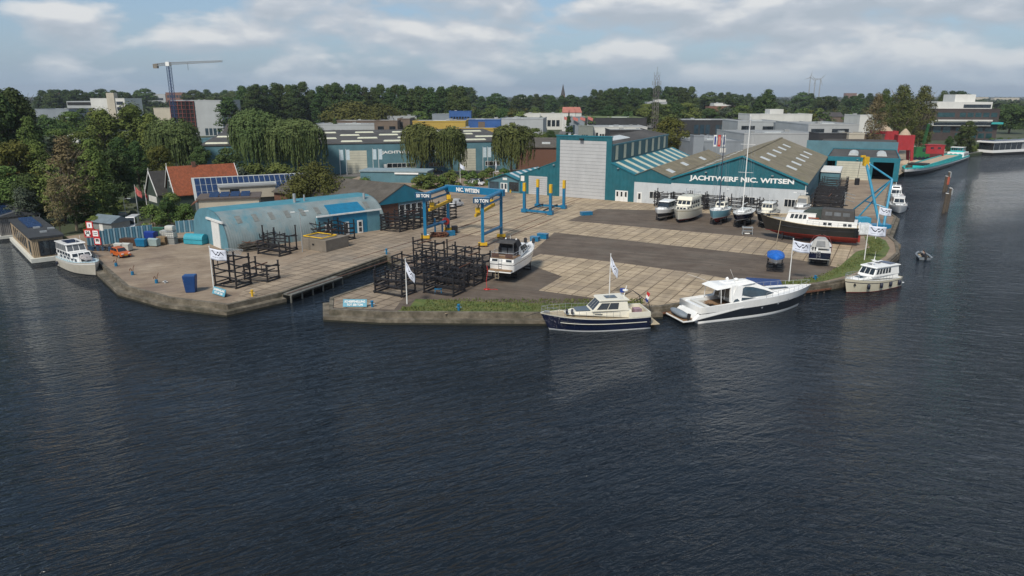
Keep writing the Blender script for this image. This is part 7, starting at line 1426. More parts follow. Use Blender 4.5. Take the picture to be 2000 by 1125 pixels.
# left bank wood
for a in (('tall',12,205,166,'tallest dark tree at the left edge of the photo',1.1),('tall',52,215,172,'dark tall tree just right of the tallest one at the left edge',1.0),('tall',-30,190,150,'dark tall tree cut by the left edge of the photo',1.2),('tall2',78,190,232,'mid-green tree below the tall dark pair at the left',.9),
  ('orange',8,165,300,'orange-tinged tree at the left edge above the houseboats',1.1),('broad3',42,158,282,'yellow-green tree beside the orange-tinged one',1.0),('broad',22,150,330,'green tree behind the grey houseboat',1.2),('tall3',92,160,285,'feathery green tree left of the pale sparse tree',1.05),('broad2',70,146,345,'dark green tree right behind the timber houseboat',1.1),('silver',55,141,372,'silvery green bush beside the timber houseboat roof',1.2),
  ('sparse',150,139,272,'pale sparse tree with tan twigs in front of the left wood',1.3),('sparse',118,134,352,'shorter pale sparse tree leaning over the houseboat',1.1),('tall2',196,150,276,'green tree just right of the pale sparse tree',1.0),('broad',128,148,320,'green tree between the two pale sparse trees',1.1),('broad2',168,141,375,'low dark green tree at the water behind the waterway signs',1.2),('broad2',212,150,352,'dark tree shading the garden path',1.0),
  ('tall',246,182,268,'very dark tall tree left of the black-roofed cottage',1.0),('tall',276,192,275,'very dark tree directly behind the black-roofed cottage',.95),('broad2',226,175,300,'dark round tree in the middle of the left wood',1.2),('tall3',216,235,219,'bright-topped tree with a broad crown, left of the rounded one',1.35),('tall3',272,240,209,'highest bright-topped round tree in the left wood',1.4),('tall2',306,230,226,'mid-green tree right of the highest bright-topped one',1.1),
  ('willow',357,222,232,'weeping tree above the orange-roofed house',.9),('broad3',318,205,288,'yellow-green low tree behind the cottages',.9),('broad',170,225,262,'green tree in the distance behind the sparse tree',1.3),('broad',130,240,256,'mid-green tree before the white car park tower',1.3),('broad2',105,280,236,'dark tree left of the car park building',1.3),('silver',112,215,272,'grey-green tree among the left wood',1.5),('broad',150,330,222,'olive tree in front of the white parking building',1.3),('broad',190,370,226,'tree before the parking building stair tower',1.0),
  ('broad2',398,215,290,'dark bushy tree right of the orange-roofed house',1.0),('broad2',450,205,294,'dark bushy tree below the larger willow',1.2),('shrub',500,190,326,'low green bush under the big willow',1.3),('shrub2',470,180,334,'grey-green bush behind the solar roof',1.2),('shrub',545,195,325,'bright green bush left of the kiosk',1.4),('shrub',600,205,330,'low bush at the foot of the right willow',1.5)):
    tp(a[0],a[1],a[2],a[3],a[4],a[5])
tp('willow',507,238,214,'largest weeping willow, left of the willow pair before the long hall',.95); tp('willow2',586,232,231,'second big weeping willow, right of the willow pair',1.05)
tp('willow3',824,240,237,'drooping yellow-green tree covering the lettering of the long hall',.95); tp('willow3',884,238,244,'drooping yellow-green tree before the second cream shutter',.9); tp('willow3',1000,243,238,'drooping tree at the right end of the long hall',1.0)
tp('maple',620,160,328,'wide bronze-green tree spreading behind the arched hangar',1.0); tp('maple',590,158,356,'smaller bronze-green tree left of the wide one behind the hangar',.6); tp('shrub',715,172,352,'green bush at the brick workshop roof',.9)
tp('shrub',338,152,382,'rounded green bush behind the stacked tanks',1.0); tp('broad2',330,148,388,'dark conical bush beside the flat-roofed house',.9); tp('shrub',300,143,404,'bright green bush behind the striped fence',1.1); tp('shrub',366,146,402,'green bush between the tanks and the arched hangar',1.2); tp('shrub2',262,150,412,'grey-green bush by the garden flag',1.0); tp('shrub',215,140,420,'green bush at the end of the striped fence',1.1); tp('shrub',188,138,425,'green bush above the small shed',1.3); tp('shrub',240,165,392,'green bush under the dark trees by the path',1.5); tp('shrub',280,160,395,'green bush before the black-roofed cottage',1.3)
for k, (px, d, ty, w) in enumerate(((822,205,343,1.2),(842,205,341,1.2),(863,206,344,.9),(882,210,336,1.1),(922,212,336,.9),(942,214,336,1.0),(905,232,333,1.2),(955,235,329,1.4),(985,236,330,1.4),(800,232,342,1.4))): tp('hedge',px,d,ty,'clipped dark hedge bush along the car park before the long hall, number %s from the left' % ('one two three four five six seven eight nine ten'.split()[k]) if 0 else ['leftmost hedge bush at the street car park','hedge bush right of the leftmost at the car park','small hedge bush behind the dark parked car','round hedge bush left of the flagpole by the hall','narrow hedge bush near the white van','hedge bush behind the white van','hedge under the second cream shutter','hedge left of the drooping tree by the brick building','hedge right of the drooping tree by the brick building','hedge at the foot of the yellow-green tree left'][k], w, cat='hedge', name='hedge_bush')
tp('broad3',1308,318,233,'round olive tree behind the striped roofs',1.25); tp('broad',1290,325,250,'low tree left of the round olive one behind the roofs',1.1); tp('pine',452,400,192,'dark pine right of the unfinished red-framed building',1.7); tp('pine',474,390,222,'lower dark pine beside the first one',1.6); tp('spruce',657,400,232,'small dark spruce on the roofline behind the long hall',.9)
tp('broad2',1022,330,250,'dark tree behind the drooping tree at the long hall end',1.3); tp('broad',1045,315,253,'mid-green tree above the brown brick building',1.3); tp('broad2',1075,330,258,'dark green tree left of the tall hall',1.1); tp('spruce',1110,420,228,'dark conifer near the pinkish roofs',1.0)
# right side
tp('loose',1748,330,170,'largest loose-crowned poplar at the right, above the red hoppers',1.15); tp('loose',1790,345,172,'loose poplar joining the largest one on its right',1.05); tp('sparse',1700,300,186,'nearly bare tree above the teal right hall',1.0); tp('loose',1716,350,178,'loose poplar left of the largest one',.8); tp('loose',1832,500,180,'brown-green poplar left of the dark office block',1.0); tp('broad2',1885,335,240,'dark round tree on the bank before the dark office block',.9); tp('broad2',1868,345,262,'smaller dark tree left of the one on the bank',.9); tp('broad',1800,350,256,'low green tree behind the green crane',1.0); tp('broad2',1850,330,268,'low dark bush on the canal bank right of the red cabin',.8)
for k in range(9): tp('hedge',1890+k*7.5 if k < 5 else 1935+(k-5)*18,338+6*k if k < 5 else 410,287-k*1.5 if k < 5 else 270,'reedy bank bush by the far canal, %s' % ('at the barge wheelhouse','second from the barge','third from the barge','halfway to the houseboat','just before the houseboat','behind the houseboat bow','behind the houseboat middle','behind the houseboat stern','at the right edge of the photo')[k], 1.5, cat='bush', name='bank_bush')
ORD = 'first second third fourth fifth sixth seventh eighth ninth tenth eleventh twelfth thirteenth fourteenth fifteenth sixteenth seventeenth eighteenth nineteenth twentieth'.split()
# long dark poplar belt behind the halls and the second one by the lattice mast
q = random.Random(3)
for k in range(30):
    px = 482+k*14.6+q.uniform(-4,4); ty = 164+ (6 if px < 500 else 0) + 10*(px-500)/430 + q.uniform(-4,5) + (9 if 610 < px < 625 else 0); tp(('poplar','poplar2','poplar')[k % 3], px, 560+q.uniform(-25,25), ty, '%s in the long dark belt behind the long hall' % (ORD[k]+' poplar from the left' if k < 15 else ORD[29-k]+' poplar from the right'), 1.2, group='poplar belt behind the long hall')
for k in range(19):
    px = 1158+k*10.6+q.uniform(-4,4); ty = 173+q.uniform(-4,5)+(6 if k < 3 else 0); tp(('poplar','poplar2')[k % 2], px, 800+q.uniform(-30,30), ty, '%s poplar from the left in the belt around the lattice mast' % ORD[k], 1.25, group='poplar belt by the lattice mast')
tp('poplar2',1495,640,177,'single big round poplar between mast and wind turbines',1.5); tp('poplar2',1478,650,190,'smaller poplar beside the single big one',1.2)
for k, (px, d, ty, key) in enumerate(((690,470,206,'maple'),(748,480,210,'maple'),(820,470,220,'broad'),(1000,620,216,'maple'),(962,640,206,'broad'),(985,560,214,'broad2'),(1060,600,222,'maple'))): tp(key, px, d, ty, ('brownish tree at the foot of the poplar belt, left one','brownish tree at the foot of the poplar belt, right one','low green tree before the right end of the poplar belt','bronze tree above the blue building','grey-green tree left of the bronze one','dark tree behind the blue building','bronze tree near the pinkish roofs')[k], 1.5)
for k, (px, ty, lab) in enumerate(((1262,205,'leftmost green tree in front of the distant glazed pavilion'),(1278,203,'green tree directly in front of the distant glazed pavilion'),(1296,206,'rightmost green tree in front of the distant glazed pavilion'),(1318,205,'full green tree right of the glazed pavilion'),(1340,203,'full green tree farther right of the glazed pavilion'),(1385,214,'green tree before the far brick school'),(1415,212,'pale tree right before the far brick school'),(1447,208,'broad tree between the school and the big single poplar'),(1190,209,'green tree before the left poplars of the mast belt'),(1225,208,'green tree before the middle poplars of the mast belt'))): tp(('broad','broad2','broad','broad2','broad','broad2','silver','broad','broad2','broad2')[k], px, 580, ty, lab, 1.6)
for j, (x0, x1, n_, ty, lab) in enumerate(((85,292,15,178,'tall far tree on the horizon left of the tower crane'),(365,480,9,180,'tall far tree on the horizon between crane and poplar belt'),(858,925,6,176,'tall far tree at the right end of the poplar belt'),(935,1150,14,188,'low far tree on the horizon around the church spire'),(1368,1465,7,183,'far tree on the horizon between mast and single poplar'),(1560,1700,9,187,'far tree on the horizon right of the wind turbines'),(1835,1875,3,181,'far tree behind the dark office block'),(1945,2030,5,206,'tree on the horizon at the right edge'))):
    for k in range(n_): tp(('poplar','poplar2','broad2')[(k*7+j) % 3], x0+(x1-x0)*(k+q.uniform(.2,.8))/n_, 900+q.uniform(-60,160)-(350 if j == 7 else 0), ty+q.uniform(-4,5), lab+', '+ORD[k]+' from the left', 1.6)
# ---- town belt trees: low-detail crowns, individuals for the nearer three hundred
LO = [(crown('crown', ('broad','tall','broad','broad','tall')[k], 14, (5.6,4.8,6.0,5.4,5.0)[k], .6, 26, 26, 1.15, 40+k, (lf_mid,lf_dark,lf_dark,lf_yel if 0 else lf_mid,lf_ol)[k]), trunk_mesh(14, .35, 40+k, bark, 3)) for k in range(5)]
ZN = ((60,'at the left edge'),(150,'above the tall left trees'),(250,'around the car park building'),(340,'left of the tower crane'),(480,'right of the tower crane'),(640,'behind the left end of the poplar belt'),(800,'behind the middle of the poplar belt'),(940,'at the right end of the poplar belt'),(1030,'left of the church spire'),(1150,'right of the church spire'),(1270,'left of the lattice mast'),(1370,'right of the lattice mast'),(1470,'left of the single big poplar'),(1560,'left of the wind turbines'),(1690,'right of the wind turbines'),(1850,'behind the loose poplars'),(9999,'right of the dark office block'))
def zone(px): return [z for lim, z in ZN if px < lim][0]
TONE = ('mid-green','slender dark','dark round','soft green','bronze-green')
cells = []
for k in range(290):
    px = (k*0.61803 % 1)*2300-150; d = 400+q.random()**1.2*520
    if 480 < px < 930 and d < 600: d = 640+q.uniform(0,300)
    if d < 520 and not (px < 300 or 960 < px < 1090 or px > 1900 or (1400 < px < 1690 and d > 480)): d = 560+q.uniform(0,380)
    if px > 1880 and d < 700 : d += 150
    i = q.randrange(5); P = GD(px, d); h = q.uniform(8.5,15.5)*(1.1 if px < 480 else 1.0); s = h/14; row = 'front rows' if d < 600 else 'middle rows' if d < 760 else 'rear rows'; r = thing('town_tree', '%s town tree %s, in the %s' % (TONE[i], zone(px), row), 'tree', (P.x,P.y,1.2), q.uniform(0,6.28), '%s trees %s, %s' % (TONE[i], zone(px), row)); r.scale = (s*1.35,s*1.35,s)
    o = D.objects.new('crown', LO[i][0]); COL.objects.link(o); o.parent = r; o = D.objects.new('trunk', LO[i][1]); COL.objects.link(o); o.parent = r
def woodland(name, n, d0, d1, seed, leaf, mat, hmin=9, hmax=17, pw=1.0, x0=-250, x1=2250):
    q = random.Random(seed); vs, fs = [], []
    for k in range(n):
        px = x0+(k*.61803398 % 1)*(x1-x0); d = d0+(d1-d0)*q.random()**pw; P = GD(px, d); h = q.uniform(hmin,hmax); R_ = h*q.uniform(.42,.62); 
        for i in range(34):
            z = q.uniform(-.55,1); t = q.uniform(0,6.283); r2 = math.sqrt(max(0,1-z*z)); nn = Vector((r2*math.cos(t), r2*math.sin(t), z)); p = Vector((P.x+nn.x*R_, P.y+nn.y*R_, 1.2+h*.56+nn.z*h*.44)); leaf_quad(vs, fs, p, nn+Vector((q.uniform(-.4,.4),q.uniform(-.4,.4),.3)), leaf*h/12*q.uniform(.7,1.3), q)
    me = D.meshes.new(name); me.from_pydata([tuple(v) for v in vs], [], fs); me.materials.append(mat); me.update(); o = D.objects.new(name, me); COL.objects.link(o); tag(o, kind='stuff')
woodland('town_woodland', 1100, 900, 1900, 61, 5.2, leafmat('leaves_far_green', (.020,.034,.012), (.055,.075,.026), 0, .03)); woodland('far_woodland', 1500, 1700, 4200, 62, 6.0, leafmat('leaves_horizon_green', (.022,.036,.014), (.050,.066,.028), 0, .01), 8, 15, 1.1); woodland('horizon_woodland', 1300, 4000, 9500, 63, 7.5, MATS['leaves_horizon_green'], 7, 14, 1.0)
# ================================================================ BACKGROUND BUILDINGS
cw = pm('white_render_wall', (.60,.60,.57), .7, .08, .1, stain=((.45,.45,.42), .4, .2)); cg = pm('grey_panel_wall', (.22,.25,.28), .6, .12, .1, stain=((.16,.18,.20), .4, .2)); cgl = pm('light_grey_panel', (.36,.38,.39), .6, .1, .1); cd = pm('dark_panel_wall', (.035,.035,.038), .6, .2, .1); cbr = pm('reddish_brick_wall', (.19,.095,.065), .9, .2, .2); cb2 = pm('brown_brick_wall', (.15,.115,.09), .9, .2, .2); cy = pm('yellow_panel_wall', (.42,.29,.06), .7, .1, .2); cbe = pm('beige_wall', (.45,.41,.33), .8, .1, .2); cbl = pm('blue_panel_wall', (.03,.10,.30), .6, .15, .2); rgl = pm('light_flat_roof', (.26,.27,.27), .85, .15, .06, stain=((.16,.16,.16), .5, .1)); rdk = pm('dark_tiled_roof', (.06,.055,.055), .9, .2, .2); rrd = pm('pink_tiled_roof', (.36,.14,.11), .9, .2, .2)
def bld(lab, x0, x1, d, ty, dep, wall, roof=None, wins=(), cat='building', rz=0, name='building', par=.5, ridge=0, base=None, gl=None):
    """flat-roofed block: front from column x0 to x1 at distance d, roof line at row ty; wins: (u0,u1,z0 frac,z1 frac,count)"""
    P = GD((x0+x1)/2, d); W = (GD(x1, d)-GD(x0, d)).length/ max(.3, math.cos(rz)); h = ZA(P, ty)-1.2; r = thing(name, lab, cat, (P.x,P.y,1.2), rz); W2 = W/2
    m = MB(); m.box(-W2,W2,0,dep,0,h); w_ = m.build('wall', wall, r)
    if ridge: m = MB(); m.prism([(-W2-.3,-.4,h),(-W2-.3,dep+.4,h),(-W2-.3,dep/2,h+ridge)], (W+.6,0,0)); m.build('roof', roof or rdk, r)
    else:
        m = MB(); m.box(-W2+.15,W2-.15,.15,dep-.15,h,h+.12); m.build('roof', roof or rgl, r); m = MB(); m.box(-W2-.1,W2+.1,-.12,.15,h-.05,h+par); m.box(-W2-.1,-W2+.15,.15,dep,h-.05,h+par); m.box(W2-.15,W2+.1,.15,dep,h-.05,h+par); m.build('parapet', wall, r)
    qb = random.Random(int(x0*7+ty)); k_ = 0 if ridge or h < 3 else qb.randrange(1, 4) if W > 8 else 0
    for k in range(k_): a = qb.uniform(-W2*.8, W2*.7); y = qb.uniform(dep*.1, dep*.7); s_ = qb.uniform(.6, 1.6); m = MB(); m.box(a,a+s_*1.5,y,y+s_,h+.1,h+.1+s_*.7); m.build('roof_unit', galv if k % 2 else rgl, r)
    if W > 14 and not ridge and dep > 18: m = MB(); a = qb.uniform(-.6,.1)*W2; m.box(a,a+W*.25,dep*.25,dep*.32,h+.1,h+.5); m.build('rooflight', skyl, r)
    for (u0,u1,v0,v1,n) in wins:
        for k in range(n): a = -W2+W*(u0+(u1-u0)*(k+.12)/n); b_ = -W2+W*(u0+(u1-u0)*(k+.88)/n); m = MB(); m.box(a,b_,-.06,.02,h*v0,h*v1); m.build('window', gl or glass, r)
    return r, W, h
# left
r, W, h = bld('white multi-storey car park with stair tower beyond the left wood',184,250,640,193,30,cw,wins=((.72,.98,.06,.24,1),(.72,.98,.32,.48,1),(.72,.98,.56,.70,1),(.72,.98,.78,.90,1))); m = MB(); m.box(W*.0,W*.22,-1,5,0,h+5); m.build('stair_tower', cbe, r); m = MB(); m.box(-W*1.25,-W*.5,2,28,0,h-2); m.build('parking_wing', cgl, r)
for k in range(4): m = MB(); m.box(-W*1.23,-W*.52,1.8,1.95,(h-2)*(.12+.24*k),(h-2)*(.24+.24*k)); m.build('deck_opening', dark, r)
bld('far brick and white apartment block at the left horizon',111,131,1500,179,14,cbr,wins=((.05,.95,.15,.22,1),(.05,.95,.35,.42,1),(.05,.95,.55,.62,1),(.05,.95,.75,.82,1)),cat='apartment block',gl=cw)
bld('far white apartment wing beside the brick one at the left horizon',124,140,1510,184,14,cgl,cat='apartment block',wins=((.05,.95,.2,.4,1),(.05,.95,.6,.8,1)))
bld('far white slab block left of the tower crane foot',292,326,1400,184,14,cgl,cat='apartment block',wins=((.02,.98,.25,.4,1),(.02,.98,.6,.75,1))); bld('far brick slab block right of the tower crane foot',327,360,1400,181,14,cbr,cat='apartment block',wins=((.05,.95,.4,.55,5),(.05,.95,.7,.85,5)))
r, W, h = bld('unfinished theatre-like block with red steel grid front and white panels',341,438,480,197,34,cgl,wins=((.62,.95,.02,.22,4),),gl=glass_b); m = MB(); m.box(-W/2-.3,-W*.03,-.5,-.1,h*.18,h-.2); m.build('dark_core', dark, r); m = MB(); rs = pm('red_steel_frame', (.20,.055,.045), .7, .2, .5)
for k in range(7): x = -W/2-.3+k*(W*.47)/6; m.box(x-.15,x+.15,-1.0,-.5,h*.16,h)
for k in range(8): z = h*.18+k*h*.115; m.box(-W/2-.4,-W*.03,-1.05,-.55,z-.12,z+.12)
m.build('steel_grid', rs, r)
bld('low beige windowless block left of the red steel grid',306,342,500,212,30,cbe); bld('low white roof peeping out of the left wood',60,100,330,262,25,cw); bld('second low white roof in the left wood',138,158,320,262,12,cw); bld('long grey shed at the far left behind the trees',75,140,560,214,30,cg)
bld('low teal shed left of the big willow',396,470,330,272,30,teal2); bld('small teal gable shed at the willow',440,470,300,262,12,cg,ridge=4)
bld('white long low workshop behind the long hall roof',612,735,395,244,26,cgl,wins=((.3,.98,.55,.75,9),)); bld('grey long workshop behind the white one',655,740,430,237,22,cb2,wins=((.02,.98,.5,.7,1),),gl=cgl)
bld('brown brick office with dark windows behind the long hall',733,778,385,237,22,cb2,wins=((.1,.45,.6,.8,1),(.6,.95,.6,.8,1),(.6,.95,.2,.4,1))); bld('brown office wing with dark stair frame',778,802,395,233,20,cb2,wins=((.05,.5,.1,.9,1),),gl=cd); bld('small grey shed with white door behind the skylights',620,700,340,258,14,cg)
bld('light grey flat building at the poplar belt',758,815,470,228,20,cgl); bld('dark blue-grey flat building below the poplars',845,900,500,224,26,cg); bld('blue control-tower-like block behind the yellow building',878,920,470,218,14,cbl,wins=((.05,.95,.55,.8,7),))
bld('yellow panelled building behind the drooping trees',808,910,340,238,24,cy,wins=((.08,.2,.4,.65,1),(.55,.9,.35,.65,1)),gl=cbe); bld('yellow low front with square windows right of the drooping trees',890,978,320,252,12,cy,wins=((.1,.25,.3,.7,3),(.4,.6,.3,.7,1),(.7,.9,.3,.7,3)),gl=cbe)
bld('blue and brick building with glazed bands',907,978,370,235,26,cbl,wins=((.15,.38,.35,.6,1),(.36,.60,.05,.95,1)),gl=cb2); bld('grey sawtooth-roofed building right of the blue one',978,1060,400,233,34,cgl,rz=R(-6)); bld('small brick house with dark roof by the blue building',890,908,390,240,10,cb2,ridge=2)
bld('white flat shop front in the middle distance',1015,1055,560,222,14,cw); bld('long white and yellow front in the middle distance',1055,1098,570,222,14,cw,wins=((.1,.9,.2,.6,4),)); bld('grey-white office with blue entrance in the middle distance',1109,1141,470,229,14,cg,wins=((.15,.45,.1,.6,1),(.6,.9,.3,.6,1)),gl=glass_b)
for k, x in enumerate((1098,1112,1124)): bld('pink-roofed gabled house behind the flags, %s' % ('left','middle','right')[k],x,x+11,545,220,10,cw,rrd,ridge=4,cat='house',name='house',rz=R(10*k-8))
bld('garden centre hall with planted green roof',1142,1262,520,231,60,cd,pm('planted_roof', (.10,.13,.04), .9, .5, .1),wins=((.05,.45,.2,.6,8),),par=.3); bld('grey block with three windows left of the white wall',1129,1157,330,247,10,pm('sage_grey_wall', (.20,.22,.20), .8, .1),wins=((.2,.65,.45,.7,3),),rz=R(-5)); bld('long white-walled workshop behind the tall hall',1157,1262,335,249,26,cw,wins=((.05,.1,.5,.8,1),(.12,.3,.5,.75,4)),par=.3); bld('black-roofed shed right behind the tall hall',1190,1262,290,256,16,cd)
# grey sheds behind the gabled hall
bld('broad grey shed with wide roof behind the gabled hall',1345,1450,300,277,48,cg,rgl,wins=((.13,.28,.35,.55,1),(.55,.7,.4,.65,1)),gl=cw,rz=R(3)); bld('long pale grey shed stretching behind the ridge',1450,1600,330,262,40,cgl,rgl,rz=R(2)); bld('white sign wall shed at the striped roof',1352,1372,292,266,6,cg)
bld('dark low building with shop windows behind the grey sheds',1325,1452,430,236,36,cd,rgl,wins=((.22,.48,.35,.8,3),(.55,.92,.35,.8,5)),gl=glass_b); bld('light grey building with two deep dark windows',1438,1520,400,238,30,cgl,wins=((.04,.46,.25,.82,1),(.54,.98,.2,.8,1))); r, W, h = bld('white modern office with strip windows above the grey sheds',1461,1582,470,224,24,cw,wins=((.05,.22,.3,.62,5),(.34,.5,.15,.55,5),(.56,.76,.2,.62,1))); m = MB(); m.box(-W*.16,W*.06,3,12,h,h+3.3); m.build('roof_box', cw, r)
bld('grey hall with two wide glazed bays',1574,1672,350,244,44,cgl,wins=((.02,.36,.25,.85,1),(.42,.86,.2,.85,1))); bld('grey hall behind the two-bayed one',1520,1600,390,242,30,cg,wins=((.05,.4,.3,.7,2),)); bld('black flat block behind the teal right hall',1594,1652,292,262,10,cd); bld('beige small office beside the black block',1652,1682,290,262,10,cbe,wins=((.3,.7,.3,.7,1),)); bld('long low dark brick shed before the red hoppers',1682,1722,300,264,18,cb2,wins=((.0,1,.35,.7,1),)); bld('white roof block behind the bare tree',1674,1722,420,226,20,cw); bld('small dark-roofed house left of the bare tree',1610,1644,520,228,12,cb2,ridge=3,cat='house',name='house')
bld('far brick school with white upper storey',1393,1433,900,202,20,cw); bld('far low brick wing beside the school',1383,1444,890,208,16,cbr); bld('distant glazed pavilion behind the lattice mast',1276,1298,620,196,8,cw,wins=((.1,.9,.3,.8,4),)); bld('distant grey roof terrace beside the lattice mast',1262,1300,600,200,12,cgl)
for k, (x0, x1, d, ty, mt) in enumerate(((1556,1575,2400,190,cw),(1650,1672,3500,182,cbr),(1866,1876,3600,181,cbr),(1672,1684,3500,184,cw),(820,846,3000,187,cw),(1010,1030,2600,189,cw),(1330,1345,2600,188,cw),(1885,1930,3200,190,cbe),(1940,1990,3000,191,cbe),(1590,1640,1500,196,cb2))): bld('distant block on the horizon, %s' % ('white, under the wind turbines','pinkish tower-like, right of the turbines','pinkish, above the dark office block','pale, beside the pinkish tower-like one','pale, right of the poplar belt','pale, left of the spire','pale, right of the lattice mast','sandy row behind the dark office','sandy row at the right edge','brown roofs below the turbines')[k], x0, x1, d, ty, 20, mt)
# dark office block on the right
r, W, h = bld('large dark-brown office block with white and turquoise bands at the right bank',1822,1938,430,214,40,pm('dark_brown_cladding', (.055,.042,.040), .7, .2, .1),rz=R(-8),wins=((.0,.36,.76,.90,1),(.38,.98,.76,.90,5),(.0,.3,.26,.46,2),(.35,.95,.08,.24,5),(.35,.95,.30,.42,4)),gl=pm('teal_tinted_glass', (.015,.05,.055), .1, .3, .3, spec=.9))
m = MB(); m.box(-W*.53,W*.36,-2.5,4,h*.48,h*.66); m.box(-W*.53,W*.36,-4,-2.5,h*.63,h*.68); m.build('white_band', cw, r); m = MB(); m.box(-W*.44,W*.42,4,34,h,h*1.24); a_ = m.build('upper_storey', cw, r); m = MB(); m.box(-W*.02,W*.40,3.9,4.0,h*1.05,h*1.16); m.build('window', glass, a_); m = MB(); m.box(-W*.1,W*.22,10,26,h*1.24,h*1.48); m.build('plant_room', cw, r); m = MB(); m.box(W*.36,W*.54,-3,20,h*.54,h*.60); m.build('turquoise_canopy', pm('turquoise_trim', (.04,.36,.36), .5, .1), r); m = MB(); m.box(-W*.52,W*.36,-2.6,-2.45,h*.50,h*.58); m.build('strip_window', glass, r)
m = MB(); m.box(W*.15,W*.30,-2.62,-2.5,h*.60,h*.64); m.build('sign_lettering', cbl, r)
# houses behind the hangar
def gable_house(lab, c, rz, L, W, eave, ridge, wall, roof, name='house', barge=white_p):
    r = thing(name, lab, 'house', c, rz); m = MB(); m.box(0,L,-W/2,W/2,0,eave); m.prism([(0,-W/2,eave),(0,W/2,eave),(0,0,ridge-.1)], (.25,0,0)); m.prism([(L-.25,-W/2,eave),(L-.25,W/2,eave),(L-.25,0,ridge-.1)], (.25,0,0)); m.build('wall', wall, r)
    m = MB(); k = (ridge-eave)/(W/2); e = .5
    for s_ in (1,-1): m.frus([(-.3,s_*(W/2+e),eave-e*k),(L+.3,s_*(W/2+e),eave-e*k),(L+.3,0,ridge),(-.3,0,ridge)], [(-.3,s_*(W/2+e),eave-e*k+.18),(L+.3,s_*(W/2+e),eave-e*k+.18),(L+.3,0,ridge+.2),(-.3,0,ridge+.2)])
    m.build('roof', roof, r); m = MB()
    for x in (-.42, L+.3):
        for s_ in (1,-1): m.prism([(x,s_*(W/2+e),eave-e*k-.15),(x,0,ridge-.15),(x,0,ridge+.3),(x,s_*(W/2+e),eave-e*k+.3)], (.12,0,0))
    m.build('bargeboard', barge, r); m = MB(); m.tube((-.3,0,ridge),(-.3,0,ridge+1.0),.07,6); m.build('finial', barge, r); return r
otile = pm('orange_roof_tiles', (.235,.062,.024), .8, .3, 2.2, corr=.6, corrw=.35, stain=((.12,.045,.018), .7, .9)); dtile = pm('black_roof_tiles', (.04,.038,.036), .8, .3, 1.2, corr=.5, corrw=.35)
c = GD(338, 166); h1 = gable_house('tall gabled house with bright orange tiled roof behind the arched hangar', (c.x,c.y,1.2), R(36), 14.5, 9.5, 4.2, ZA(c,327)-1.2, pm('dark_green_boards', (.03,.05,.045), .7, .2), otile); window(h1, 0,0,0,0,0) if 0 else None
for (y, z) in ((-2,1.4),(1.2,1.4),(-.5,5.2)): m = MB(); m.box(-.08,.02,y,y+1.3,z,z+1.5); f_ = m.build('window', white_p, h1); m = MB(); m.box(-.11,-.08,y+.12,y+1.18,z+.12,z+1.38); m.build('pane', glass, f_)
m = MB(); m.box(5.2,6,-.4,.4,ZA(c,327)-1.8,ZA(c,327)-.2); m.build('chimney', brick, h1)
c2 = GD(301, 170); h2 = gable_house('small gabled cottage with black tiled roof and white edges, left of the orange roof', (c2.x,c2.y,1.2), R(44), 10, 7.5, 3.6, ZA(c2,336)-1.2, pm('green_cottage_boards', (.04,.06,.05), .7, .2), dtile)
m = MB(); [m.box(-.08,.02,-2.6+k*.9,-1.9+k*.9,1.2,2.6) for k in range(6)]; m.build('window', white_p, h2); m = MB(); m.box(1,8,-5.4,-3.7,0,2.9); m.build('side_porch', white_p, h2); m = MB(); m.box(.7,8.3,-5.6,-3.6,2.9,3.1); m.build('porch_roof', pm('mossy_roof', (.07,.09,.03), .9, .3), h2)
c3 = GD(386, 160); r = thing('solar_house', 'long low house whose front roof slope is covered with blue solar panels', 'house', (c3.x,c3.y,1.2), R(27)); Ls = 27
m = MB(); m.box(0,Ls,0,9,0,3.6); m.prism([(0,0,3.6),(0,9,3.6),(0,4.5,7.4)], (.3,0,0)); m.prism([(Ls-.3,0,3.6),(Ls-.3,9,3.6),(Ls-.3,4.5,7.4)], (.3,0,0)); m.build('wall', pm('blue_grey_boards', (.16,.20,.22), .7, .12), r); m = MB(); kz = 3.8/4.5
for s_, y0 in ((1,-.8),(-1,9.8)): m.frus([(-.3,y0,3.6-.8*kz),(Ls+.3,y0,3.6-.8*kz),(Ls+.3,4.5,7.4),(-.3,4.5,7.4)], [(-.3,y0,3.75-.8*kz),(Ls+.3,y0,3.75-.8*kz),(Ls+.3,4.5,7.6),(-.3,4.5,7.6)])
m.build('roof', pm('pale_roof_deck', (.36,.38,.38), .6, .1), r)
for j in range(3):
    for i in range(22):
        if j < 2 and 4 <= i < 15: continue
        x0 = .3+i*1.18; y0 = -.5+j*1.62; m = MB(); z0 = 3.78+y0*kz; z1 = 3.78+(y0+1.5)*kz; m.frus([(x0,y0,z0),(x0+1.04,y0,z0),(x0+1.04,y0+1.46,z1),(x0,y0+1.46,z1)], [(x0,y0,z0+.08),(x0+1.04,y0,z0+.08),(x0+1.04,y0+1.46,z1+.08),(x0,y0+1.46,z1+.08)]); m.build('solar_panel', solar, r)
m = MB(); m.box(5.2,17.2,-1.2,3.5,3.0,5.6); m.build('dormer', cbe, r); m = MB(); m.box(4.9,17.5,-1.5,3.8,5.6,5.9); m.build('dormer_roof', rgl, r); m = MB(); m.box(7.2,9.2,-1.28,-1.18,3.5,5.2); m.build('window', glass, r)
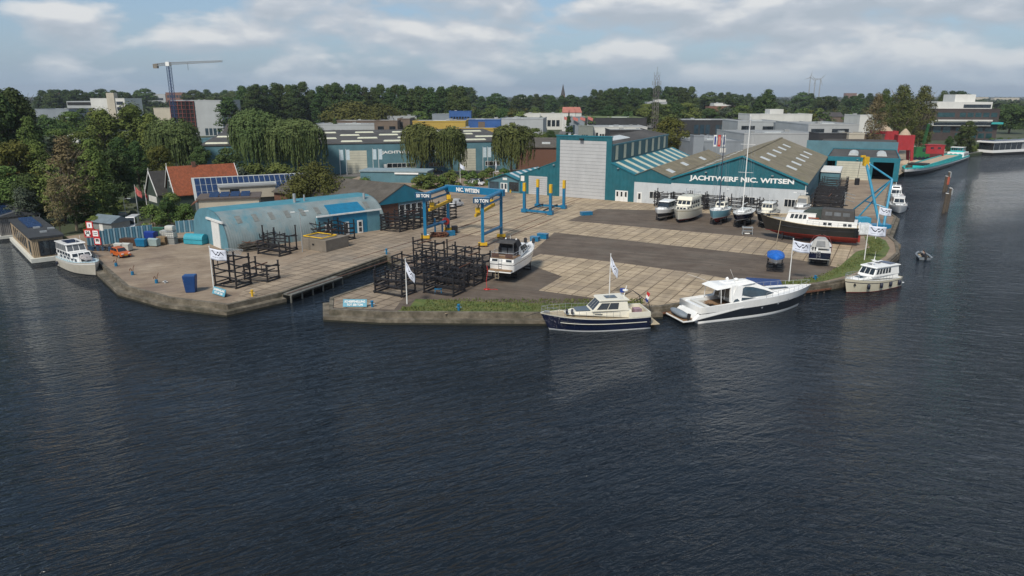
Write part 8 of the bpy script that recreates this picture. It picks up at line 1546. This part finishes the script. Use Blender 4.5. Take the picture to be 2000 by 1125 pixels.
c4 = GD(392, 149); r = thing('flat_house', 'flat-roofed cream house with solar panels on top, right behind the arched hangar', 'house', (c4.x,c4.y,1.2), R(17)); m = MB(); m.box(0,12,0,8,0,4.6); m.build('wall', cbe, r); m = MB(); m.box(-.4,12.4,-.4,8.4,4.6,4.9); m.build('roof', pm('brown_flat_roof', (.10,.08,.07), .9, .2), r); m = MB(); m.box(-.06,.03,1,7,2.6,4.3); f_ = m.build('window', white_p, r); m = MB(); [m.box(-.1,-.05,1.1+k*1.2,2.1+k*1.2,2.75,4.15) for k in range(5)]; m.build('pane', glass, f_)
for k in range(8): m = MB(); x0 = 2+(k%4)*2.1; y0 = 1.5+(k//4)*2.6; m.frus([(x0,y0,4.92),(x0+1.8,y0,4.92),(x0+1.8,y0+1.6,4.92),(x0,y0+1.6,4.92)], [(x0,y0,4.98),(x0+1.8,y0,4.98),(x0+1.8,y0+1.6,5.5),(x0,y0+1.6,5.5)]); m.build('solar_panel', solar, r)
m = MB(); m.prism([(-1.8,1,3.2),(0,1,4.4),(0,6.5,4.4),(-1.8,6.5,3.2)], (0,0,.15)); m.build('lean_roof', pm('brown_tiles', (.15,.06,.035), .9, .2), r)
# ================================================================ CRANES, MAST, SPIRE, TURBINES
def lattice(m, p, q, w, t, n, w2=None, up=(0,0,1)):
    p, q = Vector(p), Vector(q); d = (q-p).normalized(); u = Vector(up); u = Vector((1,0,0)) if abs(d.dot(u)) > .95 else u; a = d.cross(u).normalized(); b = a.cross(d).normalized(); w2 = w if w2 is None else w2
    cs = [(a+b), (a-b), (-a-b), (-a+b)]; R0 = [p+c*w/2 for c in cs]; R1_ = [q+c*w2/2 for c in cs]
    for i in range(4): m.beam(R0[i], R1_[i], t, t)
    for k in range(n):
        for i in range(4):
            j = (i+1) % 4; A_ = R0[i].lerp(R1_[i], k/n); B_ = R0[j].lerp(R1_[j], (k+1)/n); m.beam(A_, B_, t*.6, t*.6); C_ = R0[j].lerp(R1_[j], k/n); m.beam(A_, C_, t*.6, t*.6)
P = GD(346, 470); zt = ZA(P, 128)-1.2; r = thing('tower_crane', 'tower crane with blue lattice mast and white jib on the left horizon', 'crane', P, R(-14)); dbl = pm('dark_blue_steel', (.03,.06,.15), .5, .2); jibm = pm('grey_white_steel', (.26,.27,.28), .5, .1)
m = MB(); lattice(m, (0,0,0), (0,0,zt), 2.0, .22, 22); m.build('mast', dbl, r); m = MB(); lattice(m, (1,0,zt+1.2), (39,0,zt+2.2), 1.3, .22, 26, .8); m.build('jib', jibm, r); m = MB(); lattice(m, (-1,0,zt+1), (-10,0,zt+.4), 1.4, .22, 6); m.build('counter_jib', jibm, r); m = MB(); m.box(-11,-8,-.8,.8,zt-1.6,zt+1); m.build('counterweight', conc, r); m = MB(); m.box(-1.3,1.3,-1.2,1.2,zt-.3,zt+2.2); m.build('cab', letter_w, r); m = MB(); m.tube((14,0,zt+1.4),(14,0,zt-3),.1,5); m.build('hoist_cable', steel_b, r)
P = GD(1277, 440); zt = ZA(P, 146)-1.2; r = thing('lattice_mast', 'tall grey lattice radio mast rising above the poplars', 'mast', P, R(15)); m = MB(); lattice(m, (0,0,0), (0,0,zt), 3.0, .13, 14, 2.3); m.build('lattice_tower', pm('grey_red_steel', (.20,.17,.17), .6, .25, .2), r); m = MB(); [m.tube((x,y,zt),(x,y,zt+1.6),.12,5) for x in (-1.2,1.2) for y in (-1.2,1.2)]; m.tube((0,0,zt),(0,0,zt+4.5),.14,5); [m.box(x-.15,x+.15,y-.15,y+.15,zt-6,zt-3.5) for x in (-1.8,1.8) for y in (-1.8,1.8)]; m.build('antenna', galv, r)
P = GD(1099, 1500); zt = ZA(P, 164)-1.2; r = thing('church_spire', 'slender dark church spire on the horizon', 'church', P, 0); m = MB(); m.box(-4,4,-4,4,0,zt*.55); m.build('tower', cbr, r); m = MB(); m.tube((0,0,zt*.55),(0,0,zt),4.6,8,0,.15); m.build('spire', rdk, r)
turb = pm('turbine_white', (.30,.31,.32), .5, .05)
for k, (px, ty, d, rot, lab) in enumerate(((1578,151,3000,10,'wind turbine on the horizon, left and tallest of the trio'),(1588,156,3100,75,'wind turbine on the horizon, middle of the trio'),(1598,155,3050,40,'wind turbine on the horizon, right of the trio'))):
    P = GD(px, d); zt = ZA(P, ty)-1.2; r = thing('wind_turbine', lab, 'turbine', P, R(-10)); m = MB(); m.tube((0,0,0),(0,0,zt),2.6,10,0,1.4); m.build('tower', turb, r); m = MB(); m.box(-1.8,1.8,-3,6,zt-1.5,zt+2); m.build('nacelle', turb, r, bevel=.5)
    for j in range(3): a = R(rot+120*j); v = Vector((math.sin(a),0,math.cos(a))); s_ = Vector((math.cos(a),0,-math.sin(a))); b_ = Vector((0,-3.6,zt)); m = MB(); m.prism([b_-s_*1.2, b_+v*8-s_*1.6, b_+v*26-s_*.3, b_+v*26+s_*.2, b_+v*6+s_*1.2, b_+s_*1.0], (0,.5,0)); m.build('blade', turb, r)
# ---- red hoppers, cabin, green crane on the right wharf
redh = pm('red_hopper_paint', (.33,.022,.028), .6, .15, .4, stain=((.22,.02,.02), .5, .4), corr=.3, corrw=1.2); sandm = MATS['sand']
for k, (x0, x1, d, ty, lab) in enumerate(((1703,1746,300,256,'red steel hopper with a heap of sand on top, left one'),(1749,1779,288,264,'red steel hopper with a heap of sand on top, nearer the water'))):
    P = GD((x0+x1)/2, d); W = (x1-x0)/FPX*(d*.96+7); h = ZA(P, ty)-1.2; r = thing('sand_hopper', lab, 'hopper', P, R(-12)); w2 = W/2; m = MB(); m.box(-w2,w2,0,.4,h*.45,h); m.box(-w2,w2,W*.8,W*.8+.4,h*.45,h); m.box(-w2,-w2+.4,.4,W*.8,h*.45,h); m.box(w2-.4,w2,.4,W*.8,h*.45,h); m.build('bin', redh, r)
    for sx in (-1,1):
        for y in (0, W*.8): m = MB(); m.frus([(sx*w2-.5,y-.3,0),(sx*w2+.5,y-.3,0),(sx*w2+.5,y+.5,0),(sx*w2-.5,y+.5,0)], [(sx*(w2-.5)-.7,y-.1,h*.55),(sx*(w2-.5)+.5,y-.1,h*.55),(sx*(w2-.5)+.5,y+.4,h*.55),(sx*(w2-.5)-.7,y+.4,h*.55)]); m.build('leg', redh, r)
    m = MB(); m.lathe((0,W*.42,h-.4),[(w2*.78,0),(w2*.5,1.5),(.3,2.8)],16); m.build('sand_heap', sandm, r)
P = GD(1824, 303); r = thing('red_cabin', 'red corrugated two-storey cabin beside the green crane', 'cabin', P, R(-8)); m = MB(); m.box(-3.6,3.6,0,6,0,5.6); m.build('wall', redh, r); m = MB(); [m.box(x,x+1.2,-.06,.02,4.2,4.9) for x in (-1.9,.9)]; m.build('window', glass, r); m = MB(); m.box(-3.0,3.2,-.1,.02,.2,2.2); m.build('shutter', pm('dark_red', (.10,.02,.02), .7, .2), r); m = MB(); m.box(-3.8,3.8,-.2,6.2,5.6,5.8); m.build('roof', redh, r)
P = GD(1795, 300); r = thing('harbour_crane', 'green wheeled harbour crane with raised lattice jib', 'crane', P, R(0)); gr = pm('green_paint', (.02,.13,.04), .5, .15, 1); m = MB(); m.box(-3.3,3.3,-1.5,1.5,.8,2.4); m.build('carriage', gr, r); m = MB(); [m.tube((x,-1.6,.7),(x,1.6,.7),.7,12) for x in (-2.5,-.8,.8,2.5)]; m.build('wheels', rubber, r); m = MB(); m.frus([(-2.6,-1.3,2.4),(1.6,-1.3,2.4),(1.6,1.3,2.4),(-2.6,1.3,2.4)], [(-2.2,-1.2,5.2),(1.3,-1.2,5.2),(1.3,1.2,5.2),(-2.2,1.2,5.2)]); c_ = m.build('cab', gr, r); m = MB(); m.box(.2,1.3,-1.4,-1.28,3.4,4.8); m.build('window', glass, c_); m = MB(); lattice(m, (.6,0,4.6), (1.9,0,14.5), .9, .10, 7, .6); m.build('jib', gr, r)
for k, (px, d, s_, lab) in enumerate(((1768,280,2.6,'long heap of sand below the nearer red hopper'),(1790,285,2.0,'small heap of gravel at the wharf end'))): P = GD(px, d); r = thing('sand_pile', lab, 'heap', P, 0); m = MB(); m.lathe((0,0,-.05),[(s_*1.6,0),(s_,s_*.35),(s_*.3,s_*.62),(.1,s_*.66)],16); m.build('sand', sandm, r, smooth=True)
for k, (px, d) in enumerate(((1101,470),(1109,472),(1118,468),(1132,470),(1147,474))): 
    P = GD(px, d); r = thing('forecourt_flag', 'pinkish flag on a pole by the distant garage, %s of five' % ('leftmost','second','middle','fourth','rightmost')[k], 'flag', P, R(-15)); m = MB(); m.tube((0,0,0),(0,0,13),.12,5); m.build('pole', galv, r); m = MB(); m.prism([(.1,0,12.8),(3.4,.3,11.6),(3.2,.3,9.8),(.1,0,10.9)], (0,.05,0)); m.build('flag', pm('pink_red_cloth', (.50,.16,.14), .8, .2), r)
for k, (px, c_) in enumerate(((1389,bluef),(1397,redf),(1406,bluef))): P = GD(px, 250); r = thing('banner_pole', ('left blue and white','red','right blue and white')[k] + ' banner above the small old shed roof', 'banner', P, 0); h_ = ZA(P, 263)-1.2; m = MB(); m.tube((0,0,0),(0,0,h_),.08,6); m.build('pole', galv, r); m = MB(); m.box(.1,1.1,-.02,.02,h_-4,h_-.1); m.box(.3,.9,-.05,.05,h_-3.4,h_-.6,1); m.build('banner', [letter_w if k != 1 else c_, c_ if k != 1 else pm('salmon_cloth', (.55,.25,.20), .8, .1)], r)
r = thing('street_car', 'white lorry cab on the street in the middle distance', 'van', GD(1118, 440), R(-60)); m = MB(); m.box(-3.5,3.5,-1.2,1.2,.6,3.2); m.build('body', wp, r, bevel=.1); m = MB(); [m.tube((x,-1.25,.5),(x,1.25,.5),.5,10) for x in (-2.2,2.2)]; m.build('wheels', rubber, r); m = MB(); m.box(3.45,3.55,-1,1,1.9,2.9); m.build('windscreen', glass, r)
sheet('far_street', [(1090,262),(1160,262),(1150,226),(1118,224)], 1.23, m_road)
sheet('wharf', [(1700,345),(1756,342),(1766,336),(1842,312),(1872,303),(1840,288),(1690,290)], 1.222, ground_mat('wharf_sand', (.22,.18,.13), (.30,.25,.19), (.36,.31,.24), .15))
# ================================================================ HAZE
hz_m = D.materials.new('haze'); hz_m.use_nodes = True; nt = hz_m.node_tree; nt.nodes.clear(); v = nt.nodes.new('ShaderNodeVolumePrincipled'); v.inputs['Color'].default_value = (.80,.88,1,1); v.inputs['Density'].default_value = HAZE_D; v.inputs['Anisotropy'].default_value = .2; ou = nt.nodes.new('ShaderNodeOutputMaterial'); nt.links.new(v.outputs[0], ou.inputs[1])
mb = MB(); mb.box(-9200, 9200, -500, 14200, -2.6, 175); o = mb.build('haze', hz_m); tag(o, kind='stuff')
